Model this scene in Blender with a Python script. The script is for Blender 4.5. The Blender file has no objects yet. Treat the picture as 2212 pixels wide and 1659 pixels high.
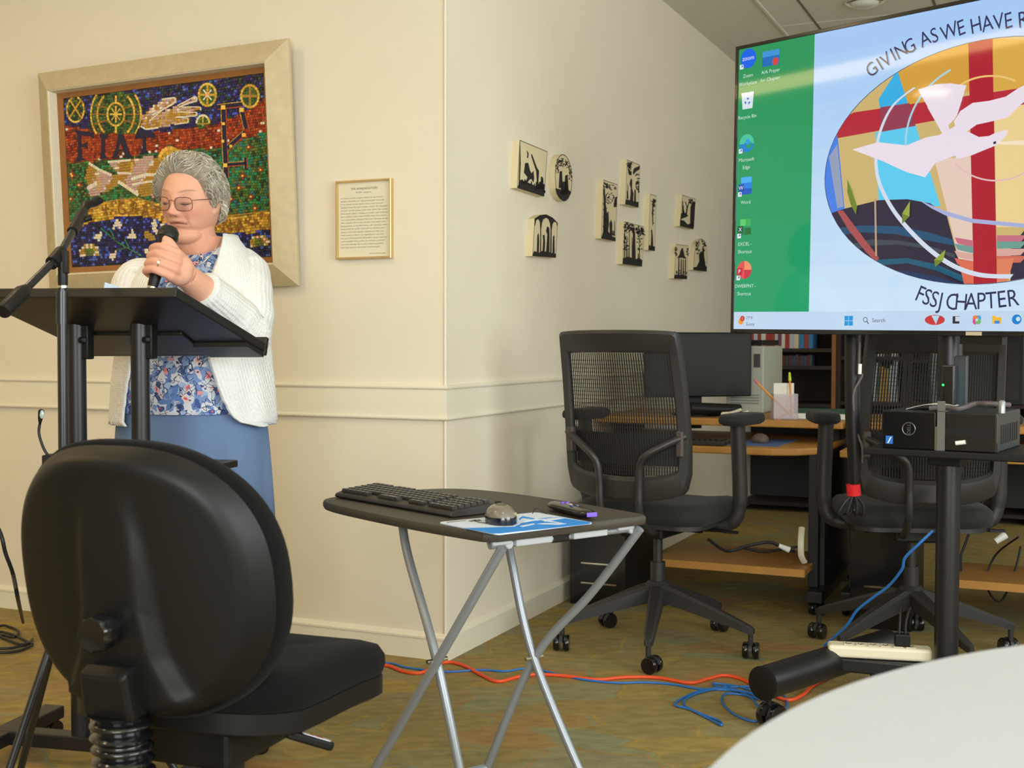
import bpy, math, random
import numpy as np
from mathutils import Vector, Matrix, Quaternion
R = math.radians
rnd = random.Random(7)
SC = bpy.context.scene
COL = SC.collection

# ------------------------------------------------------------------ camera
EYE = Vector((0, 0, 1.06))
FPX = 2646.7
cam_data = bpy.data.cameras.new('camera')
cam = bpy.data.objects.new('camera', cam_data)
COL.objects.link(cam)
cam_data.sensor_width = 36.0
cam_data.lens = 36.0 * FPX / 2212.0
cam_data.clip_start = 0.02
cam_data.dof.use_dof = True
cam_data.dof.focus_distance = 3.4
cam_data.dof.aperture_fstop = 7.0
PITCH, ROLL = R(-1.968), R(0.085)
FW = Vector((0, math.cos(PITCH), math.sin(PITCH)))
_u = Vector((0, -math.sin(PITCH), math.cos(PITCH)))
_r = Vector((1, 0, 0))
RT = _r * math.cos(ROLL) + _u * math.sin(ROLL)
UP = _u * math.cos(ROLL) - _r * math.sin(ROLL)
cam.matrix_world = Matrix(((RT.x, UP.x, -FW.x, EYE.x), (RT.y, UP.y, -FW.y, EYE.y), (RT.z, UP.z, -FW.z, EYE.z), (0, 0, 0, 1)))
SC.camera = cam

# ------------------------------------------------------------------ colour management, world, lights
SC.view_settings.view_transform = 'Standard'
SC.view_settings.look = 'None'
SC.view_settings.gamma = 1.0
SC.view_settings.use_curve_mapping = False
SC.view_settings.exposure = 0.09

def S(r, g, b):
    def c(x):
        x /= 255.0
        return x / 12.92 if x <= 0.04045 else ((x + 0.055) / 1.055) ** 2.4
    return (c(r), c(g), c(b), 1.0)

world = bpy.data.worlds.new('room_world')
SC.world = world
world.use_nodes = True
world.node_tree.nodes['Background'].inputs[0].default_value = S(200, 210, 225)
world.node_tree.nodes['Background'].inputs[1].default_value = 0.3

# room frame: corner C, dl runs left along the left wall, dr runs away along the right wall
TH = R(24.17)
CX, CY = -0.2203, 4.043
DL = Vector((-math.cos(TH), math.sin(TH), 0))
DR = Vector((math.sin(TH), math.cos(TH), 0))
CC = Vector((CX, CY, 0))
HC = 2.774
def LWp(a, z, off=0.0):
    p = CC + DL * a - DR * off
    return Vector((p.x, p.y, z))
def RWp(u, z, off=0.0):
    p = CC + DR * u - DL * off
    return Vector((p.x, p.y, z))
def RC(u, v, z):
    p = CC + DR * u - DL * v
    return Vector((p.x, p.y, z))

def area(name, loc, target, sx, sy, power, col):
    l = bpy.data.lights.new(name, 'AREA')
    l.shape = 'RECTANGLE'; l.size = sx; l.size_y = sy; l.energy = power; l.color = col
    o = bpy.data.objects.new(name, l); COL.objects.link(o)
    o.location = loc
    o.rotation_euler = (Vector(target) - Vector(loc)).to_track_quat('-Z', 'Y').to_euler()
    return o
DAY = (0.86, 0.95, 1.0)
WARM = (1.0, 0.77, 0.48)
# window daylight from right of and behind the camera, plus one added fill
area('window_and_fill_daylight', RC(-2.6, 4.9, 1.65), RC(-2.6, 0, 1.5), 2.6, 1.7, 140, DAY)
area('window_and_fill_daylight', RC(1.4, 4.9, 1.65), RC(1.4, 0, 1.5), 2.6, 1.7, 34, DAY)  # added fill to brighten the far part of the right wall
area('window_and_fill_daylight', RC(-5.9, 2.6, 1.65), RC(0, 2.6, 1.5), 2.6, 1.7, 150, DAY)
# warm ceiling lamps over the lectern end of the room
LAMPS = [(-1.1, -2.6), (-1.3, -1.0), (-3.0, -2.6), (-3.2, -0.8), (-1.6, 0.9), (-4.6, 0.6)]
for (u, v), pw in zip(LAMPS, (1.5, 6, 1.5, 5.5, 4, 3.5)):
    area('downlight', RC(u, v, HC - 0.06), RC(u, v, 0), 0.22, 0.22, pw, WARM)

# ------------------------------------------------------------------ pixel rays (2212 x 1659 frame) for measured positions
def ray(px, py):
    return FW + RT * ((px - 1106) / FPX) - UP * ((py - 829.5) / FPX)
def W(px, py, Y):                       # point at depth Y (world y)
    d = ray(px, py); return EYE + d * (Y / d.y)
def WZ(px, py, z):                      # point at height z
    d = ray(px, py); return EYE + d * ((z - EYE.z) / d.z)
def WPL(px, py, p0, n):                 # point on a plane
    d = ray(px, py); return EYE + d * ((Vector(p0) - EYE).dot(n) / d.dot(n))
def PR(p):
    d = Vector(p) - EYE; z = d.dot(FW)
    return 1106 + FPX * d.dot(RT) / z, 829.5 - FPX * d.dot(UP) / z

# ------------------------------------------------------------------ materials
MATS = {}
def mat(name, col=None, rough=0.6, metal=0.0, spec=0.5, var=0.0, vscale=8.0, bump=0.0, bscale=200.0, coat=0.0, emit=0.0, attr=None, sheen=0.0, alpha=1.0):
    if name in MATS: return MATS[name]
    m = bpy.data.materials.new(name); m.use_nodes = True
    nt = m.node_tree; b = nt.nodes['Principled BSDF']
    b.inputs['Roughness'].default_value = rough
    b.inputs['Metallic'].default_value = metal
    b.inputs['Specular IOR Level'].default_value = spec
    b.inputs['Coat Weight'].default_value = coat
    b.inputs['Sheen Weight'].default_value = sheen
    tc = nt.nodes.new('ShaderNodeTexCoord')
    if attr:
        a = nt.nodes.new('ShaderNodeAttribute'); a.attribute_name = attr
        src = a.outputs['Color']
    else:
        rgb = nt.nodes.new('ShaderNodeRGB'); rgb.outputs[0].default_value = col; src = rgb.outputs[0]
    if var > 0:
        n = nt.nodes.new('ShaderNodeTexNoise'); n.inputs['Scale'].default_value = vscale; n.inputs['Detail'].default_value = 4
        nt.links.new(tc.outputs['Object'], n.inputs['Vector'])
        mr = nt.nodes.new('ShaderNodeMapRange'); mr.inputs[1].default_value = 0.25; mr.inputs[2].default_value = 0.75
        mr.inputs[3].default_value = 1 - var; mr.inputs[4].default_value = 1 + var
        nt.links.new(n.outputs[0], mr.inputs[0])
        mx = nt.nodes.new('ShaderNodeMix'); mx.data_type = 'RGBA'; mx.blend_type = 'MULTIPLY'; mx.inputs[0].default_value = 1
        nt.links.new(src, mx.inputs[6]); nt.links.new(mr.outputs[0], mx.inputs[7]); src = mx.outputs[2]
    nt.links.new(src, b.inputs['Base Color'])
    if emit > 0:
        nt.links.new(src, b.inputs['Emission Color']); b.inputs['Emission Strength'].default_value = emit
    if bump > 0:
        n2 = nt.nodes.new('ShaderNodeTexNoise'); n2.inputs['Scale'].default_value = bscale; n2.inputs['Detail'].default_value = 3
        nt.links.new(tc.outputs['Object'], n2.inputs['Vector'])
        bp = nt.nodes.new('ShaderNodeBump'); bp.inputs['Strength'].default_value = bump; bp.inputs['Distance'].default_value = 0.002
        nt.links.new(n2.outputs[0], bp.inputs['Height']); nt.links.new(bp.outputs[0], b.inputs['Normal'])
    MATS[name] = m
    return m
def node(nt, t, **kw):
    n = nt.nodes.new(t)
    for k, v in kw.items(): setattr(n, k, v)
    return n

# ------------------------------------------------------------------ mesh building
WM = {}
class MB:
    def __init__(s): s.v = []; s.f = []; s.mi = []; s.c = []
    def add(s, vs, fs, mi=0, col=None):
        o = len(s.v); s.v.extend([tuple(p) for p in vs])
        for f in fs:
            s.f.append([i + o for i in f]); s.mi.append(mi); s.c.append(col)
        return s
    def box(s, c, d, M=None, mi=0, col=None):
        M = M or Matrix.Identity(3); c = Vector(c)
        vs = [c + M @ Vector((x * d[0] / 2, y * d[1] / 2, z * d[2] / 2)) for x in (-1, 1) for y in (-1, 1) for z in (-1, 1)]
        return s.add(vs, [(0, 1, 3, 2), (4, 6, 7, 5), (0, 4, 5, 1), (2, 3, 7, 6), (0, 2, 6, 4), (1, 5, 7, 3)], mi, col)
    def hexa(s, vs, mi=0, col=None):     # 8 points: bottom 4 ccw, top 4 ccw
        return s.add(vs, [(3, 2, 1, 0), (4, 5, 6, 7), (0, 1, 5, 4), (1, 2, 6, 5), (2, 3, 7, 6), (3, 0, 4, 7)], mi, col)
    def loft(s, rings, ca=True, cb=True, closed=True, mi=0, col=None):
        n = len(rings[0]); vs = [p for r in rings for p in r]; fs = []
        for i in range(len(rings) - 1):
            for j in range(n if closed else n - 1):
                k = (j + 1) % n
                fs.append((i * n + j, i * n + k, (i + 1) * n + k, (i + 1) * n + j))
        if ca: fs.append(tuple(range(n - 1, -1, -1)))
        if cb: fs.append(tuple(range((len(rings) - 1) * n, len(rings) * n)))
        return s.add(vs, fs, mi, col)
    def tube(s, pts, r, n=10, cap=True, closed=False, flat=1.0, mi=0, col=None, up=None):
        pts = [Vector(p) for p in pts]; m = len(pts)
        rs = r if isinstance(r, (list, tuple)) else [r] * m
        tans = []
        for i in range(m):
            a = pts[(i - 1) % m] if (closed or i > 0) else pts[i]
            b = pts[(i + 1) % m] if (closed or i < m - 1) else pts[i]
            t = (b - a); tans.append(t.normalized() if t.length > 1e-9 else Vector((0, 0, 1)))
        x = Vector(up) if up else (Vector((0, 0, 1)) if abs(tans[0].z) < 0.9 else Vector((1, 0, 0)))
        x = (x - tans[0] * x.dot(tans[0])).normalized()
        rings = []
        for i in range(m):
            x = (x - tans[i] * x.dot(tans[i]))
            x = x.normalized() if x.length > 1e-6 else tans[i].orthogonal().normalized()
            y = tans[i].cross(x)
            rings.append([pts[i] + x * (math.cos(2 * math.pi * k / n) * rs[i] * flat) + y * (math.sin(2 * math.pi * k / n) * rs[i]) for k in range(n)])
        if closed: rings.append(rings[0])
        return s.loft(rings, cap and not closed, cap and not closed, True, mi, col)
    def cyl(s, p, q, r, r2=None, n=16, cap=True, mi=0, col=None):
        return s.tube([p, q], [r, r if r2 is None else r2], n, cap, mi=mi, col=col)
    def lathe(s, prof, o, ax=(0, 0, 1), n=24, mi=0, col=None, cap=True):
        ax = Vector(ax).normalized(); x = ax.orthogonal().normalized(); y = ax.cross(x); o = Vector(o)
        rings = [[o + ax * h + (x * math.cos(2 * math.pi * k / n) + y * math.sin(2 * math.pi * k / n)) * rr for k in range(n)] for rr, h in prof]
        return s.loft(rings, cap, cap, True, mi, col)
    def ball(s, c, r, n=16, M=None, mi=0, col=None):
        c = Vector(c); M = M or Matrix.Identity(3)
        rr = r if isinstance(r, (tuple, list)) else (r, r, r)
        rings = []
        for i in range(1, n):
            t = math.pi * i / n
            rings.append([c + M @ Vector((rr[0] * math.sin(t) * math.cos(2 * math.pi * k / (2 * n)), rr[1] * math.sin(t) * math.sin(2 * math.pi * k / (2 * n)), -rr[2] * math.cos(t))) for k in range(2 * n)])
        return s.loft(rings, True, True, True, mi, col)
    def prism(s, a, b, mi=0, col=None, caps=True):   # two matching outlines
        n = len(a)
        fs = [(i, (i + 1) % n, n + (i + 1) % n, n + i) for i in range(n)]
        if caps: fs += [tuple(range(n - 1, -1, -1)), tuple(range(n, 2 * n))]
        return s.add(list(a) + list(b), fs, mi, col)
    def build(s, name, mats, parent=None, local=False, smooth=True, ang=38, bevel=0, bseg=2, origin=None, label=None, cat=None, group=None, kind=None, colattr=False, subsurf=0):
        me = bpy.data.meshes.new(name)
        wm = WM.get(parent.name, Matrix.Identity(4)) if parent else Matrix.Identity(4)
        V = [Vector(p) for p in s.v]
        if parent and not local:
            inv = wm.inverted(); V = [inv @ p for p in V]
        ob_loc = None
        if not parent and origin is not None:
            ob_loc = Vector(origin); V = [p - ob_loc for p in V]
        me.from_pydata([tuple(p) for p in V], [], s.f)
        ms = mats if isinstance(mats, (list, tuple)) else [mats]
        for m in ms: me.materials.append(m)
        if len(ms) > 1: me.polygons.foreach_set('material_index', s.mi)
        if colattr:
            ca = me.color_attributes.new('Col', 'FLOAT_COLOR', 'CORNER')
            arr = []
            for p, c in zip(me.polygons, s.c):
                arr.extend(list(c or (1, 1, 1, 1)) * p.loop_total)
            ca.data.foreach_set('color', arr)
        if smooth:
            me.polygons.foreach_set('use_smooth', [True] * len(me.polygons))
            me.set_sharp_from_angle(angle=R(ang))
        me.update()
        o = bpy.data.objects.new(name, me); COL.objects.link(o)
        if parent: o.parent = parent
        if ob_loc is not None: o.location = ob_loc
        WM[o.name] = wm if parent else (Matrix.Translation(ob_loc) if ob_loc is not None else Matrix.Identity(4))
        if bevel > 0:
            md = o.modifiers.new('bevel', 'BEVEL'); md.width = bevel; md.segments = bseg; md.limit_method = 'ANGLE'; md.angle_limit = R(40)
        if subsurf:
            md = o.modifiers.new('subsurf', 'SUBSURF'); md.levels = subsurf; md.render_levels = subsurf
        if label: o['label'] = label
        if cat: o['category'] = cat
        if group: o['group'] = group
        if kind: o['kind'] = kind
        return o

def thing(name, label, cat, loc=(0, 0, 0), rz=0.0, group=None):
    o = bpy.data.objects.new(name, None); COL.objects.link(o)
    o.location = loc; o.rotation_euler = (0, 0, rz); o.empty_display_size = 0.1
    o['label'] = label; o['category'] = cat
    if group: o['group'] = group
    WM[o.name] = Matrix.Translation(Vector(loc)) @ Matrix.Rotation(rz, 4, 'Z')
    return o
def dup(root, loc, rz, label):
    def cp(o, par):
        c = o.copy(); COL.objects.link(c); c.parent = par
        for ch in o.children: cp(ch, c)
        return c
    r = cp(root, None); r.location = loc; r.rotation_euler = (0, 0, rz); r['label'] = label
    WM[r.name] = Matrix.Translation(Vector(loc)) @ Matrix.Rotation(rz, 4, 'Z')
    return r
def spline(pts, k=8, closed=False):      # Catmull-Rom
    P = [Vector(p) for p in pts]; n = len(P); out = []
    segs = n if closed else n - 1
    for i in range(segs):
        if closed: a, b, c, d = P[(i - 1) % n], P[i], P[(i + 1) % n], P[(i + 2) % n]
        else: a, b, c, d = P[max(i - 1, 0)], P[i], P[i + 1], P[min(i + 2, n - 1)]
        for j in range(k):
            t = j / k
            out.append(0.5 * ((2 * b) + (c - a) * t + (2 * a - 5 * b + 4 * c - d) * t * t + (3 * b - a - 3 * c + d) * t ** 3))
    if not closed: out.append(P[-1])
    return out
def lerp(a, b, t): return a + (b - a) * t
def interp(x, xs, ys):
    return float(np.interp(x, xs, ys))
_TC = {}
def text2d(s, size=1.0, align='CENTER'):
    key = (s, align)
    if key not in _TC:
        cu = bpy.data.curves.new('t', 'FONT'); cu.body = s; cu.size = 1.0; cu.align_x = align; cu.resolution_u = 3
        o = bpy.data.objects.new('t', cu); COL.objects.link(o)
        dg = bpy.context.evaluated_depsgraph_get(); dg.update()
        ev = o.evaluated_get(dg); me = ev.to_mesh()
        _TC[key] = ([(v.co.x, v.co.y) for v in me.vertices], [tuple(p.vertices) for p in me.polygons])
        ev.to_mesh_clear(); bpy.data.objects.remove(o); bpy.data.curves.remove(cu)
    v, f = _TC[key]
    return [(x * size, y * size) for x, y in v], f

# ------------------------------------------------------------------ setting
def wall_mat():
    m = mat('cream_wall_paint', S(229, 219, 198), rough=0.85, spec=0.2, var=0.02, vscale=3, bump=0.08, bscale=400)
    return m
WALL = wall_mat()
TRIM = mat('cream_trim_paint', S(233, 225, 203), rough=0.4, spec=0.4, var=0.015, vscale=5)
CEIL = mat('ceiling_tile', S(226, 224, 208), rough=0.9, spec=0.1, var=0.03, vscale=20, bump=0.1, bscale=300)
GRID = mat('ceiling_grid_metal', S(225, 222, 205), rough=0.5)
GROOVE = mat('ceiling_groove', S(120, 112, 92), rough=0.9)

def carpet_mat():
    m = bpy.data.materials.new('patterned_carpet'); m.use_nodes = True
    nt = m.node_tree; b = nt.nodes['Principled BSDF']; b.inputs['Roughness'].default_value = 0.95; b.inputs['Specular IOR Level'].default_value = 0.1
    tc = node(nt, 'ShaderNodeTexCoord')
    mp = node(nt, 'ShaderNodeMapping'); mp.inputs['Rotation'].default_value = (0, 0, R(-18)); mp.inputs['Scale'].default_value = (2.2, 4.2, 1)
    nt.links.new(tc.outputs['Object'], mp.inputs['Vector'])
    nz = node(nt, 'ShaderNodeTexNoise'); nz.inputs['Scale'].default_value = 1.6; nz.inputs['Detail'].default_value = 2
    nt.links.new(mp.outputs[0], nz.inputs['Vector'])
    mxv = node(nt, 'ShaderNodeMix'); mxv.data_type = 'VECTOR'; mxv.inputs[0].default_value = 0.22
    nt.links.new(mp.outputs[0], mxv.inputs[4]); nt.links.new(nz.outputs['Color'], mxv.inputs[5])
    vo = node(nt, 'ShaderNodeTexVoronoi'); vo.feature = 'SMOOTH_F1'; vo.inputs['Scale'].default_value = 2.3; vo.inputs['Smoothness'].default_value = 0.25
    nt.links.new(mxv.outputs[1], vo.inputs['Vector'])
    hue = node(nt, 'ShaderNodeSeparateColor'); nt.links.new(vo.outputs['Color'], hue.inputs[0])
    cr = node(nt, 'ShaderNodeValToRGB'); cr.color_ramp.interpolation = 'LINEAR'
    els = [(0.0, S(158, 136, 86)), (0.25, S(152, 134, 88)), (0.36, S(172, 146, 80)), (0.46, S(154, 134, 86)), (0.58, S(146, 146, 110)), (0.70, S(156, 136, 88)), (0.82, S(166, 132, 84)), (1.0, S(146, 142, 106))]
    e = cr.color_ramp.elements
    e[0].position, e[0].color = els[0]; e[1].position, e[1].color = els[-1]
    for p, c in els[1:-1]:
        x = e.new(p); x.color = c
    nt.links.new(hue.outputs[0], cr.inputs[0])
    n2 = node(nt, 'ShaderNodeTexNoise'); n2.inputs['Scale'].default_value = 7; n2.inputs['Detail'].default_value = 5
    nt.links.new(mp.outputs[0], n2.inputs['Vector'])
    wv = node(nt, 'ShaderNodeTexWave'); wv.inputs['Scale'].default_value = 55; wv.inputs['Distortion'].default_value = 0.6
    mp2 = node(nt, 'ShaderNodeMapping'); mp2.inputs['Rotation'].default_value = (0, 0, R(35)); nt.links.new(tc.outputs['Object'], mp2.inputs['Vector']); nt.links.new(mp2.outputs[0], wv.inputs['Vector'])
    ad = node(nt, 'ShaderNodeMath', operation='ADD'); nt.links.new(n2.outputs[0], ad.inputs[0])
    ms = node(nt, 'ShaderNodeMath', operation='MULTIPLY'); ms.inputs[1].default_value = 0.22; nt.links.new(wv.outputs[1], ms.inputs[0]); nt.links.new(ms.outputs[0], ad.inputs[1])
    mr = node(nt, 'ShaderNodeMapRange'); mr.inputs[1].default_value = 0.3; mr.inputs[2].default_value = 0.9; mr.inputs[3].default_value = 0.72; mr.inputs[4].default_value = 1.22
    nt.links.new(ad.outputs[0], mr.inputs[0])
    mx = node(nt, 'ShaderNodeMix'); mx.data_type = 'RGBA'; mx.blend_type = 'MULTIPLY'; mx.inputs[0].default_value = 1
    nt.links.new(cr.outputs[0], mx.inputs[6]); nt.links.new(mr.outputs[0], mx.inputs[7])
    nt.links.new(mx.outputs[2], b.inputs['Base Color'])
    n3 = node(nt, 'ShaderNodeTexNoise'); n3.inputs['Scale'].default_value = 500; nt.links.new(tc.outputs['Object'], n3.inputs['Vector'])
    bp = node(nt, 'ShaderNodeBump'); bp.inputs['Strength'].default_value = 0.5; bp.inputs['Distance'].default_value = 0.004
    nt.links.new(n3.outputs[0], bp.inputs['Height']); nt.links.new(bp.outputs[0], b.inputs['Normal'])
    return m
CARPET = carpet_mat()

def slab(name, pts, z0, z1, m, kind='structure'):
    b = MB(); b.prism([Vector((p.x, p.y, z0)) for p in pts], [Vector((p.x, p.y, z1)) for p in pts])
    return b.build(name, m, smooth=False, kind=kind)
VMAX, UMIN, UMAX, VMIN = 5.0, -6.0, 4.5, -4.2
T = 0.12
slab('floor', [RC(UMIN - T, VMIN - T, 0), RC(UMIN - T, VMAX + T, 0), RC(UMAX + T, VMAX + T, 0), RC(UMAX + T, VMIN - T, 0)], -0.08, 0.0, CARPET)
slab('ceiling', [RC(UMIN - T, VMIN - T, 0), RC(UMIN - T, VMAX + T, 0), RC(UMAX + T, VMAX + T, 0), RC(UMAX + T, VMIN - T, 0)], HC, HC + 0.1, CEIL)
slab('wall_left', [RC(0, VMIN, 0), RC(0, 0, 0), RC(T, 0, 0), RC(T, VMIN, 0)], 0, HC, WALL)
slab('wall_right', [RC(T, 0, 0), RC(UMAX, 0, 0), RC(UMAX, -T, 0), RC(T, -T, 0)], 0, HC, WALL)
slab('wall_back', [RC(UMAX, -T, 0), RC(UMAX, VMAX, 0), RC(UMAX + T, VMAX, 0), RC(UMAX + T, -T, 0)], 0, HC, WALL)
slab('wall_far', [RC(UMIN, VMIN - T, 0), RC(UMIN, VMIN, 0), RC(T, VMIN, 0), RC(T, VMIN - T, 0)], 0, HC, WALL)
slab('wall_window', [RC(UMIN, VMAX, 0), RC(UMAX, VMAX, 0), RC(UMAX, VMAX + T, 0), RC(UMIN, VMAX + T, 0)], 0, HC, WALL)
slab('wall_front', [RC(UMIN - T, VMIN, 0), RC(UMIN - T, VMAX, 0), RC(UMIN, VMAX, 0), RC(UMIN, VMIN, 0)], 0, HC, WALL)
# window frames around the daylight
def window(name, c, along, nrm, w, h):
    b = MB(); up = Vector((0, 0, 1))
    M = Matrix((along, nrm, up)).transposed()
    for (x, z, dx, dz) in ((0, h / 2, w + .1, .06), (0, -h / 2, w + .1, .06), (-w / 2, 0, .06, h), (w / 2, 0, .06, h), (0, 0, .05, h), (0, 0, w, .04)):
        b.box(c + along * x + up * z, (dx, .06, dz), M)
    return b.build(name, TRIM, smooth=False, kind='structure')
window('window_1', RC(-2.6, 4.955, 1.65), DR, -DL, 2.7, 1.8)
window('added_fill_window', RC(1.4, 4.955, 1.65), DR, -DL, 2.7, 1.8)  # made-up window frame, added around the fill for the far right wall
window('window_2', RC(-5.955, 2.6, 1.65), -DL, DR, 2.7, 1.8)

# chair rail and baseboards: moulded profile (offset from wall, height) swept along each wall
def moulding(name, prof, path, m):
    b = MB()
    rings = [[f(o, z) for o, z in prof] for f in path]
    b.loft(rings, True, True, True)
    return b.build(name, m, ang=50, kind='structure')
def bead(zc, r, base):
    return [(base + r * math.cos(t), zc + r * math.sin(t)) for t in [R(x) for x in (-90, -50, -15, 15, 50, 90)]]
rail = [(0.0, .800)] + bead(.8065, .0065, .011) + [(.011, .8135)] + [(.011, .9015)] + bead(.9095, .008, .011) + [(0.0, .9175)]
base = [(0.0, 0.0), (.013, 0.0), (.013, .082), (.016, .084), (.016, .092), (.011, .097), (.009, .104), (.004, .108), (0.0, .108)]
base = [(o, z * .089 / .108 + 0.0) for o, z in base]
moulding('trim_1', rail, [lambda o, z: LWp(-VMIN, z, o), lambda o, z: RC(-o, o, z)], TRIM)
moulding('trim_2', rail, [lambda o, z: RC(-o, o, z), lambda o, z: RWp(UMAX, z, o)], TRIM)
moulding('baseboard_left', base, [lambda o, z: LWp(-VMIN, z, o), lambda o, z: RC(-o, o, z)], TRIM)
moulding('baseboard_right', base, [lambda o, z: RC(-o, o, z), lambda o, z: RWp(UMAX, z, o)], TRIM)

# ceiling: raised trim strip along the soffit and tile joints
b = MB()
b.hexa([RC(-0.0, .425, HC - .008), RC(-0.0, .437, HC - .008), RC(UMAX, .437, HC - .008), RC(UMAX, .425, HC - .008), RC(0, .425, HC), RC(0, .437, HC), RC(UMAX, .437, HC), RC(UMAX, .425, HC)])
b.build('trim_3', GRID, smooth=False, kind='structure')
for i, v in enumerate((.622, 1.24, 1.85, 2.46)):
    b = MB()
    b.hexa([RC(-1.0, v - .006, HC - .002), RC(-1.0, v + .006, HC - .002), RC(UMAX, v + .006, HC - .002), RC(UMAX, v - .006, HC - .002), RC(-1, v - .006, HC), RC(-1, v + .006, HC), RC(UMAX, v + .006, HC), RC(UMAX, v - .006, HC)])
    b.build('trim_%d' % (i + 4), GROOVE, smooth=False, kind='structure')
for i, u in enumerate((1.9, 2.51, 3.12, 3.73)):
    b = MB(); b.hexa([RC(u - .004, .44, HC - .0015), RC(u + .004, .44, HC - .0015), RC(u + .004, 4.9, HC - .0015), RC(u - .004, 4.9, HC - .0015), RC(u - .004, .44, HC), RC(u + .004, .44, HC), RC(u + .004, 4.9, HC), RC(u - .004, 4.9, HC)])
    b.build('trim_%d' % (i + 8), CEIL, smooth=False, kind='structure')
CHROME = mat('polished_chrome', S(225, 222, 210), rough=0.12, metal=1.0)
LAMPGLOW = mat('lamp_glow', S(255, 225, 170), emit=3.0)
BULB = mat('lamp_glass_off', S(215, 215, 200), rough=0.15, spec=0.6)
def downlight(u, v, label, lit, group=None):
    c = RC(u, v, HC)
    t = thing('ceiling_downlight', label, 'ceiling light', c, 0, group)
    b = MB(); b.lathe([(.095, 0), (.098, -.006), (.09, -.012), (.078, -.012), (.074, -.004), (.055, .004)], c, n=28, cap=False); b.build('trim_ring', CHROME, t)
    b = MB(); b.lathe([(.074, -.003), (.066, -.02), (.05, -.03), (.03, -.034), (.002, -.036)], c, n=24, cap=False); b.build('lamp_face', LAMPGLOW if lit else BULB, t)
    return t
downlight(2.80, .925, 'chrome rimmed round downlight in the ceiling above the television', False)
for (u, v), w_ in zip(LAMPS, ('nearest the mosaic wall, left of the pair', 'nearest the mosaic wall, right of the pair', 'second row from the mosaic wall, left of the pair', 'second row from the mosaic wall, right of the pair', 'over the folding tray table', 'over the camera')):
    downlight(u, v, 'lit round downlight in the ceiling %s' % w_, True, 'lit ceiling lamps in the near half of the room')
# long warm light panel, mirrored as a streak in the television screen
lp0, lp1 = RC(-1.70, -3.35, HC), RC(-2.62, -1.10, HC)
ld_ = (lp1 - lp0).normalized(); ls_ = Vector((-ld_.y, ld_.x, 0))
pan = thing('linear_ceiling_light', 'long warm ceiling light panel left of the frame', 'ceiling light', (lp0 + lp1) / 2)
b = MB(); b.hexa([q + ls_ * s_ + Vector((0, 0, z)) for z in (-.03, -.001) for q, s_ in ((lp0, -.18), (lp1, -.18), (lp1, .18), (lp0, .18))]); b.build('housing', GRID, pan, smooth=False)
b = MB(); b.hexa([q + ls_ * s_ + Vector((0, 0, z)) for z in (-.036, -.031) for q, s_ in ((lp0, -.16), (lp1, -.16), (lp1, .16), (lp0, .16))]); b.build('diffuser', mat('panel_glow', S(255, 218, 150), emit=7.0), pan, smooth=False)
b = MB(); b.cyl(CC + Vector((0, 0, 0)), CC + Vector((0, 0, HC)), .005, n=16); b.build('trim_12', WALL, kind='structure')

# ------------------------------------------------------------------ wall art
def poly_in(x, y, P):
    ins = False; n = len(P); j = n - 1
    for i in range(n):
        xi, yi = P[i]; xj, yj = P[j]
        if (yi > y) != (yj > y) and x < (xj - xi) * (y - yi) / (yj - yi) + xi: ins = not ins
        j = i
    return ins
FRAME = mat('silver_linen_frame', S(196, 180, 144), rough=0.5, spec=0.4, var=0.08, vscale=30, bump=0.35, bscale=260)
LINER = mat('cream_liner', S(226, 218, 194), rough=0.6)
BROWNWOOD = mat('brown_wood_fillet', S(150, 98, 48), rough=0.45, var=0.1, vscale=20)
BACKING = mat('dark_backing', S(40, 36, 34), rough=0.9)
TESS = mat('glass_tesserae', attr='Col', rough=0.25, spec=0.5)

# the picture leans a little: its plane is tilted and turned about one degree
fr_c = LWp(1.130, 1.664, .055)
ANG = R(1.0)
FX0 = -DL; FZ0 = Vector((0, 0, 1))
tilt = R(2.2)
FN0 = (-DR * math.cos(tilt) - FZ0 * math.sin(tilt)).normalized()
FZ0 = (FZ0 - FN0 * FZ0.dot(FN0)).normalized()
FX = (FX0 * math.cos(ANG) + FZ0 * math.sin(ANG)).normalized()
FZ = (FZ0 * math.cos(ANG) - FX0 * math.sin(ANG)).normalized()
FN = FN0
def FP(x, z, n=0.0): return fr_c + FX * x + FZ * z + FN * n
pic = thing('framed_mosaic', 'large mosaic picture of two hands in a wide silvery linen frame', 'picture', LWp(1.130, 1.24, 0))
HW, HH = .567, .421
IW, IH = HW - .077, HH - .077
def frame_rail(prof, w, h, iw, ih, name, m, par, label=None):
    # prof: list of (t, n), t=0 outer edge .. 1 inner edge
    b = MB()
    for k in range(4):
        o = [(-w, -h), (w, -h), (w, h), (-w, h)]; i = [(-iw, -ih), (iw, -ih), (iw, ih), (-iw, ih)]
        A, B, a, c = o[k], o[(k + 1) % 4], i[k], i[(k + 1) % 4]
        r0 = [FP(lerp(A[0], a[0], t), lerp(A[1], a[1], t), n) for t, n in prof]
        r1 = [FP(lerp(B[0], c[0], t), lerp(B[1], c[1], t), n) for t, n in prof]
        b.loft([r0, r1], True, True, True)
    return b.build(name, m, par, ang=20, label=label)
frame_rail([(0, -.022), (0, -.010), (.04, -.008), (.97, .027), (1, .026), (1, -.022)], HW, HH, IW, IH, 'frame', FRAME, pic)
LW2, LH2 = IW - .007, IH - .007
frame_rail([(0, -.022), (0, .024), (.4, .022), (1, -.012), (1, -.022)], IW, IH, LW2, LH2, 'liner', LINER, pic, 'cream liner inside the frame')
BW, BH = LW2 - .027, LH2 - .020
frame_rail([(0, -.022), (0, -.0135), (1, -.0165), (1, -.022)], LW2, LH2, BW, BH, 'fillet', BROWNWOOD, pic, 'brown wooden fillet around the mosaic')
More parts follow.
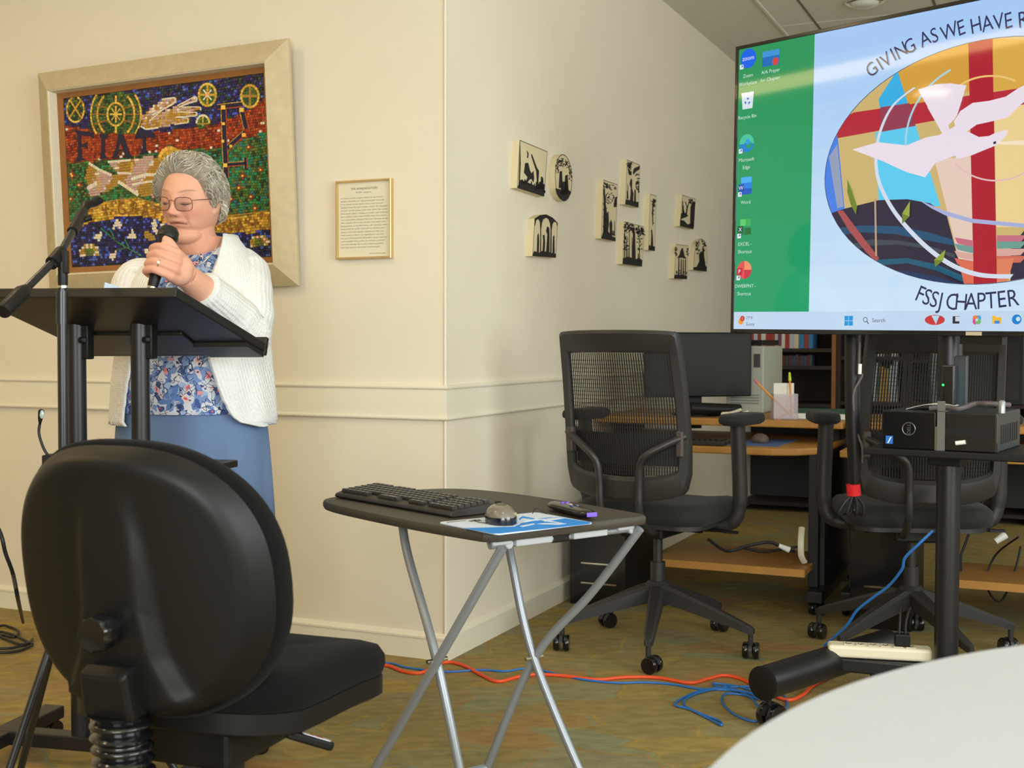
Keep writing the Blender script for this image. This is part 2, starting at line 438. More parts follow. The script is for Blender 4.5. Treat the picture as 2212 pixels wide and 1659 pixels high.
b = MB(); b.hexa([FP(-BW, -BH, -.024), FP(BW, -BH, -.024), FP(BW, BH, -.024), FP(-BW, BH, -.024), FP(-BW, -BH, -.0195), FP(BW, -BH, -.0195), FP(BW, BH, -.0195), FP(-BW, BH, -.0195)])
b.build('backing_board', BACKING, pic, smooth=False)

MP = -.0185
def M2(px, py):                # photograph pixel measured on the mosaic plane -> picture coordinates
    p = WPL(px, py, fr_c + FN * MP, FN) - fr_c
    return p.dot(FX), p.dot(FZ)
def z1(x, y): return (80 + x / 2.962, 80 + y / 2.962)
def z4(x, y): return (120 + x / 7.2125, 150 + y / 7.2125)
def z5(x, y): return (350 + x / 6.636, 150 + y / 6.636)
def z6(x, y): return (120 + x / 7.5417, 380 + y / 7.5417)
hand1 = [z1(*p) for p in [(665, 570), (668, 505), (760, 430), (800, 400), (885, 388), (888, 418), (800, 470), (740, 500), (900, 440), (1020, 378), (1028, 408), (905, 448), (1048, 448), (1050, 472), (900, 480), (1026, 482), (1026, 505), (890, 512), (970, 520), (970, 548), (880, 560), (780, 580), (700, 592)]]
hand2 = [z1(*p) for p in [(308, 900), (332, 806), (400, 850), (480, 885), (520, 875), (600, 872), (515, 868), (455, 800), (600, 788), (700, 762), (790, 768), (830, 820), (830, 1030), (700, 1022), (640, 1008), (590, 970), (540, 930), (480, 980), (430, 992), (340, 1028)]]
bell = [[z6(*p) for p in q] for q in ([(1020, 700), (1080, 820), (1050, 850), (1000, 820), (950, 870), (930, 830)], [(755, 900), (760, 960), (725, 1085), (690, 1060), (610, 990), (690, 950)], [(1250, 870), (1315, 1010), (1280, 1030), (1240, 990), (1190, 1040), (1170, 1005)], [(985, 1225), (975, 1330), (940, 1395), (900, 1340), (860, 1290), (920, 1270)])]
petal = [[z6(*p) for p in q] for q in ([(1540, 770), (1620, 720), (1690, 930), (1650, 1000)], [(1430, 960), (1480, 850), (1640, 1010), (1600, 1070), (1440, 1020)], [(1700, 760), (1790, 770), (1800, 870), (1730, 870)], [(1450, 1200), (1530, 1170), (1530, 1260), (1480, 1260)])]
med = z4(945, 700)
def near(c, k, r): return tuple(max(0, x * (1 + r.uniform(-k, k))) for x in c[:3]) + (1,)
PAL = {n: S(*c) for n, c in dict(blue=(34, 38, 92), blue2=(72, 92, 190), navy=(26, 24, 56), purple=(52, 34, 84), red=(150, 52, 26), red2=(178, 78, 34), dred=(104, 36, 28), green=(58, 92, 46), green2=(44, 132, 78), green3=(98, 110, 48), dgreen=(40, 58, 36), gold=(206, 160, 56), gold2=(236, 190, 80), dgold=(150, 104, 36), ochre=(176, 132, 52), pink=(196, 158, 146), white=(228, 214, 190), teal=(40, 120, 110), dark=(30, 26, 40)).items()}
def mosaic_colour(x, y, r):
    g = lambda n, k=.3: near(PAL[n], k, r)
    yb = interp(x, [130, 165, 210, 300, 350, 420, 470, 500, 540, 580], [270, 274, 285, 287, 284, 277, 266, 255, 238, 205])
    yr = interp(x, [130, 200, 260, 300, 400, 480, 530, 580], [352, 350, 342, 334, 325, 318, 300, 282])
    ygt = interp(x, [130, 147, 190, 225, 270, 300, 340, 400, 480, 535, 580], [500, 486, 454, 437, 430, 429, 440, 466, 468, 462, 455])
    ygb = interp(x, [130, 150, 190, 220, 260, 290, 330, 370, 420, 500, 540, 580], [520, 508, 482, 476, 468, 466, 472, 486, 502, 506, 503, 496])
    dx, dy = (x - med[0]) / 54.0, (y - med[1]) / 62.0
    if abs(dx) < 1 and dx * dx + dy * dy * .7 < 1 and 200 < y < 289:
        rr = math.hypot((x - med[0]) / 40.0, (y - med[1]) / 48.0)
        return g(r.choice(['green', 'green', 'green3', 'dgreen']))
    if poly_in(x, y, hand1): return g(r.choice(['pink', 'pink', 'pink', 'ochre', 'white']) if (y + .25 * x) < 335 else r.choice(['ochre', 'ochre', 'pink', 'gold']), .12)
    if poly_in(x, y, hand2):
        u = math.sin(x * .09 + y * .05)
        return g('pink' if u > .2 else ('ochre' if u < -.35 else r.choice(['white', 'ochre', 'pink'])), .12)
    for (cx, cy, rx, ry, ok) in ((448.7, 205, 20, 26, 'green'), (540.6, 208, 20.5, 25.5, 'green'), (439, 264.5, 16, 19, 'green'), (163.7, 237, 19, 27, 'dgreen'), (368, 345, 26, 30, 'gold')):
        if ((x - cx) / rx) ** 2 + ((y - cy) / ry) ** 2 < 1 and (ry != 19 or y < yb + 2): return g(ok if r.random() < .6 else 'green3')
    if y < yb: return g(r.choice(['blue2', 'blue', 'blue', 'navy', 'purple', 'purple', 'dgreen']))
    if y < yr: return g(r.choice(['red', 'red', 'red2', 'red2', 'dred', 'red']), .2) if r.random() > .035 else g('white', .1)
    if y < ygt: return g(r.choice(['green', 'green', 'green2', 'green3', 'dgreen', 'green3', 'teal'] if x > 400 else ['green', 'green2', 'green', 'dgreen', 'green3']))
    if y < ygb: return g(r.choice(['gold', 'gold', 'ochre', 'gold2', 'dgold']), .15)
    for P in bell:
        if poly_in(x, y, P): return g('white', .12)
    for k, P in enumerate(petal):
        if poly_in(x, y, P): return g('white' if k != 1 or y > 518 else 'ochre', .15)
    for (cx, cy, rx, ry) in ((193.5, 546, 22, 20), (560, 525, 22, 18)):
        ex, ey = (x - cx) / rx, (y - cy) / ry
        if ex * ex + ey * ey < 1 and y < cy + 8:
            a = math.atan2(-ey, ex); return g('white' if math.sin(a * 11) > .2 else 'ochre', .15) if ex * ex + ey * ey > .25 else g('green3')
    return g(r.choice(['blue', 'blue', 'blue2', 'navy', 'navy', 'purple']))

tb = MB(); rt = random.Random(3)
def tess(cx, cz, ux, uz, w, h, col, lift=.0015):
    vx, vz = -uz, ux
    base = [(cx + ux * a * w + vx * c * h, cz + uz * a * w + vz * c * h) for a, c in ((-.5, -.5), (.5, -.5), (.5, .5), (-.5, .5))]
    j = [rt.uniform(-.0006, .0006) for _ in range(4)]
    lo = [FP(x, z, -.0195) for x, z in base]
    hi = [FP(cx + (x - cx) * .86, cz + (z - cz) * .86, MP + lift + jj) for (x, z), jj in zip(base, j)]
    tb.add(lo + hi, [(4, 5, 6, 7), (0, 1, 5, 4), (1, 2, 6, 5), (2, 3, 7, 6), (3, 0, 4, 7)], 0, col)
def to_px(x, z): return PR(FP(x, z, MP))
ts = .0093
nz = int(2 * BH / ts)
for iz in range(nz):
    z = -BH + (iz + .5) * 2 * BH / nz
    x = -BW + rt.uniform(0, ts * .5)
    while x < BW - ts * .4:
        w = ts * rt.uniform(.85, 1.5)
        if x + w > BW: w = BW - x
        zz = z + .0022 * math.sin(x * 31 + iz * .15)
        if abs(zz) < BH - ts * .4:
            px, py = to_px(x + w / 2, zz)
            tess(x + w / 2, zz, 1, .06 * math.cos(x * 31), w, 2 * BH / nz, mosaic_colour(px, py, rt))
        x += w
def stroke(pts, wpx, name, k=.15, lift=.0028, step=6.5):      # tesserae laid in a line along pixel points
    q = [M2(*p) for p in pts]
    L = [0]
    for a, c in zip(q, q[1:]): L.append(L[-1] + math.hypot(c[0] - a[0], c[1] - a[1]))
    n = max(1, round(L[-1] / (step * .00185)))
    for i in range(n):
        s0, s1 = L[-1] * i / n, L[-1] * (i + 1) / n
        f = lambda s: (np.interp(s, L, [p[0] for p in q]), np.interp(s, L, [p[1] for p in q]))
        a, c = f(s0), f(s1); d = math.hypot(c[0] - a[0], c[1] - a[1])
        if d < 1e-6: continue
        if abs((a[0] + c[0]) / 2) > BW - .003 or abs((a[1] + c[1]) / 2) > BH - .003: continue
        tess((a[0] + c[0]) / 2, (a[1] + c[1]) / 2, (c[0] - a[0]) / d, (c[1] - a[1]) / d, d, wpx * .00185, near(PAL[rt.choice(name) if isinstance(name, list) else name], k, rt), lift)
def ell(cx, cy, rx, ry, a0=0, a1=360, n=40): return [(cx + rx * math.cos(R(lerp(a0, a1, i / n))), cy - ry * math.sin(R(lerp(a0, a1, i / n)))) for i in range(n + 1)]
def fillpoly(P, name, k=.15, lift=.0032):
    q = [M2(*p) for p in P]
    c = near(PAL[name], k, rt)
    tb.add([FP(x, z, MP + lift) for x, z in q] + [FP(x, z, -.0195) for x, z in q], [tuple(range(len(q)))] + [(i, (i + 1) % len(q), len(q) + (i + 1) % len(q), len(q) + i) for i in range(len(q))], 0, c)
# medallion
for rx, ry, a in ((54, 66, 40), (40, 50, 52)):
    for s in (0, 180): stroke(ell(med[0], med[1], rx, ry, s - a, s + a), 4.5 if rx > 50 else 5, ['gold2', 'gold'])
stroke(ell(med[0], med[1], 18.5, 25), 4.5, ['gold2', 'gold'])
for a in range(0, 360, 30):
    if a % 90 == 0 or a in (30, 150, 210, 330): stroke([(med[0] + 20 * math.cos(R(a)), med[1] + 26 * math.sin(R(a))), (med[0] + 52 * math.cos(R(a)), med[1] + (41 if a % 180 else 52) * math.sin(R(a)))], 3 if a not in (90, 270) else 5, 'gold2' if a in (90, 270) else 'dgold')
for a in range(0, 360, 45): stroke([med, (med[0] + 13 * math.cos(R(a)), med[1] + 18 * math.sin(R(a)))], 2 if a % 90 else 4, 'gold2')
# wheels and crossed circles
stroke(ell(163.7, 237, 18.5, 27), 4.5, ['gold2', 'ochre'])
for a in (48, 132, 228, 312): stroke([(163.7, 235), (163.7 + 17 * math.cos(R(a)), 235 + 24 * math.sin(R(a)))], 4, 'gold')
for (cx, cy, rx, ry) in ((448.7, 205, 18.5, 24), (540.6, 208, 19, 24)):
    stroke(ell(cx, cy, rx, ry), 5, ['gold2', 'gold'])
    for a in (0, 90, 180, 270): stroke([(cx, cy), (cx + 16 * math.cos(R(a)), cy + 21 * math.sin(R(a)))], 5, 'gold' if cx < 500 else 'ochre')
for a in (45, 135, 225, 315): stroke([(448.7, 205), (448.7 + 13 * math.cos(R(a)), 205 + 16 * math.sin(R(a)))], 3, 'white')
stroke(ell(439, 267, 14, 18, 0, 180), 4.5, ['gold2', 'white']); stroke([(439, 250), (439, 273)], 4, 'gold'); stroke([(426, 268), (452, 267)], 3, 'ochre')
stroke(ell(368, 347, 23, 27, 0, 180), 8, ['gold', 'gold2']); stroke(ell(368, 347, 12, 16, 0, 180), 8, ['gold', 'ochre'])
# outlines of the hands
stroke(hand1[3:8], 3.5, 'white'); stroke(hand1[8:14], 2.5, 'white'); stroke(hand1[14:21], 2.5, 'white'); stroke(hand1[21:] + hand1[:1], 3.5, 'white')
stroke([z1(720, 540), z1(800, 470), z1(880, 425)], 3, 'white')
stroke(hand2[1:4], 6, 'white'); stroke(hand2[4:7], 4, 'white'); stroke(hand2[7:9], 5, 'white'); stroke([z1(605, 910), z1(700, 880), z1(800, 885)], 7, 'white'); stroke([z1(610, 945), z1(720, 925), z1(810, 930)], 5, 'white'); stroke([z1(520, 925), z1(575, 960), z1(650, 1012)], 7, 'white'); stroke([z1(325, 970), z1(385, 935)], 9, 'white'); stroke([z1(400, 985), z1(395, 880)], 4, 'gold'); stroke([z1(610, 800), z1(605, 870)], 5, 'gold')
# FIAT
def lt(P): fillpoly([z4(*p) for p in P], 'navy')
lt([(310, 945), (600, 985), (600, 1075), (545, 1040), (405, 1030), (410, 1170), (470, 1160), (500, 1120), (505, 1260), (470, 1215), (408, 1210), (420, 1370), (475, 1415), (310, 1430), (355, 1360), (355, 1040)])
lt([(680, 1010), (825, 1010), (825, 1060), (775, 1085), (770, 1330), (825, 1380), (690, 1400), (715, 1330), (720, 1085)])
lt([(985, 1010), (1060, 1010), (1160, 1310), (1210, 1360), (1060, 1368), (1085, 1330), (1070, 1270), (1000, 1275), (975, 1340), (1010, 1375), (880, 1388), (915, 1330), (960, 1180)])
fillpoly([z4(*p) for p in [(1022, 1150), (1060, 1245), (995, 1250)]], 'red', lift=.0036)
lt([(1290, 925), (1540, 985), (1555, 1085), (1500, 1060), (1415, 1055), (1415, 1240), (1460, 1310), (1310, 1325), (1360, 1240), (1362, 1060), (1240, 1090), (1262, 1010)])
# the tall letters on the right
def bar(a, c, w):
    a, c = Vector(z5(*a)), Vector(z5(*c)); d = (c - a).normalized(); n = Vector((-d.y, d.x)) * (w / 2)
    fillpoly([tuple(a + n), tuple(c + n), tuple(c - n), tuple(a - n)], 'navy')
    stroke([tuple(a - n * 1.25), tuple(c - n * 1.25)], 2.2, 'red2' if d.x > .3 or d.y < 0 else 'red2'); stroke([tuple(a + n * 1.25), tuple(c + n * 1.25)], 2.2, ['gold', 'ochre'])
bar((885, 540), (925, 1560), 8.5)
bar((1150, 500), (795, 540), 8)
bar((1150, 590), (1215, 850), 8)
bar((1195, 900), (945, 1125), 7.5)
bar((1210, 1345), (870, 1370), 6); bar((1200, 1265), (1205, 1420), 5)
for p, w in (((885, 545), 9), ((890, 780), 6), ((880, 1030), 6), ((995, 1100), 6), ((1180, 940), 8), ((1148, 582), 9), ((915, 1375), 8.5)):
    x, y = z5(*p); fillpoly([(x - w / 2, y - w / 2), (x + w / 2, y - w / 2), (x + w / 2, y + w / 2), (x - w / 2, y + w / 2)], 'gold2', lift=.004)
# small red crosses in the green
for (x, y) in [(154, 430), (172, 400), (157, 380), (538, 318), (564, 367), (517, 406), (543, 425), (155, 376), (500, 430), (552, 450), (525, 380)]:
    stroke([(x - 7, y), (x + 7, y)], 4, 'red'); stroke([(x, y - 8), (x, y + 8)], 4, 'red'); fillpoly([(x - 2, y - 2), (x + 2, y - 2), (x + 2, y + 2), (x - 2, y + 2)], 'gold2', lift=.0042)
# stem of the flowers and banner edges
stroke([z6(745, 850), z6(1000, 1070), z6(1400, 1300)], 3, ['green2', 'green']); stroke([z6(900, 880), z6(970, 1030)], 2.5, 'green2'); stroke([z6(1130, 1030), z6(1210, 1180)], 2.5, 'green2'); stroke([z6(990, 1210), z6(1180, 1170)], 2.5, 'green')
stroke([(147, 486), (190, 454), (225, 437), (270, 430), (300, 429), (340, 440)], 2.5, 'ochre'); stroke([(480, 468), (535, 462), (578, 455)], 2.5, 'ochre')
tb.build('tessera_field', TESS, pic, smooth=False, kind='stuff', colattr=True)
# lettering on the golden banner: + GRA ... NA +
GOLDLET = mat('bronze_letter_tesserae', S(132, 84, 30), rough=0.35)
lb = MB()
def letter(s, px, py, hpx, rot, squash=.8):
    v, f = text2d(s)
    cx, cz = M2(px, py); sc = hpx * .00185 / .7
    ca, sa = math.cos(R(rot)), math.sin(R(rot))
    P = [(x * sc * squash, (y - .35) * sc) for x, y in v]
    lb.add([FP(cx + x * ca - y * sa, cz + x * sa + y * ca, MP + .0045) for x, y in P], f)
for s, x, y, r_ in (('E', 196, 466, 35), ('+', 231, 452, 8), ('G', 264, 450, 0), ('R', 293, 449, -4), ('A', 316, 452, -10), ('T', 338, 458, -16), ('N', 492, 487, 4), ('A', 520, 486, 6), ('+', 552, 482, 8)):
    letter(s, x, y, 26 if s != '+' else 30, r_)
lb.build('banner_lettering', GOLDLET, pic, smooth=False)

# framed text beside it
GOLDF = mat('pale_gilt_frame', S(214, 182, 128), rough=0.3, metal=0.55, var=.05)
PAPER = mat('cream_paper', S(224, 216, 190), rough=0.8)
INK = mat('grey_ink', S(120, 112, 100), rough=0.9)
GLASS = mat('picture_glass', S(235, 238, 235), rough=0.05)
def glass_mat():
    m = bpy.data.materials.new('clear_glass'); m.use_nodes = True; nt = m.node_tree
    for n in list(nt.nodes): nt.nodes.remove(n)
    o = node(nt, 'ShaderNodeOutputMaterial'); mx = node(nt, 'ShaderNodeMixShader'); tr = node(nt, 'ShaderNodeBsdfTransparent'); gl = node(nt, 'ShaderNodeBsdfGlossy'); fr = node(nt, 'ShaderNodeFresnel')
    fr.inputs[0].default_value = 1.45; gl.inputs['Roughness'].default_value = .05; tr.inputs[0].default_value = (.96, .97, .96, 1)
    nt.links.new(fr.outputs[0], mx.inputs[0]); nt.links.new(tr.outputs[0], mx.inputs[1]); nt.links.new(gl.outputs[0], mx.inputs[2]); nt.links.new(mx.outputs[0], o.inputs[0])
    return m
CLEAR = glass_mat()
tx = thing('framed_text', 'framed sheet of printed text in a thin gilt frame beside the mosaic', 'picture', LWp(.302, 1.338, 0))
a0, a1, zz0, zz1 = .194, .411, 1.340, 1.606
def rect_frame(a0, a1, z0, z1, w, prof, name, m, par):
    b = MB(); o = [(a1, z0), (a0, z0), (a0, z1), (a1, z1)]; i = [(a1 - w, z0 + w), (a0 + w, z0 + w), (a0 + w, z1 - w), (a1 - w, z1 - w)]
    for k in range(4):
        A, B, a, c = o[k], o[(k + 1) % 4], i[k], i[(k + 1) % 4]
        b.loft([[LWp(lerp(A[0], a[0], t), lerp(A[1], a[1], t), n) for t, n in prof], [LWp(lerp(B[0], c[0], t), lerp(B[1], c[1], t), n) for t, n in prof]])
    return b.build(name, m, par, ang=30)
rect_frame(a0, a1, zz0, zz1, .0075, [(0, 0), (0, .018), (.3, .021), (.7, .021), (1, .016), (1, 0)], 'frame', GOLDF, tx)
b = MB(); b.hexa([LWp(a1 - .007, zz0 + .007, .004), LWp(a0 + .007, zz0 + .007, .004), LWp(a0 + .007, zz0 + .007, .010), LWp(a1 - .007, zz0 + .007, .010), LWp(a1 - .007, zz1 - .007, .004), LWp(a0 + .007, zz1 - .007, .004), LWp(a0 + .007, zz1 - .007, .010), LWp(a1 - .007, zz1 - .007, .010)]); b.build('sheet', PAPER, tx, smooth=False)
ib = MB()
def ink(s, acen, z, size, align='CENTER'):
    v, f = text2d(s, size, align); ib.add([LWp(acen - x, z + y, .0106) for x, y in v], f)
ac = (a0 + a1) / 2
ink('THE ANNUNCIATION', ac, 1.574, .0105)
ink('By Sister', ac + .020, 1.563, .007)
rl = random.Random(5)
def scribble(x, z, w):        # one unreadable printed word as small pen strokes
    q = x
    while q > x - w:
        h = rl.choice((.0022, .0024, .0023, .0040)); d = rl.choice((0, 0, 0, .0012)); t = .0006
        ib.add([LWp(ac + q, z - d, .0106), LWp(ac + q - t, z - d, .0106), LWp(ac + q - t, z + h, .0106), LWp(ac + q, z + h, .0106)], [(0, 1, 2, 3)])
        zz_ = z + rl.choice((0, .0020, .0011))
        ib.add([LWp(ac + q, zz_, .0106), LWp(ac + q - .0017, zz_, .0106), LWp(ac + q - .0017, zz_ + .0005, .0106), LWp(ac + q, zz_ + .0005, .0106)], [(0, 1, 2, 3)])
        q -= .0020
scribble(.002, 1.563, .030)
for k in range(17):
    z = 1.545 - k * .0104; x = 0.092
    while True:
        L = rl.uniform(.008, .030)
        if x - L < -.092 + (.02 if k == 16 else 0): break
        scribble(x, z, L); x -= L + .0035
scribble(-.022, 1.3565, .062)
ib.build('printed_text', INK, tx, smooth=False)

# ten cut-paper plaques on the right wall
PLQ = mat('cream_plaque_edge', S(222, 206, 166), rough=0.6, var=0.04)
PLF = mat('plaque_paper', S(206, 200, 178), rough=0.7)
BLK = mat('black_papercut', S(26, 22, 20), rough=0.7)
def zp(x, y): return (1080 + x / 4.424, 280 + y / 4.424)
def RW2(px, py, off):
    p = WPL(px, py, CC - DL * off, -DL); return (p - CC).dot(DR), p.z
OFF = .028
def plaque(name, label, outline, art, seed, fringe=None, border=2.2):
    q = [RW2(*zp(*p), OFF) for p in outline]
    cu = sum(p[0] for p in q) / len(q); zmin = min(p[1] for p in q)
    t = thing(name, label, 'plaque', RWp(cu, zmin, 0), 0, 'papercut plaques on the right wall')
    b = MB(); b.prism([RWp(u, z, .0) for u, z in q], [RWp(u, z, OFF) for u, z in q])
    b.build('panel', PLQ, t, ang=30)
    s = MB()
    cz = sum(p[1] for p in q) / len(q)
    ins = [(u + (cu - u) * .0 , z) for u, z in q]
    k = .003
    inner = []
    n = len(q)
    for i in range(n):
        a, c, d = Vector(q[i - 1]), Vector(q[i]), Vector(q[(i + 1) % n])
        e1 = (c - a).normalized(); e2 = (d - c).normalized(); nn = Vector((-(e1.y + e2.y), e1.x + e2.x))
        if nn.length < 1e-6: nn = Vector((-e1.y, e1.x))
        nn.normalize()
        if nn.dot(Vector((cu, cz)) - c) < 0: nn = -nn
        inner.append(c + nn * k)
    for i in range(n):
        j = (i + 1) % n
        s.add([RWp(q[i][0], q[i][1], OFF + .0012), RWp(q[j][0], q[j][1], OFF + .0012), RWp(inner[j].x, inner[j].y, OFF + .0012), RWp(inner[i].x, inner[i].y, OFF + .0012)], [(0, 1, 2, 3)])
    def blk(P, o=.0012):
        w = [RW2(*zp(*p), OFF) for p in P]
        s.prism([RWp(u, z, OFF) for u, z in w], [RWp(u, z, OFF + o) for u, z in w])
    rr = random.Random(seed)
    for P in art: blk(P)
    if fringe:
        for (x0, y0, x1, y1, cnt, smin, smax, kind) in fringe:
            for _ in range(cnt):
                x, y = rr.uniform(x0, x1), rr.uniform(y0, y1)
                sl = .30 * (x - x0)
                sz = rr.uniform(smin, smax) * 1.35
                if kind == 'leaf':
                    a = rr.uniform(0, 3.14); ca, sa = math.cos(a), math.sin(a)
                    blk([(x + ca * sz, y + sl + sa * sz), (x - sa * sz * .35, y + sl + ca * sz * .35), (x - ca * sz, y + sl - sa * sz), (x + sa * sz * .35, y + sl - ca * sz * .35)])
                elif kind == 'trunk':
                    w = rr.uniform(2, 5)
                    blk([(x - w, y1 + sl), (x - w * .6, y + sl), (x + w * .6, y + sl), (x + w, y1 + sl)])
                else:
                    blk([(x - sz * .5, y1 + sl), (x - sz * .35, y + sl + sz), (x - sz * .15, y + sl), (x + sz * .25, y + sl), (x + sz * .4, y + sl + sz), (x + sz * .5, y1 + sl)])
    s.build('silhouette', BLK, t, smooth=False, label='black papercut scene')
    return t
def zell(cx, cy, rx, ry, a0=0, a1=360, n=36, sh=0.0):
    return [(cx + rx * math.cos(R(lerp(a0, a1, i / n))), cy - ry * math.sin(R(lerp(a0, a1, i / n))) + sh * rx * math.cos(R(lerp(a0, a1, i / n)))) for i in range(n)]
plaque('papercut_plaque', 'largest square plaque, black riders with lances, upper left of the wall group', [(187, 98), (452, 210), (420, 640), (163, 557)],
       [[(165, 555), (195, 478), (300, 520), (350, 545), (385, 560), (425, 590), (420, 638)], [(178, 520), (184, 330), (190, 100), (196, 330), (186, 540)], [(245, 500), (262, 455), (228, 410), (240, 320), (268, 316), (285, 390), (300, 420), (318, 395), (325, 460), (318, 505), (298, 470), (280, 480), (262, 505)], [(254, 200), (272, 225), (268, 270), (258, 270), (262, 235)], [(298, 235), (306, 240), (350, 360), (372, 395), (366, 480), (352, 510), (346, 400), (300, 260)], [(385, 540), (392, 450), (404, 450), (410, 520), (425, 520), (424, 600)]], 11, [(345, 430, 420, 560, 14, 10, 22, 'fig'), (200, 460, 330, 500, 8, 8, 16, 'fig')])
plaque('papercut_plaque', 'oval plaque of black leaves and figures beside the largest square one', zell(606, 460, 82, 224, sh=.25),
       [[(530, 560), (590, 575), (640, 560), (680, 600), (655, 650), (612, 684), (570, 660), (540, 610)], [(560, 560), (570, 400), (590, 395), (600, 560)], [(615, 590), (622, 440), (645, 430), (655, 600)], [(575, 620), (590, 500), (640, 490), (640, 620)]], 12, [(545, 260, 665, 340, 60, 5, 11, 'leaf'), (530, 330, 560, 420, 18, 5, 10, 'leaf'), (655, 330, 684, 480, 26, 5, 10, 'leaf')])
plaque('papercut_plaque', 'round-topped plaque with three black arches below the square and oval ones', [(309, 1208), (330, 850), (380, 818), (440, 810), (500, 840), (550, 892), (532, 1225)],
       [[(309, 1206), (325, 1160), (372, 1175), (400, 1160), (440, 1165), (480, 1175), (532, 1185), (531, 1223)],
        [(330, 850), (380, 818), (440, 810), (500, 840), (550, 892), (545, 925), (540, 890), (515, 880), (500, 905), (492, 960), (484, 960), (478, 900), (465, 860), (440, 842), (410, 860), (398, 900), (392, 950), (384, 950), (380, 880), (365, 855), (345, 865), (332, 920)],
        [(382, 1170), (385, 930), (391, 930), (392, 1170)], [(478, 1175), (484, 940), (492, 940), (490, 1178)], [(440, 1170), (452, 1000), (440, 970), (450, 925), (468, 935), (472, 1000), (470, 1175)], [(405, 1165), (412, 1060), (408, 1010), (424, 1005), (430, 1080), (425, 1168)], [(352, 1170), (356, 1010), (368, 990), (372, 1060), (370, 1172)], [(500, 1180), (506, 1020), (518, 1010), (520, 1182)]], 13)
plaque('papercut_plaque', 'tall plaque with a black bird-filled tree, left edge of the middle group', [(988, 480), (1124, 525), (1103, 1068), (965, 1040)],
       [[(966, 1038), (985, 980), (1030, 970), (1070, 1020), (1100, 1030), (1102, 1066)], [(985, 990), (992, 700), (986, 560), (1000, 560), (1010, 720), (1020, 800), (1035, 780), (1040, 900), (1030, 985)], [(1050, 1010), (1045, 900), (1060, 860), (1072, 900), (1070, 1020)], [(1085, 740), (1095, 660), (1116, 650), (1112, 740)]], 14, [(990, 500, 1105, 560, 26, 6, 13, 'leaf'), (1000, 590, 1110, 700, 26, 6, 14, 'leaf'), (985, 700, 1020, 960, 22, 6, 14, 'leaf'), (1075, 820, 1098, 1010, 6, 8, 14, 'trunk')])
plaque('papercut_plaque', 'plaque with a black winged angel, uppermost of the middle group', [(1214, 287), (1336, 338), (1322, 746), (1196, 712)],
       [[(1197, 710), (1205, 665), (1250, 675), (1290, 690), (1324, 690), (1321, 744)], [(1270, 410), (1280, 370), (1334, 345), (1332, 380), (1300, 400), (1275, 430)], [(1242, 680), (1250, 560), (1238, 520), (1250, 465), (1262, 480), (1260, 560), (1275, 610), (1270, 690)], [(1280, 700), (1285, 570), (1296, 580), (1298, 705)]], 15, [(1215, 310, 1250, 420, 26, 8, 18, 'leaf'), (1300, 400, 1328, 580, 14, 8, 16, 'leaf'), (1212, 420, 1226, 660, 4, 5, 9, 'trunk'), (1315, 480, 1328, 600, 4, 5, 9, 'trunk')])
plaque('papercut_plaque', 'nearly square plaque of black tree trunks, bottom of the middle group', [(1190, 878), (1376, 928), (1356, 1310), (1170, 1284)],
       [[(1171, 1282), (1178, 1225), (1230, 1215), (1290, 1240), (1330, 1225), (1358, 1250), (1356, 1308)], [(1260, 1230), (1270, 1010), (1262, 940), (1280, 930), (1290, 1000), (1295, 1240)]], 16, [(1192, 890, 1372, 960, 70, 8, 17, 'leaf'), (1190, 920, 1360, 1220, 11, 6, 12, 'trunk'), (1185, 960, 1230, 1150, 22, 7, 14, 'leaf'), (1310, 960, 1362, 1150, 20, 7, 14, 'leaf')])
plaque('papercut_plaque', 'narrowest upright plaque with a thin black bough, right of the middle group', [(1434, 614), (1494, 634), (1478, 1160), (1417, 1150)],
       [[(1418, 1148), (1424, 1105), (1450, 1110), (1480, 1120), (1477, 1158)], [(1440, 1130), (1446, 1000), (1442, 960), (1452, 955), (1460, 1030), (1462, 1130)], [(1462, 660), (1480, 665), (1488, 690), (1466, 720), (1460, 800), (1464, 900), (1458, 920), (1452, 800), (1456, 720)]], 17, [(1450, 660, 1488, 730, 14, 6, 12, 'leaf'), (1450, 760, 1470, 900, 14, 4, 9, 'leaf')])
plaque('papercut_plaque', 'small plaque with a black leaning tree, uppermost of the right-hand group', [(1742, 624), (1868, 664), (1848, 952), (1718, 922)],
       [[(1719, 920), (1722, 860), (1760, 870), (1790, 905), (1820, 900), (1852, 890), (1847, 950)], [(1724, 860), (1730, 800), (1770, 795), (1800, 825), (1770, 840), (1740, 850)], [(1815, 920), (1820, 740), (1835, 700), (1866, 690), (1852, 930)], [(1775, 800), (1782, 740), (1768, 690), (1776, 690), (1788, 735), (1800, 700), (1806, 702), (1792, 760), (1786, 810)]], 18, [(1740, 640, 1765, 800, 10, 5, 9, 'trunk'), (1800, 660, 1864, 700, 24, 6, 12, 'leaf')])
plaque('papercut_plaque', 'small plaque with a black steep-roofed pavilion, lower left of the right-hand group', [(1682, 1094), (1804, 1110), (1786, 1430), (1662, 1422)],
       [[(1664, 1420), (1670, 1385), (1786, 1395), (1785, 1428)], [(1692, 1228), (1715, 1195), (1722, 1165), (1738, 1130), (1745, 1130), (1756, 1175), (1762, 1205), (1782, 1236), (1735, 1225)], [(1700, 1390), (1706, 1230), (1714, 1230), (1712, 1390)], [(1725, 1390), (1728, 1235), (1736, 1235), (1736, 1392)], [(1745, 1392), (1748, 1240), (1754, 1240), (1756, 1392)], [(1765, 1392), (1768, 1240), (1776, 1240), (1774, 1392)]], 19, [(1672, 1120, 1692, 1200, 14, 6, 12, 'leaf'), (1784, 1130, 1800, 1220, 12, 6, 12, 'leaf'), (1668, 1330, 1786, 1385, 14, 7, 13, 'leaf')])
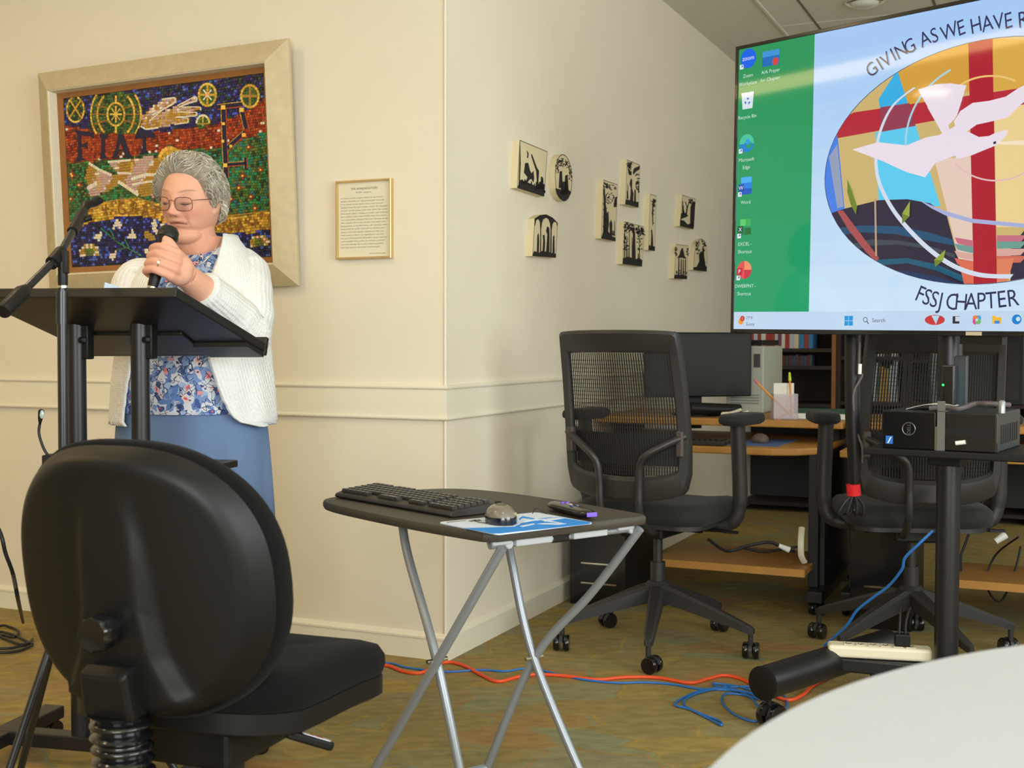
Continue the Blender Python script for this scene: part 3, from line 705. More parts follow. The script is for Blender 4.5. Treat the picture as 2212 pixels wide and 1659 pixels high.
plaque('papercut_plaque', 'small round-topped plaque with a black hilltop, lowest on the far right of the group', [(1845, 1340), (1856, 1180), (1880, 1085), (1905, 1050), (1930, 1042), (1955, 1070), (1972, 1130), (1980, 1210), (1974, 1357)],
       [[(1846, 1338), (1850, 1315), (1880, 1310), (1905, 1255), (1925, 1250), (1945, 1290), (1976, 1310), (1973, 1355)], [(1905, 1260), (1900, 1200), (1915, 1165), (1938, 1165), (1948, 1210), (1940, 1270)], [(1930, 1300), (1938, 1130), (1948, 1130), (1952, 1300)]], 20, [(1872, 1070, 1905, 1180, 22, 6, 13, 'leaf'), (1930, 1060, 1968, 1160, 20, 6, 13, 'leaf'), (1950, 1200, 1972, 1310, 4, 5, 8, 'trunk')])

# ------------------------------------------------------------------ television on its cart
BLKPLASTIC = mat('black_plastic', S(22, 21, 21), rough=0.45, spec=.3, var=.1, vscale=30)
BLKGLOSS = mat('black_gloss_plastic', S(18, 18, 20), rough=0.18, coat=.3)
BLKMETAL = mat('black_powder_coat', S(24, 24, 26), rough=0.38, spec=.5)
GREYMETAL = mat('grey_painted_metal', S(150, 152, 152), rough=0.4, metal=.3)
def screen_mat():
    m = bpy.data.materials.new('lit_screen'); m.use_nodes = True; nt = m.node_tree; b = nt.nodes['Principled BSDF']
    a = node(nt, 'ShaderNodeAttribute'); a.attribute_name = 'Col'
    b.inputs['Base Color'].default_value = (0.004, 0.004, 0.004, 1); b.inputs['Roughness'].default_value = .045; b.inputs['Specular IOR Level'].default_value = .5
    nt.links.new(a.outputs['Color'], b.inputs['Emission Color']); b.inputs['Emission Strength'].default_value = 0.88
    return m
SCREEN = screen_mat()
tvY, tvR = .72268, .01363
TR_ = Vector((math.sin(tvY) * math.cos(tvR), -math.cos(tvY) * math.cos(tvR), -math.sin(tvR)))
TN = Vector((-math.cos(tvY), -math.sin(tvY), 0))
TU = TN.cross(TR_) * -1
if TU.z < 0: TU = -TU
TP = Vector((.698, 3.91, 1.08838))
TW, THH = 1.60, .903
def TV(s, t, n=0.0): return TP + TR_ * s + TU * t + TN * n
def T2(px, py):
    p = WPL(px, py, TP, TN) - TP
    return p.dot(TR_), p.dot(TU)
tvo = thing('television', 'large flat television showing a green desktop and a white slide', 'television', TV(.8, 0, -.03))
def hx(s0, s1, t0, t1, n0, n1): return [TV(s0, t0, n0), TV(s1, t0, n0), TV(s1, t0, n1), TV(s0, t0, n1), TV(s0, t1, n0), TV(s1, t1, n0), TV(s1, t1, n1), TV(s0, t1, n1)]
b = MB()
for q in ((0, .012, 0, THH), (TW - .012, TW, 0, THH), (.012, TW - .012, THH - .011, THH), (.012, TW - .012, 0, .014)): b.hexa(hx(*q, -.03, .004))
b.hexa(hx(.0, TW, 0, THH, -.045, -.03)); b.hexa(hx(.35, 1.25, .1, .62, -.075, -.045))
b.build('bezel', BLKGLOSS, tvo, smooth=False, bevel=.0015)
b = MB(); b.hexa(hx(.80, .845, .002, .012, .004, .0055)); b.build('brand_plate', mat('pale_plate', S(200, 185, 160), rough=.4), tvo, smooth=False, label='small pale plate under the screen')
b = MB(); b.hexa(hx(.78, .90, -.022, 0, -.02, .0)); b.build('sensor_bar', BLKPLASTIC, tvo, smooth=False)
class Paint:
    def __init__(s): s.b = MB()
    def st(s, P, col, n): s.b.add([TV(x, y, n) for x, y in P], [tuple(range(len(P)))], 0, col)
    def px(s, P, col, n): s.st([T2(*p) for p in P], col, n)
    def grad(s, P, cols, n): # quads with per-face colour, coarse steps
        s.st(P, cols, n)
    def text(s, t, x, y, size, col, n, align='CENTER', rot=0.0, sq=1.0):
        v, f = text2d(t, size, align); ca, sa = math.cos(rot), math.sin(rot)
        s.b.add([TV(x + a * sq * ca - c * sa, y + a * sq * sa + c * ca, n) for a, c in v], f, 0, col)
    def done(s, name, par, label=None): return s.b.build(name, SCREEN, par, smooth=False, colattr=True, label=label)
SX0, SX1, SY0, SY1 = .012, TW - .012, .014, THH - .011
scr = Paint(); scr.st([(SX0, SY0), (SX1, SY0), (SX1, SY1), (SX0, SY1)], S(6, 8, 10), .0005)
so = scr.done('screen', tvo)
def sp(name, label=None):
    return Paint(), name, label
p = Paint(); GRN = S(24, 160, 104)
for i in range(6):
    y0, y1 = lerp(.068, SY1, i / 6), lerp(.068, SY1, (i + 1) / 6); k = lerp(1.0, .95, i / 5)
    p.st([(SX0, y0), (.2935, y0), (.2935, y1), (SX0, y1)], S(lerp(22, 40, i / 5), 160 * k, lerp(106, 92, i / 5)), .001)
p.done('desktop_background', so, 'green desktop strip')
p = Paint()
for i in range(12):
    y0, y1 = lerp(.068, SY1, i / 12), lerp(.068, SY1, (i + 1) / 12)
    p.st([(.2935, y0), (1.30, y0), (1.30, y1), (.2935, y1)], S(lerp(206, 168, i / 11), lerp(232, 206, i / 11), lerp(252, 250, i / 11)), .001)
p.st([(1.30, .068), (SX1, .068), (SX1, SY1), (1.30, SY1)], GRN, .001)
p.done('slide_background', so, 'pale blue-white slide')
# oval picture of the slide
EC, EA, EB = (.825, .4625), .483, .3225
def el(t, k=1.0): return (EC[0] + EA * k * math.cos(t), EC[1] + EB * k * math.sin(t))
def clip_oval(P):
    out = list(P)   # convex clip against the oval polygon
    N = 72; E = [el(2 * math.pi * i / N) for i in range(N)]
    for i in range(N):
        a, c = E[i], E[(i + 1) % N]; ins = lambda q: (c[0] - a[0]) * (q[1] - a[1]) - (c[1] - a[1]) * (q[0] - a[0]) >= -1e-9
        new = []
        for j in range(len(out)):
            q, w = out[j], out[(j + 1) % len(out)]
            iq, iw = ins(q), ins(w)
            if iq: new.append(q)
            if iq != iw:
                d1 = (c[0] - a[0]) * (q[1] - a[1]) - (c[1] - a[1]) * (q[0] - a[0]); d2 = (c[0] - a[0]) * (w[1] - a[1]) - (c[1] - a[1]) * (w[0] - a[0])
                t = d1 / (d1 - d2); new.append((q[0] + (w[0] - q[0]) * t, q[1] + (w[1] - q[1]) * t))
        out = new
        if not out: break
    return out
p = Paint()
p.st([el(2 * math.pi * i / 72, 1.006) for i in range(72)], S(60, 70, 110), .0014)
p.st([el(2 * math.pi * i / 72) for i in range(72)], S(208, 182, 118), .0017)
layer = [.0017]
def zt(x, y): return T2(1560 + x / 2.2423, y / 2.2419)
def oz(P, col):
    layer[0] += .00016
    q = clip_oval([zt(*a) for a in P])
    if len(q) > 2: p.st(q, col, layer[0])
def strip(P1, P2, col):     # ribbon between two polylines
    layer[0] += .00016
    for i in range(len(P1) - 1):
        q = clip_oval([zt(*P1[i]), zt(*P1[i + 1]), zt(*P2[i + 1]), zt(*P2[i])])
        if len(q) < 3: continue
        ar = sum(q[k][0] * q[(k + 1) % len(q)][1] - q[(k + 1) % len(q)][0] * q[k][1] for k in range(len(q)))
        p.st(q if ar > 0 else q[::-1], col, layer[0])
def ccw(P):
    q = [zt(*a) for a in P]
    ar = sum(q[k][0] * q[(k + 1) % len(q)][1] - q[(k + 1) % len(q)][0] * q[k][1] for k in range(len(q)))
    return P if ar > 0 else P[::-1]
# quarters of colour
oz(ccw([(840, 340), (1210, 190), (1210, 440), (900, 520)]), S(214, 160, 62))
oz(ccw([(1300, 190), (1900, 190), (1900, 420), (1310, 440)]), S(220, 170, 74))
oz(ccw([(760, 480), (850, 340), (940, 620), (780, 640), (770, 560)]), S(52, 178, 232))
oz(ccw([(745, 640), (940, 610), (1060, 1000), (760, 975)]), S(92, 206, 242))
oz(ccw([(490, 640), (560, 640), (600, 1060), (500, 1060)]), S(70, 130, 230))
oz(ccw([(520, 760), (560, 700), (590, 1000), (560, 1010)]), S(150, 160, 190))
oz(ccw([(1030, 770), (1220, 760), (1220, 1380), (1180, 1380)]), S(232, 206, 190))
oz(ccw([(1320, 470), (1700, 430), (1700, 1100), (1330, 1100)]), S(240, 212, 150))
# crossing bands
oz(ccw([(560, 590), (640, 545), (1500, 420), (1500, 500), (560, 670)]), S(184, 38, 58))
oz(ccw([(770, 520), (910, 500), (940, 610), (770, 640)]), S(150, 60, 84))
oz(ccw([(1195, 190), (1312, 190), (1335, 1400), (1222, 1400)]), S(178, 22, 48))
# dark hills
strip([(480, 1050), (600, 1010), (760, 970), (900, 965), (1010, 985), (1090, 1040), (1180, 1380)], [(480, 1420), (600, 1420), (760, 1420), (900, 1420), (1010, 1420), (1090, 1420), (1180, 1420)], S(42, 36, 62))
strip([(1400, 1200), (1480, 1100), (1700, 1080), (1900, 1080)], [(1400, 1420), (1480, 1420), (1700, 1420), (1900, 1420)], S(44, 40, 66))
strip([(500, 1110), (680, 1092), (850, 1095), (1000, 1125), (1120, 1160)], [(500, 1150), (680, 1125), (850, 1135), (1000, 1165), (1130, 1190)], S(28, 82, 118))
strip([(560, 1200), (720, 1160), (860, 1165), (1000, 1190), (1130, 1230)], [(560, 1240), (720, 1190), (860, 1185), (1000, 1205), (1130, 1250)], S(62, 74, 84))
strip([(720, 1260), (900, 1250), (1040, 1280), (1180, 1340)], [(720, 1290), (900, 1275), (1040, 1310), (1180, 1370)], S(24, 92, 120))
strip([(680, 1320), (900, 1310), (1060, 1345), (1200, 1390)], [(680, 1420), (900, 1420), (1060, 1420), (1200, 1420)], S(26, 54, 96))
strip([(560, 1020), (620, 1120), (700, 1220), (750, 1270)], [(590, 1020), (650, 1100), (710, 1180), (765, 1250)], S(170, 80, 84))
for k, (c, y) in enumerate(((S(200, 110, 130), 1150), (S(110, 160, 150), 1180), (S(220, 170, 160), 1215), (S(210, 110, 90), 1250))):
    strip([(1130, y), (1220, y + 15)], [(1145, y + 30), (1222, y + 48)], c)
    strip([(1335, y - 10), (1480, y - 10)], [(1335, y + 25), (1450, y + 22)], c)
oz(ccw([(1150, 1260), (1222, 1275), (1224, 1400), (1180, 1390)]), S(224, 110, 84))
oz(ccw([(1336, 1255), (1420, 1250), (1380, 1390), (1336, 1390)]), S(226, 130, 96))
# rings
def ring(cx, cy, rx, ry, w, a0, a1, col, n=48):
    A = [(cx + rx * math.cos(R(lerp(a0, a1, i / n))), cy - ry * math.sin(R(lerp(a0, a1, i / n)))) for i in range(n + 1)]
    B = [(cx + (rx - w) * math.cos(R(lerp(a0, a1, i / n))), cy - (ry - w) * math.sin(R(lerp(a0, a1, i / n)))) for i in range(n + 1)]
    strip(A, B, col)
_rp = [(p_.x, p_.y) for p_ in spline([Vector((x_, y_, 0)) for x_, y_ in ((930, 425), (825, 515), (764, 640), (743, 760), (756, 880), (812, 1000), (890, 1105), (1000, 1215), (1120, 1298), (1250, 1342), (1400, 1350))], 6)]
strip(_rp, [(x_ + 14 + 3 * k_ / len(_rp), y_ - 22 * k_ / len(_rp)) for k_, (x_, y_) in enumerate(_rp)], S(214, 224, 240))
ring(1330, 700, 440, 420, 9, 120, 200, S(170, 214, 226)); ring(1330, 640, 260, 240, 8, 220, 320, S(232, 190, 190)); ring(1310, 560, 240, 195, 9, 60, 150, S(240, 200, 120))
strip([(960, 970), (1080, 1020), (1215, 1060), (1480, 1085)], [(1020, 1010), (1090, 1045), (1215, 1080), (1480, 1105)], S(170, 178, 222))
strip([(743, 960), (748, 1240)], [(752, 960), (757, 1240)], S(190, 160, 130))
# white bird
BIRD = S(238, 226, 238)
strip([(640, 725), (760, 690), (900, 705), (1000, 665), (1060, 655), (1120, 660), (1180, 630)], [(640, 727), (780, 780), (900, 835), (990, 860), (1040, 790), (1120, 760), (1180, 740)], BIRD)
strip([(955, 435), (1040, 410), (1110, 405), (1190, 415)], [(1070, 640), (1110, 600), (1130, 580), (1145, 560)], BIRD)
strip([(1000, 520), (1060, 560), (1100, 600)], [(1075, 650), (1090, 655), (1120, 665)], BIRD)
strip([(1130, 590), (1160, 540), (1220, 500), (1300, 490), (1380, 470), (1440, 430), (1500, 400)], [(1150, 680), (1190, 640), (1240, 605), (1310, 590), (1390, 570), (1440, 520), (1500, 470)], BIRD)
strip([(1140, 640), (1200, 640), (1250, 665), (1300, 660), (1340, 640), (1390, 630)], [(1140, 770), (1200, 760), (1260, 735), (1310, 715), (1345, 700), (1385, 655)], BIRD)
strip([(1050, 660), (1140, 610)], [(1060, 740), (1150, 760)], BIRD)
strip([(1340, 690), (1480, 680)], [(1340, 700), (1480, 705)], S(250, 230, 200))
oz(ccw([(1320, 690), (1334, 684), (1334, 698), (1322, 700)]), S(30, 40, 60))
for L in ([(615, 870), (640, 920), (662, 1000), (655, 1040), (630, 990), (614, 930)], [(880, 1035), (918, 975), (915, 1050), (880, 1085)], [(1035, 1260), (1090, 1210), (1080, 1260), (1040, 1295)]):
    oz(ccw(L), S(110, 134, 46))
    oz(ccw([L[0], L[1], L[2]]), S(150, 170, 70))
p.done('oval_picture', so, 'oval picture of a white bird over a red cross')
# slide lettering on two arcs
p = Paint(); INKB = S(44, 48, 92)
def arc_text(s, a_left, a_right, k, size, flip, N):
    for i, ch in enumerate(s):
        if ch == ' ': continue
        t = lerp(a_left, a_right, i / (N - 1))
        x, y = EC[0] + EA * k * math.cos(t), EC[1] + EB * k * math.sin(t)
        dx, dy = -EA * math.sin(t), EB * math.cos(t)
        if not flip: dx, dy = -dx, -dy
        p.text(ch, x, y, size, INKB, .0042, 'CENTER', math.atan2(dy, dx))
# top line: from lower left up and over; letters placed by their measured spots
for ch, x, y in zip('GIVINGASWEHAVER', (745, 783, 812, 846, 882, 924, 995, 1040, 1110, 1166, 1238, 1292, 1346, 1392, 1463), (362, 338, 318, 294, 275, 255, 220, 205, 186, 170, 158, 150, 142, 138, 132)):
    s_, t_ = zt(x, y); p.text(ch, s_, t_ - .0, .060, INKB, .0042, 'CENTER', R(interp(x, [740, 900, 1100, 1300, 1450], [36, 24, 14, 8, 6])), .80)
p.done('slide_lettering', so, 'dark blue lettering arched over the oval picture')
p = Paint()
for ch, x, y in zip('FSSJCHAPTER', (950, 985, 1022, 1056, 1112, 1158, 1208, 1258, 1308, 1360, 1415), (1462, 1478, 1490, 1497, 1503, 1504, 1502, 1500, 1497, 1492, 1486)):
    s_, t_ = zt(x, y); p.text(ch, s_, t_ + .002, .064, INKB, .0042, 'CENTER', R(interp(x, [940, 1060, 1250, 1415], [-24, -10, 2, 9])), .85)
p.done('slide_lettering', so, 'dark blue lettering curved under the oval picture')
# taskbar
p = Paint(); p.st([(SX0, SY0), (SX1, SY0), (SX1, .068), (SX0, .068)], S(196, 220, 244), .0016)
def circ(x, y, r, n=20, ry=None): return [(x + r * math.cos(2 * math.pi * i / n), y + (ry or r) * math.sin(2 * math.pi * i / n)) for i in range(n)]
DK = S(70, 80, 100)
p.st(circ(.040, .038, .010), S(244, 160, 40), .002); p.st(circ(.046, .047, .009), S(210, 60, 50), .0023); p.text('1', .046, .0435, .011, S(250, 250, 250), .0026)
p.text('77°F', .060, .044, .014, DK, .002, 'LEFT'); p.text('Sunny', .060, .025, .014, DK, .002, 'LEFT')
wx, wy = T2(1834, 693)
for dx in (0, 1):
    for dy in (0, 1): p.st([(wx - .014 + dx * .0148, wy - .014 + dy * .0148), (wx - .014 + dx * .0148 + .0135, wy - .014 + dy * .0148), (wx - .014 + dx * .0148 + .0135, wy - .014 + dy * .0148 + .0135), (wx - .014 + dx * .0148, wy - .014 + dy * .0148 + .0135)], S(0, 150, 220), .002)
sx, sy = T2(1870, 692); p.st(circ(sx, sy + .002, .0075), DK, .002); p.st(circ(sx, sy + .002, .0055), S(196, 220, 244), .0023); p.st([(sx + .004, sy - .004), (sx + .006, sy - .002), (sx + .012, sy - .009), (sx + .010, sy - .011)], DK, .002)
p.text('Search', sx + .022, sy - .005, .016, DK, .002, 'LEFT')
x, y = T2(2020, 691); p.st(circ(x, y, .030, 24, .014), S(206, 60, 60), .002); p.st([(x - .01, y + .012), (x + .014, y + .012), (x + .004, y - .012)], S(180, 220, 240), .0023)
x, y = T2(2066, 691); p.st([(x - .010, y - .010), (x + .010, y - .010), (x + .010, y + .010), (x - .010, y + .010)], S(40, 44, 60), .002); p.st([(x - .002, y - .004), (x + .012, y - .004), (x + .012, y + .009), (x - .002, y + .009)], S(210, 214, 224), .0023)
x, y = T2(2111, 691)
for k, c in enumerate((S(60, 170, 230), S(240, 130, 60), S(220, 80, 150), S(120, 190, 110))): p.st(circ(x + .006 * math.cos(1.57 * k + .8), y + .006 * math.sin(1.57 * k + .8), .008), c, .002 + .0002 * k)
p.st(circ(x, y, .004), S(196, 220, 244), .003)
x, y = T2(2154, 691); p.st([(x - .013, y - .010), (x + .013, y - .010), (x + .013, y + .007), (x - .002, y + .007), (x - .004, y + .011), (x - .013, y + .011)], S(246, 190, 60), .002); p.st([(x - .006, y - .010), (x + .008, y - .010), (x + .008, y - .002), (x - .006, y - .002)], S(60, 140, 220), .0023)
x, y = T2(2197, 690); p.st(circ(x, y, .013), S(20, 130, 210), .002); p.st(circ(x + .004, y + .001, .006), S(196, 230, 240), .0023)
p.done('taskbar', so, 'pale taskbar along the bottom of the screen')
# desktop icons
WHT = S(236, 240, 246)
def lab(p, x, y, lines, size=.0155):
    for i, l in enumerate(lines): p.text(l, x, y - i * .024, size, S(206, 232, 220), .002)
def arrow(p, x, y):
    p.st([(x, y), (x + .014, y), (x + .014, y + .014), (x, y + .014)], WHT, .0026); p.st([(x + .003, y + .003), (x + .008, y + .009), (x + .005, y + .011), (x + .012, y + .012), (x + .011, y + .005), (x + .009, y + .007)], S(40, 90, 180), .0029)
x0 = .050
p = Paint(); y = T2(1610, 128)[1]; p.st(circ(x0, y, .030, 28), S(10, 100, 236), .002); p.text('zoom', x0, y - .005, .020, WHT, .0024); arrow(p, x0 - .032, y - .030); lab(p, x0, y - .058, ['Zoom', 'Workplace']); p.done('desktop_icon', so, 'blue round icon')
p = Paint(); X, y = T2(1666, 126); p.st([(X - .032, y - .022), (X + .032, y - .022), (X + .032, y + .024), (X - .032, y + .024)], S(24, 110, 190), .002); p.st([(X - .032, y + .006), (X + .032, y + .006), (X + .032, y + .024), (X - .032, y + .024)], S(60, 150, 220), .0022); p.st(circ(X + .018, y - .012, .012), S(210, 70, 76), .0024); lab(p, X, y - .044, ['A/A Prayer', 'for Chapter']); p.done('desktop_icon', so, 'blue slide thumbnail icon')
p = Paint(); y = T2(1610, 218)[1]; p.st([(x0 - .019, y - .026), (x0 + .019, y - .026), (x0 + .024, y + .024), (x0 - .024, y + .024)], S(220, 232, 242), .002); p.st([(x0 - .024, y + .019), (x0 + .024, y + .019), (x0 + .024, y + .025), (x0 - .024, y + .025)], S(246, 250, 252), .0023)
for k in range(3): a = 2.09 * k + 1.57; p.st([(x0 + .012 * math.cos(a + q) * s, y - .003 + .012 * math.sin(a + q) * s) for q, s in ((-.6, 1), (.3, 1), (.3, .5), (-.6, .5))], S(30, 110, 210), .0025)
lab(p, x0, y - .056, ['Recycle Bin']); p.done('desktop_icon', so, 'white waste bin icon')
p = Paint(); y = T2(1610, 310)[1]; p.st(circ(x0, y, .028, 28), S(20, 130, 214), .002); p.st([(x0 + .028 * math.cos(a), y + .028 * math.sin(a)) for a in [R(q) for q in range(-10, 190, 12)]] + [(x0 - .012, y - .002), (x0 + .004, y + .008)], S(70, 200, 160), .0023); p.st(circ(x0 + .008, y - .006, .011), S(24, 160, 104), .0026); p.st(circ(x0 + .004, y + .004, .009), S(40, 160, 230), .0028); arrow(p, x0 - .030, y - .030); lab(p, x0, y - .056, ['Microsoft', 'Edge']); p.done('desktop_icon', so, 'blue and green swirl icon')
p = Paint(); y = T2(1610, 402)[1]
for i, c in enumerate((S(20, 90, 200), S(30, 130, 230), S(70, 180, 245))): p.st([(x0 - .020, y - .026 + i * .018), (x0 + .022, y - .026 + i * .018), (x0 + .022, y - .008 + i * .018), (x0 - .020, y - .008 + i * .018)], c, .002)
p.st([(x0 - .030, y - .016), (x0 - .008, y - .016), (x0 - .008, y + .006), (x0 - .030, y + .006)], S(20, 70, 170), .0023); p.text('W', x0 - .019, y - .011, .018, WHT, .0026); arrow(p, x0 - .030, y - .032); lab(p, x0, y - .056, ['Word']); p.done('desktop_icon', so, 'blue document icon')
p = Paint(); y = T2(1610, 492)[1]
for (dx, dy, c) in ((-.02, .006, S(90, 210, 110)), (.001, .006, S(60, 180, 90)), (.001, -.022, S(24, 110, 50)), (-.02, -.022, S(20, 130, 80))): p.st([(x0 + dx, y + dy), (x0 + dx + .021, y + dy), (x0 + dx + .021, y + dy + .021), (x0 + dx, y + dy + .021)], c, .002)
p.st([(x0 - .030, y - .016), (x0 - .008, y - .016), (x0 - .008, y + .006), (x0 - .030, y + .006)], S(14, 90, 60), .0023); p.text('X', x0 - .019, y - .011, .018, WHT, .0026); arrow(p, x0 - .030, y - .032); lab(p, x0, y - .056, ['EXCEL -', 'Shortcut']); p.done('desktop_icon', so, 'green spreadsheet icon')
p = Paint(); y = T2(1610, 583)[1]; p.st(circ(x0, y, .028, 28), S(226, 84, 84), .002); p.st([(x0, y)] + [(x0 + .028 * math.cos(R(a)), y + .028 * math.sin(R(a))) for a in range(0, 91, 10)], S(246, 150, 110), .0023); p.st([(x0, y)] + [(x0 + .028 * math.cos(R(a)), y + .028 * math.sin(R(a))) for a in range(-90, 1, 10)], S(206, 50, 70), .0023); p.st([(x0 - .030, y - .016), (x0 - .008, y - .016), (x0 - .008, y + .006), (x0 - .030, y + .006)], S(190, 40, 60), .0025); p.text('P', x0 - .019, y - .011, .018, WHT, .0028); arrow(p, x0 - .030, y - .032); lab(p, x0, y - .056, ['POWERPNT -', 'Shortcut']); p.done('desktop_icon', so, 'red round chart icon')

# cart: column, mount, crossbar, two tube legs with casters, shelf
tdir = Vector((math.sin(tvY), -math.cos(tvY), 0))
zb = .13
CB0 = WZ(1800, 1428, zb); LEG0 = WZ(1648, 1476, zb)
BH0 = Vector((1.2257, 3.4278, 0))
CB1 = CB0 + (Vector((BH0.x, BH0.y, zb)) - CB0) * 2
cart = thing('television_cart', 'black wheeled television cart with a single round column and tube legs', 'cart', BH0)
b = MB(); b.cyl(BH0 + Vector((0, 0, .06)), BH0 + Vector((0, 0, 1.75)), .0325, n=24); b.build('column', BLKMETAL, cart)
b = MB()
mc = BH0 + TN * .03; 
b.hexa([mc + tdir * s + TN * n_ + Vector((0, 0, z)) for z in (1.32, 1.62) for s, n_ in ((-.12, 0), (.12, 0), (.12, .02), (-.12, .02))])
for s in (-.22, .22): b.box(TV(.8 + s, .36, -.083), (.04, .014, .5), Matrix((tdir, TN, Vector((0, 0, 1)))).transposed())
b.box(TV(.8, .42, -.09), (.5, .012, .05), Matrix((tdir, TN, Vector((0, 0, 1)))).transposed())
b.build('mount_bracket', BLKMETAL, cart, smooth=False, bevel=.003)
b = MB(); dcb = (CB1 - CB0).normalized()
b.box((CB0 + CB1) / 2, ((CB1 - CB0).length, .075, .04), Matrix((dcb, Vector((-dcb.y, dcb.x, 0)), Vector((0, 0, 1)))).transposed()); b.build('crossbar', BLKMETAL, cart, smooth=False, bevel=.005)
CHROMED = mat('dark_metal', S(70, 70, 72), rough=.3, metal=.8)
def caster_at(p, par, ang=0.0, r=.028, w=.02):
    b = MB(); d = Vector((math.cos(ang), math.sin(ang), 0)); s = Vector((-d.y, d.x, 0)); c = Vector((p.x, p.y, r)) + d * .012
    for k in (-1, 1): b.lathe([(r * .35, -w / 2), (r * .92, -w / 2), (r, -w / 3), (r, w / 3), (r * .92, w / 2), (r * .35, w / 2)], c + s * (k * w * .75), s, 20)
    o = b.build('caster', BLKGLOSS, par)
    b = MB()
    hood = [c + s * q for q in (-.004, .004)]
    rings = []
    for q in (-.007, .007):
        rings.append([c + s * q + (d * math.cos(R(a)) + Vector((0, 0, 1)) * math.sin(R(a))) * (r * 1.1) for a in range(20, 171, 15)] + [c + s * q + d * (-r * .5), c + s * q + d * (r * .5)])
    b.loft(rings, True, True, True); b.cyl(Vector((p.x, p.y, r * 1.0)), Vector((p.x, p.y, p.z)), .008, n=10)
    b.build('fork', BLKPLASTIC, o)
    return o
for nm, cb in (('leg', CB0), ('leg', CB1)):
    dleg = (LEG0 - CB0).normalized() if cb is CB0 else TN.copy()
    A_ = cb - dleg * .30; B_ = cb + dleg * ((LEG0 - CB0).length)
    b = MB(); b.tube([A_, B_], .046, 24, True, flat=1.0); lg = b.build('leg', BLKMETAL, cart)
    b = MB(); b.lathe([(.0465, 0), (.0475, .003), (.040, .006), (.01, .007)], B_ - dleg * .002, dleg, 24); b.build('end_cap', BLKPLASTIC, lg)
    for q in (A_ + dleg * .03, B_ - dleg * .028): caster_at(Vector((q.x, q.y, .10)), cart, .6, r=.034, w=.024)
shelf_c = TV(.72, -.335, .10); sz = .768
M3 = Matrix((tdir, TN, Vector((0, 0, 1)))).transposed()
pcL = WZ(1905, 966, .772); pcR = WZ(2152, 978, .772)
pdir = (pcR - pcL).normalized(); pback = Vector((pdir.y, -pdir.x, 0)); pback = pback if pback.y > 0 else -pback
PM = Matrix((pdir, pback, Vector((0, 0, 1)))).transposed()
PWD = (pcR - pcL).length
b = MB(); sc0 = pcL + pdir * (PWD * .5 + .03) + pback * .17; b.box(Vector((sc0.x, sc0.y, .760)), (PWD + .16, .36, .02), PM)
b.box(Vector((BH0.x, BH0.y, .742)), (.09, .09, .05), PM); b.build('shelf', BLKPLASTIC, cart, smooth=False, bevel=.004)
# desktop computer lying on the shelf
pc = thing('desktop_computer', 'small black desktop computer lying flat on the television cart shelf', 'computer', Vector((sc0.x, sc0.y, .770)))
PCSIDE = mat('grey_black_steel', S(62, 68, 72), rough=.4, metal=.3)
PCD = .30; ph = .103; pz = .7705
def PB(s, d, z): return Vector((pcL.x, pcL.y, 0)) + pdir * s + pback * d + Vector((0, 0, z))
def pbox(b, s0, s1, d0, d1, z0, z1): b.hexa([PB(s0, d0, z0), PB(s1, d0, z0), PB(s1, d1, z0), PB(s0, d1, z0), PB(s0, d0, z1), PB(s1, d0, z1), PB(s1, d1, z1), PB(s0, d1, z1)])
b = MB(); pbox(b, 0, PWD, .016, PCD, pz, pz + ph); b.build('case', PCSIDE, pc, smooth=False, bevel=.003)
b = MB(); pbox(b, 0, PWD * .48, 0, .017, pz, pz + ph); pbox(b, PWD * .50, PWD, 0, .017, pz, pz + ph); b.build('front_bezel', BLKGLOSS, pc, smooth=False, bevel=.003)
b = MB(); pbox(b, PWD * .475, PWD * .50, -.003, .012, pz, pz + ph * .62); b.build('drive_trim', mat('tan_trim', S(96, 86, 66), rough=.5), pc, smooth=False)
b = MB(); b.tube([PB(PWD * .243 + .017 * math.cos(R(a)), -.001, pz + .055 + .017 * math.sin(R(a))) for a in range(0, 360, 15)], .0014, 6, closed=True); b.build('round_emblem', mat('dull_silver', S(120, 120, 118), rough=.35, metal=.7), pc)
v, f = text2d('DELL'); b = MB(); b.add([PB(PWD * .243 - (y - .35) * .013, -.002, pz + .055 + x * .013) for x, y in v], f); b.build('emblem_letter', mat('dull_silver'), pc, smooth=False)
b = MB(); pbox(b, PWD * .035, PWD * .10, -.0012, 0, pz + .012, pz + .034); o = b.build('sticker', mat('blue_sticker', S(40, 110, 200), rough=.4), pc, smooth=False, label='small blue and white sticker')
b = MB(); b.add([PB(PWD * .05, -.0018, pz + .014), PB(PWD * .062, -.0018, pz + .014), PB(PWD * .09, -.0018, pz + .031), PB(PWD * .078, -.0018, pz + .031)], [(0, 1, 2, 3)]); b.build('sticker_mark', mat('white_print', S(230, 235, 240), rough=.5), o, smooth=False)
b = MB(); b.cyl(PB(PWD * .66, -.004, pz + .022), PB(PWD * .74, -.004, pz + .026), .006, n=10); b.build('usb_stick', mat('white_gloss_plastic', S(235, 235, 225), rough=.2), pc, label='white stick plugged into the front')
b = MB(); pbox(b, PWD * .53, PWD * .97, -.001, 0, pz + .040, pz + .062); b.build('disc_drive', BLKPLASTIC, pc, smooth=False)
b = MB()
for k in range(8): pbox(b, PWD, PWD + .001, .05 + k * .028, .065 + k * .028, pz + .02, pz + .07)
b.build('side_vents', BLKPLASTIC, pc, smooth=False, kind='stuff')
b = MB(); b.add([], []); 
STRAP = mat('grey_strap', S(98, 98, 92), rough=.7)
b = MB(); pbox(b, PWD * .497, PWD * .565, -.005, -.003, pz - .0, pz + ph + .03); pbox(b, PWD * .497, PWD * .565, -.005, .30, pz + ph + .001, pz + ph + .004)
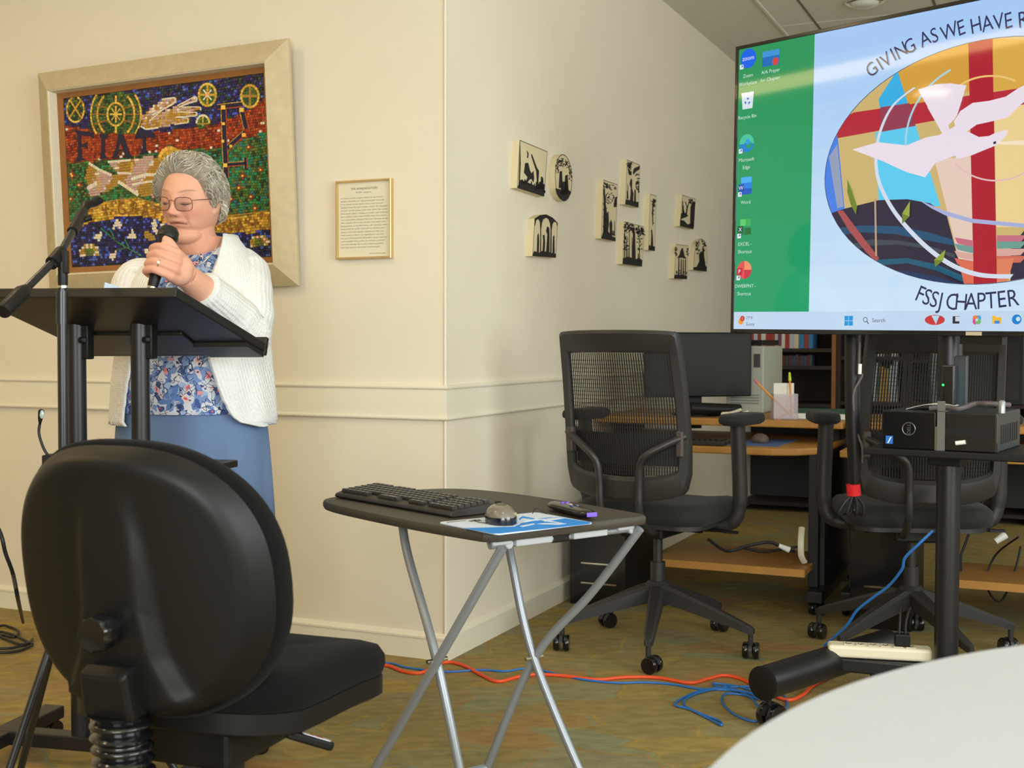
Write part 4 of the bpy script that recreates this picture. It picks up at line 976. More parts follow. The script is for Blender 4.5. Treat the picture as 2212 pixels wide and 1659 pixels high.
o = b.build('cable_strap', STRAP, None, smooth=False, origin=PB(PWD * .53, 0, pz), label='grey strap hanging down across the front of the black desktop computer', cat='strap')
# small things on top of the computer
tz = pz + ph
PAPERW = mat('white_paper', S(238, 234, 220), rough=.8)
def curled(name, s0, s1, d0, d1, rise, label, cat='paper'):
    b = MB(); rings = []
    for i in range(9):
        t = i / 8; z = tz + .002 + rise * math.sin(t * 2.4) ; rings.append([PB(lerp(s0, s1, t), d0, z), PB(lerp(s0, s1, t), d1, z), PB(lerp(s0, s1, t), d1, z + .0012), PB(lerp(s0, s1, t), d0, z + .0012)])
    b.loft(rings); return b.build(name, PAPERW, None, origin=PB(s0, d0, tz), label=label, cat=cat)
curled('folded_paper', .05, .17, .05, .2, .016, 'white folded paper on top of the black desktop computer')
b = MB(); b.tube(spline([PB(.12, .02, tz + .008), PB(.16, .03, tz + .012), PB(.2, .02, tz + .01), PB(.23, .06, tz + .022), PB(.27, .05, tz + .024), PB(.31, .1, tz + .02)], 6), .007, 8); b.build('coiled_cable', mat('grey_cable', S(92, 84, 84), rough=.6), None, origin=PB(.12, .02, tz), label='grey cable bundled on top of the black desktop computer', cat='cable')
ad = thing('power_adapter', 'black upright adapter with a green light on top of the desktop computer', 'adapter', PB(.145, .1, tz))
b = MB(); c0 = PB(.155, .1, tz + .001)
def abox(b, cx, cy, w, d, z0, z1): pbox(b, cx - w / 2, cx + w / 2, cy - d / 2, cy + d / 2, z0, z1)
abox(b, .150, .11, .034, .03, tz + .001, tz + .125); b.build('case', BLKGLOSS, ad, smooth=False, bevel=.004)
b = MB(); b.ball(PB(.138, .093, tz + .07), .0035, 6); b.build('status_light', mat('green_led', S(40, 240, 90), emit=1.5), ad)
b = MB(); abox(b, .172, .15, .035, .02, tz + .001, tz + .15); b.build('side_panel', PCSIDE, ad, smooth=False, bevel=.003)
b = MB(); b.lathe([(.009, 0), (.009, .03), (.006, .034)], PB(PWD * 1.02, .03, tz + .001)); o = b.build('cable_connector', mat('silver_plug', S(150, 155, 155), rough=.3, metal=.6), None, origin=PB(PWD * 1.02, .03, tz), label='small silver plug standing at the right end of the black computer', cat='plug')
# bundle of black cables with a red tie hanging behind the chair
BLKCABLE = mat('black_cable', S(20, 20, 22), rough=.5)
hb0 = W(1842, 745, 3.62)
hang = thing('cable_bundle', 'thick black cable bundle with a red tie hanging under the television', 'cable', W(1845, 1110, 3.62))
b = MB(); x0_ = hb0
b.tube([W(1843, 722, 3.66), W(1842, 800, 3.64), W(1843, 900, 3.62), W(1846, 1000, 3.62), W(1846, 1045, 3.62)], [.027, .027, .026, .022, .016], 14, flat=.9); b.build('sleeve', BLKPLASTIC, hang)
b = MB(); b.tube([W(1843, 1046, 3.615), W(1845, 1070, 3.615)], .025, 14, flat=.8); b.build('tie', mat('red_velcro', S(214, 24, 34), rough=.8), hang, label='red tie around the bundle')
for k in range(4):
    b = MB(); dx = (-22, -8, 8, 20)[k]; b.tube(spline([W(1844, 1066, 3.615), W(1844 + dx, 1090, 3.615), W(1840 + dx * 1.2, 1112, 3.62), W(1842 + dx * .4, 1102, 3.64), W(1846, 1070, 3.63)], 6), .0045, 8); b.build('loop', BLKCABLE, hang)
b = MB(); b.tube(spline([W(1857, 740, 3.62), W(1856, 800, 3.6), W(1862, 812, 3.6), W(1845, 845, 3.6), W(1844, 880, 3.6), W(1850, 930, 3.6), W(1862, 965, 3.6), W(1862, 1000, 3.61)], 8), .0035, 8)
wcab = b.build('thin_cable', mat('grey_cable'), None, origin=W(1857, 740, 3.62), label='thin grey cable hanging beside the thick black bundle', cat='cable')
b = MB(); b.cyl(W(1858, 786, 3.595), W(1857, 808, 3.595), .0055, n=10); b.build('white_clip', mat('white_gloss_plastic'), wcab, label='white plug body on the cable')

# power strip lying on the crossbar, blue cable to it
def pstrip():
    A_, B_ = WZ(1788, 1402, .168), WZ(2012, 1414, .168)
    d = Vector((B_.x - A_.x, B_.y - A_.y, 0)); L = d.length; d.normalize(); n_ = Vector((-d.y, d.x, 0)); M = Matrix((d, n_, Vector((0, 0, 1)))).transposed()
    c = (A_ + B_) / 2; c.z = .1695
    t = thing('power_strip', 'long cream power strip lying on the base of the television cart', 'power strip', Vector((c.x, c.y, .1515)))
    CREAM = mat('cream_plastic', S(232, 224, 196), rough=.4)
    b = MB(); b.box(c, (L, .062, .036), M); b.build('housing', CREAM, t, smooth=False, bevel=.009, bseg=3)
    sl = MB()
    for k in range(6):
        p_ = c + d * (-L * .3 + k * L * .12) + Vector((0, 0, .0185))
        b = MB(); b.box(p_, (.026, .034, .002), M); o = b.build('socket', mat('ivory_plastic', S(214, 204, 176), rough=.5), t, smooth=False)
        b = MB()
        for q in (-.006, .006): b.box(p_ + d * q + Vector((0, 0, .0012)), (.002, .008, .001), M)
        b.box(p_ + n_ * -.009 + Vector((0, 0, .0012)), (.005, .005, .001), M); b.build('slots', BLKPLASTIC, o, smooth=False, kind='stuff')
    for k, q in enumerate((.19, .25)):
        b = MB(); p_ = c + d * (L * q) + Vector((0, 0, .019)); b.box(p_ + Vector((0, 0, .018)), (.026, .03, .036), M); pl_ = b.build('power_plug', BLKPLASTIC, None, smooth=False, bevel=.004, origin=p_, label=('left' if k == 0 else 'right') + ' of two black plugs in the cream power strip', cat='plug', group='plugs in the cream power strip')
        b = MB(); b.tube(spline([p_ + Vector((0, 0, .034)), p_ + Vector((.005, .01, .07)), p_ + Vector((.02 + .01 * k, .05, .10)), p_ + Vector((.05, .12, .02))], 6), .0035, 7); b.build('cord', BLKCABLE, pl_)
pstrip()
BLUEC = mat('blue_network_cable', S(42, 112, 190), rough=.45)
ORC = mat('orange_extension_cord', S(238, 84, 34), rough=.5)
b = MB(); b.tube(spline([W(2016, 1146, 3.44), W(1985, 1175, 3.45), W(1955, 1205, 3.48), W(1948, 1230, 3.5), W(1920, 1265, 3.55), W(1880, 1295, 3.6), W(1850, 1320, 3.64), W(1830, 1350, 3.67), W(1800, 1378, 3.72), W(1780, 1395, 3.75)], 8), .0042, 8)
b.build('network_cable', BLUEC, None, origin=W(1780, 1395, 3.75), label='bright blue cable slanting down from the television column to the power strip', cat='cable')

# cords on the floor
def floor_cord(name, pts, r, m, label, cat='cord', wob=0):
    P = []
    for q in pts:
        w_ = WZ(q[0], q[1], r + (q[2] if len(q) > 2 else 0)); P.append(w_)
    b = MB(); b.tube(spline(P, 8), r, 8); return b.build(name, m, None, origin=P[0], label=label, cat=cat)
floor_cord('extension_cord', [(600, 1500), (700, 1470), (780, 1448), (832, 1437), (870, 1450), (910, 1453), (960, 1431), (1000, 1437), (1040, 1458), (1075, 1472), (1120, 1462), (1160, 1457), (1220, 1460), (1290, 1468), (1350, 1463), (1420, 1464), (1490, 1475), (1530, 1466), (1565, 1459), (1605, 1468), (1650, 1492), (1700, 1512), (1735, 1500), (1765, 1476), (1850, 1440), (1950, 1400)], .0055, ORC, 'thick orange extension cord running across the carpet')
floor_cord('network_cable', [(640, 1450), (740, 1436), (836, 1432), (880, 1442), (960, 1451), (1040, 1447), (1090, 1450), (1140, 1444), (1200, 1455), (1260, 1468), (1330, 1475), (1390, 1474), (1450, 1478), (1510, 1488), (1560, 1490), (1620, 1496)], .0035, BLUEC, 'thin blue cable running beside the orange cord on the carpet', 'cable')
lo = MB()
for pts in ([(1650, 1482), (1580, 1484), (1520, 1490), (1480, 1505), (1458, 1522), (1490, 1532), (1530, 1552), (1558, 1566), (1552, 1556), (1510, 1540), (1476, 1520), (1500, 1500), (1560, 1488), (1640, 1500)], [(1640, 1496), (1590, 1482), (1540, 1476), (1560, 1486), (1620, 1498), (1660, 1520)], [(1640, 1510), (1600, 1500), (1565, 1500), (1562, 1520), (1590, 1545), (1630, 1558), (1665, 1548)], [(1560, 1480), (1600, 1494), (1625, 1510), (1640, 1530)], [(1660, 1490), (1690, 1500), (1700, 1525), (1680, 1550)]):
    P = [WZ(x, y, .0035 + .004 * rnd.random()) for x, y in pts]; lo.tube(spline(P, 7), .0033, 7)
lo.build('network_cable_coil', BLUEC, None, origin=WZ(1500, 1510, 0), label='tangled coil of blue cable lying by the cart caster', cat='cable')

# ------------------------------------------------------------------ furniture helpers
def rounded_poly(corners, radii, n=6):
    out = []; m = len(corners)
    for i in range(m):
        p = Vector(corners[i]); a = (Vector(corners[i - 1]) - p).normalized(); c = (Vector(corners[(i + 1) % m]) - p).normalized()
        r = radii[i]; ang = a.angle(c); d = r / math.tan(ang / 2)
        p0, p1 = p + a * d, p + c * d
        ctr = p + (a + c).normalized() * (r / math.sin(ang / 2))
        v0, v1 = p0 - ctr, p1 - ctr
        th0 = math.atan2(v0.y, v0.x); dth = math.atan2(v1.y, v1.x) - th0
        while dth > math.pi: dth -= 2 * math.pi
        while dth < -math.pi: dth += 2 * math.pi
        for k in range(n + 1):
            t = th0 + dth * k / n; out.append((ctr.x + r * math.cos(t), ctr.y + r * math.sin(t)))
    return out
def plate(b, poly, z0, z1, rnd_=0.0, mi=0):
    if rnd_ <= 0:
        b.prism([Vector((x, y, z0)) for x, y in poly], [Vector((x, y, z1)) for x, y in poly], mi); return
    c = Vector((sum(p[0] for p in poly) / len(poly), sum(p[1] for p in poly) / len(poly)))
    rings = []
    for k in range(7):
        a = math.pi * k / 6; ins = rnd_ * (1 - math.sin(a)); z = (z0 + z1) / 2 - (z1 - z0) / 2 * math.cos(a)
        rings.append([Vector((x - (x - c.x) / max(1e-6, math.hypot(x - c.x, y - c.y)) * ins, y - (y - c.y) / max(1e-6, math.hypot(x - c.x, y - c.y)) * ins, z)) for x, y in poly])
    b.loft(rings, True, True, True, mi)

# round laminate table in the near right corner
LAMIN = mat('grey_white_laminate', S(187, 188, 192), rough=0.55, spec=.3, var=.015, vscale=60, bump=.03, bscale=700)
EDGE = mat('grey_edge_band', S(150, 144, 136), rough=.5)
rtx, rty, rtr = .8691, .5539, .8064
rtb = thing('round_table', 'round table with a pale grey laminate top, nearest the camera', 'table', (rtx, rty, 0))
b = MB(); b.lathe([(rtr - .002, -.0015), (rtr - .003, 0.0)], (rtx, rty, .74), n=160)
b.build('tabletop', LAMIN, rtb, ang=20)
b = MB(); b.lathe([(rtr - .004, -.03), (rtr, -.027), (rtr, -.0035), (rtr - .002, -.0016)], (rtx, rty, .74), n=160); b.build('edge_band', EDGE, rtb)
b = MB(); b.lathe([(.05, .02), (.05, .66), (.16, .70), (.16, .709)], (rtx, rty, 0), n=24); b.build('pedestal', BLKMETAL, rtb)
for k in range(4):
    a = R(45 + 90 * k); b = MB(); b.tube([(rtx, rty, .05), (rtx + .25 * math.cos(a), rty + .25 * math.sin(a), .035), (rtx + .42 * math.cos(a), rty + .42 * math.sin(a), .02)], [.035, .028, .018], 12); b.build('foot', BLKMETAL, rtb)

# ------------------------------------------------------------------ folding tray table with its things
TZ = .66
sA = R(37.0)
SV = Vector((math.cos(sA), math.sin(sA), 0)); LV = Vector((-math.sin(sA), math.cos(sA), 0))
TO = Vector((-.046, 2.548, 0))
def TT(s, l, z=TZ): p = TO + SV * s + LV * l; return Vector((p.x, p.y, z))
DKTOP = mat('dark_grey_tabletop', S(66, 60, 52), rough=.55, var=.05, vscale=80, bump=.12, bscale=900)
TUBE = mat('silver_grey_tube', S(150, 154, 160), rough=.35, metal=.45)
tray = thing('folding_tray_table', 'small dark folding tray table with crossed silver tube legs', 'table', TT(.23, .35, 0))
pol = [(p.x, p.y) for p in spline([(.02, .003, 0), (.05, 0, 0), (.24, -.003, 0), (.425, 0, 0), (.452, .012, 0), (.460, .05, 0), (.466, .25, 0), (.455, .48, 0), (.42, .64, 0), (.35, .72, 0), (.2, .75, 0), (.07, .742, 0), (-.005, .71, 0), (-.036, .64, 0), (-.044, .5, 0), (-.035, .25, 0), (-.008, .05, 0), (.002, .016, 0)], 5, True)]
b = MB(); q = [TT(s, l) for s, l in pol]; ctr = TT(.23, .36)
rings = []
for ins, dz in ((.012, -.023), (.004, -.021), (.0, -.014), (.0, -.006), (.003, -.001), (.007, 0)):
    rings.append([p + (Vector((ctr.x, ctr.y, p.z)) - p).normalized() * ins + Vector((0, 0, dz)) for p in q])
b.loft(rings); b.build('tabletop', DKTOP, tray, ang=30)
def tleg(pts, nm='leg'):
    b = MB(); b.tube(spline(pts, 10), .0105, 12); return b.build(nm, TUBE, tray)
def wz_line(px, py, Y): return W(px, py, Y)
V3 = lambda x, y, z: Vector((x, y, z))
LB = [V3(-.020, 2.540, .630), V3(-.160, 2.632, .370), V3(-.353, 2.770, .012)]
LD = [V3(.296, 2.812, .630), V3(.190, 2.875, .470), V3(.055, 2.935, .296), V3(-.060, 2.985, .012)]
LA = [V3(-.258, 2.870, .636), V3(-.240, 2.828, .560), V3(-.165, 2.668, .362), V3(-.086, 2.612, .012)]
LC = [V3(-.022, 3.030, .636), V3(.000, 2.995, .520), V3(.053, 2.932, .300), V3(.180, 2.826, .012)]
for L in (LB, LD, LA, LC): tleg(L)
b = MB(); b.tube([LB[-1], LD[-1]], .0105, 10); b.build('foot_bar', TUBE, tray)
b = MB(); b.tube([LA[-1], LC[-1]], .0105, 10); b.build('foot_bar', TUBE, tray)
for pv0 in (LB[1].lerp(LA[2], .5), LD[2].lerp(LC[2], .5)):
    b = MB(); b.cyl(pv0 - SV * .026, pv0 + SV * .026, .005, n=10); b.build('pivot_bolt', CHROME, tray)
b = MB(); b.tube([TT(.02, .028, .628), TT(.44, .028, .628)], .008, 10); b.build('pivot_rod', TUBE, tray)
GREYPL = mat('light_grey_plastic', S(176, 180, 182), rough=.45)
for s in (.045, .40):
    b = MB(); b.box(TT(s, .028, .634), (.05, .026, .012), Matrix((SV, LV, Vector((0, 0, 1)))).transposed()); b.cyl(TT(s + .02, .016, .628), TT(s + .02, .04, .628), .011, n=12); b.build('hinge_bracket', GREYPL, tray, bevel=.003)
for s in (.13, .29):
    b = MB(); b.box(TT(s, .022, .630), (.10, .02, .016), Matrix((SV, LV, Vector((0, 0, 1)))).transposed()); b.build('rail_clip', GREYPL, tray, smooth=False, bevel=.003)
b = MB(); b.box(TT(.21, .05, .628), (.05, .06, .02), Matrix((SV, LV, Vector((0, 0, 1)))).transposed()); b.build('catch', BLKPLASTIC, tray, smooth=False, bevel=.004)
# keyboard
KB = mat('black_keyboard_plastic', S(46, 42, 38), rough=.5)
KEY = mat('black_keycap', S(40, 38, 36), rough=.38, spec=.6)
k0, k1 = WZ(972, 1106, .675), WZ(722, 1063, .675)
kd = Vector((k1.x - k0.x, k1.y - k0.y, 0)); KL = kd.length; kd.normalize(); kn = Vector((kd.y, -kd.x, 0)); kn = kn if kn.x > 0 else -kn
KD = .142
def KP(l, d, z): p = Vector((k0.x, k0.y, 0)) + kd * l + kn * d; return Vector((p.x, p.y, z))
kbd = thing('keyboard', 'black computer keyboard lying on the dark folding tray table', 'keyboard', KP(KL / 2, KD / 2, TZ))
KM = Matrix((kd, kn, Vector((0, 0, 1)))).transposed()
b = MB()
prof = [(0.0, .006), (.004, .012), (.018, .0165), (.125, .024), (KD, .022), (KD, .010), (KD - .004, .0015), (.006, .0015)]
b.loft([[KP(l, d, TZ + z) for d, z in prof] for l in (0, KL)]); b.build('case', KB, kbd, ang=25, bevel=.002)
km = MB(); km.add([(-.005, .0005, .00775), (-.001, .0005, .00775), (-.001, .0045, .00775), (-.005, .0045, .00775)], [(0, 1, 2, 3)], 1); km.loft([[(-.0085 * s, -.0085 * s, z), (.0085 * s, -.0085 * s, z), (.0085 * s, .0085 * s, z), (-.0085 * s, .0085 * s, z)] for s, z in ((1, 0), (.98, .004), (.80, .0075))])
first = None
for row in range(6):
    d = .024 + row * .0188
    n = int((KL - .016) / .0192)
    for c in range(n):
        l = .012 + c * .0192 + .008
        if row == 0 and n * .36 < c < n * .72 and c != int(n * .55): continue
        if abs(c - int(n * .24)) < 1 or (row == 5 and c % 5 == 4): continue
        z = TZ + interp(d, [.018, .125], [.0165, .024])
        if first is None:
            first = km.build('key', [KEY, mat('key_legend', S(205, 198, 186), rough=.5)], kbd, local=True, smooth=False); o = first
        else:
            o = first.copy(); COL.objects.link(o)
        p = KP(l, d, z) - kbd.location; o.location = p
        o.rotation_euler = (0, 0, math.atan2(kd.y, kd.x))
        if row == 0 and c == int(n * .55): o.scale = (5, 1, 1)
# mouse pad
ZF = lambda x, y: WZ(930 + x / 4.424, 1060 + y / 4.424, TZ + .003)
pad = thing('mouse_pad', 'blue and white mouse pad at the near corner of the tray table', 'mouse pad', ZF(800, 300))
PADB = mat('pad_bright_blue', S(38, 140, 232), rough=.7); PADW = mat('pad_pale_white', S(214, 226, 244), rough=.7); PADK = mat('pad_edge', S(40, 44, 52), rough=.9); PADG = mat('pad_grey_print', S(120, 112, 110), rough=.8)
cor = [ZF(70, 300), ZF(640, 415), ZF(1560, 305), ZF(1010, 205)]
pp = rounded_poly([(p.x, p.y) for p in cor], [.012] * 4, 6)
b = MB(); b.prism([Vector((x, y, TZ + .0004)) for x, y in pp], [Vector((x, y, TZ + .003)) for x, y in pp]); b.build('mat', PADW, pad, smooth=False)
def padpoly(name, polys, m, dz):
    b = MB()
    for P in polys:
        w = [WZ(930 + x / 4.424, 1060 + y / 4.424, TZ + .003) for x, y in P]; b.prism([Vector((p.x, p.y, TZ + .0029)) for p in w], [Vector((p.x, p.y, TZ + .003 + dz)) for p in w])
    return b.build(name, m, pad, smooth=False, label='bright blue print' if m == PADB else None)
padpoly('printed_area', [[(320, 358), (560, 402), (600, 408), (660, 410), (1480, 322), (1525, 315), (1532, 308), (1515, 300), (1285, 264), (1030, 280), (860, 312), (800, 346)], [(845, 268), (880, 244), (1000, 266), (980, 274), (880, 262), (850, 282)], [(1020, 268), (1140, 256), (1270, 258), (1240, 268)]], PADB, .0004)
padpoly('zigzag_mark', [[(1018, 318), (1090, 312), (1300, 316), (1230, 326), (1060, 322)], [(1090, 296), (1240, 272), (1290, 262), (1170, 262), (1000, 282), (900, 296), (1060, 282)], [(1100, 296), (1220, 312), (1270, 314), (1150, 290)], [(850, 340), (980, 316), (1000, 322), (880, 348)], [(790, 346), (860, 318), (830, 318), (780, 340)]], PADW, .0008)
padpoly('small_print', [[(360, 290), (420, 278), (440, 284), (390, 298)], [(405, 280), (470, 275), (490, 288), (430, 300)], [(440, 298), (560, 308), (540, 318), (450, 306)], [(150, 300), (330, 284), (340, 288), (160, 306)]], PADG, .0004)
# mouse
mo = thing('computer_mouse', 'grey and black computer mouse on the blue and white mouse pad', 'mouse', WZ(1080, 1130, TZ + .004))
mc_ = WZ(1081, 1128, TZ + .0034); ma = R(14)
mM = Matrix.Rotation(ma, 3, 'Z')
MG = mat('mouse_grey', S(120, 112, 100), rough=.25, spec=.6, coat=.3); MK = mat('mouse_black', S(20, 22, 34), rough=.2, coat=.5)
def dome(b, rx, ry, rz, z0, z1, n=28, k=10, c=mc_, squash=.0):
    rings = []
    for i in range(k + 1):
        z = lerp(z0, z1, i / k); rr = max(0, 1 - (z / rz) ** 3.4) ** .5 if z < rz else 0
        rr = max(rr, .02)
        rings.append([c + mM @ Vector((rx * rr * math.cos(2 * math.pi * j / n) * (1 - .12 * math.sin(2 * math.pi * j / n)), ry * rr * math.sin(2 * math.pi * j / n), z)) for j in range(n)])
    b.loft(rings)
b = MB(); dome(b, .034, .056, .046, .0, .016); b.build('base', MK, mo)
b = MB(); dome(b, .0335, .0555, .041, .0145, .0405); b.build('shell', MG, mo)
b = MB(); dome(b, .024, .040, .0385, .030, .0385, c=mc_ + Vector((0, 0, .0038))); b.build('button_panel', mat('mouse_olive', S(84, 78, 62), rough=.35), mo)
b = MB(); b.cyl(mc_ + mM @ Vector((-.006, .022, .037)), mc_ + mM @ Vector((.006, .022, .037)), .007, n=16); b.build('wheel', BLKPLASTIC, mo)
b = MB(); b.box(mc_ + mM @ Vector((.022, -.038, .0225)), (.010, .004, .006), mM); b.build('silver_badge', CHROME, mo, smooth=False)
# remote control
r0, r1 = WZ(1196, 1092, TZ + .011), WZ(1272, 1112, TZ + .011)
rd = Vector((r1.x - r0.x, r1.y - r0.y, 0)).normalized(); rnn = Vector((-rd.y, rd.x, 0)); rM = Matrix((rd, rnn, Vector((0, 0, 1)))).transposed()
rc = (r0 + r1) / 2; RLn = (r1 - r0).length + .03
rem = thing('remote_control', 'small black remote control with purple buttons on the tray table', 'remote control', Vector((rc.x, rc.y, TZ)))
b = MB()
rings = []
for i in range(13):
    t = -1 + 2 * i / 12; w = .021 * (1 - abs(t) ** 6) ** .4 if abs(t) < 1 else .004; h = .011 * (1 - abs(t) ** 8) ** .5 if abs(t) < 1 else .003
    w, h = max(w, .006), max(h, .004)
    rings.append([Vector((rc.x, rc.y, TZ + .0125)) + rd * (t * RLn / 2) + rnn * (w * math.cos(a)) + Vector((0, 0, h * math.sin(a))) for a in [R(x) for x in range(0, 360, 20)]])
b.loft(rings); b.build('body', BLKGLOSS, rem)
PURP = mat('purple_button', S(120, 88, 220), rough=.4)
def rbtn(l, w, sx, sy, m, nm='button', lab_=None):
    b = MB(); b.box(Vector((rc.x, rc.y, TZ + .0238)) + rd * l + rnn * w, (sx, sy, .003), rM); return b.build(nm, m, rem, smooth=False, bevel=.001, label=lab_)
rbtn(-.036, .004, .022, .006, PURP, 'direction_pad', 'purple direction pad'); rbtn(-.036, .004, .006, .022, PURP, 'direction_pad'); rbtn(-.004, 0, .012, .008, mat('pale_button', S(190, 170, 150), rough=.5), lab_='pale button'); rbtn(.018, .006, .010, .006, mat('slate_button', S(80, 90, 140), rough=.5)); rbtn(.018, -.008, .010, .006, mat('slate_button'))
b = MB(); b.box(Vector((rc.x, rc.y, TZ + .013)) + rd * (RLn / 2 - .001), (.003, .026, .010), rM); b.build('fabric_tab', PURP, rem, smooth=False, bevel=.001, label='purple end tab')
b = MB(); b.tube(spline([WZ(1150, 1110, TZ + .006), WZ(1158, 1098, TZ + .02), WZ(1170, 1105, TZ + .012), WZ(1182, 1110, TZ + .002)], 6), .0008, 6); b.build('loose_thread', BLKCABLE, None, origin=WZ(1150, 1110, TZ), label='thin black thread lying beside the remote control', cat='thread')

# ------------------------------------------------------------------ five-star base shared by the office chairs
CHPL = mat('charcoal_chair_plastic', S(44, 42, 41), rough=.42, var=.06, vscale=25)
def chair_base(par, rad, a0, hubz, m, zc=.055):
    b = MB(); b.lathe([(.035, hubz - .05), (.045, hubz - .04), (.045, hubz + .02), (.032, hubz + .035)], (0, 0, 0), n=20); b.build('hub', m, par, local=True)
    for k in range(5):
        a = a0 + 2 * math.pi * k / 5; d = Vector((math.cos(a), math.sin(a), 0)); n = Vector((-d.y, d.x, 0))
        b = MB(); rings = []
        for t, w, h in ((.03, .026, .032), (.10, .024, .028), (.2, .020, .022), (rad - .03, .016, .015), (rad, .014, .013), (rad + .012, .008, .008)):
            z = lerp(hubz, zc + .045, (t / rad) ** 1.15)
            rings.append([d * t + n * (w * sx) + Vector((0, 0, z + h * sz)) for sx, sz in ((-1, -1), (1, -1), (1, .6), (.6, 1), (-.6, 1), (-1, .6))])
        b.loft(rings); lg = b.build('leg', m, par, local=True, ang=30)
        P = d * rad
        b = MB(); b.cyl(P + Vector((0, 0, .05)), P + Vector((0, 0, zc + .05)), .009, n=10)
        ang = a + 1.1 + .9 * math.sin(k * 2.3); dd = Vector((math.cos(ang), math.sin(ang), 0)); s = Vector((-dd.y, dd.x, 0)); c = Vector((P.x, P.y, .028)) + dd * .014
        rings = []
        for q in (-.006, .006): rings.append([c + s * q + (dd * math.cos(R(x)) + Vector((0, 0, 1)) * math.sin(R(x))) * .030 for x in range(10, 191, 15)])
        b.loft(rings); fk = b.build('caster_fork', m, lg, local=True)
        b = MB()
        for kk in (-1, 1): b.lathe([(.008, -.010), (.025, -.010), (.028, -.006), (.028, .006), (.025, .010), (.008, .010)], c + s * (kk * .017), s, 20)
        b.build('wheel', BLKGLOSS, lg, local=True)

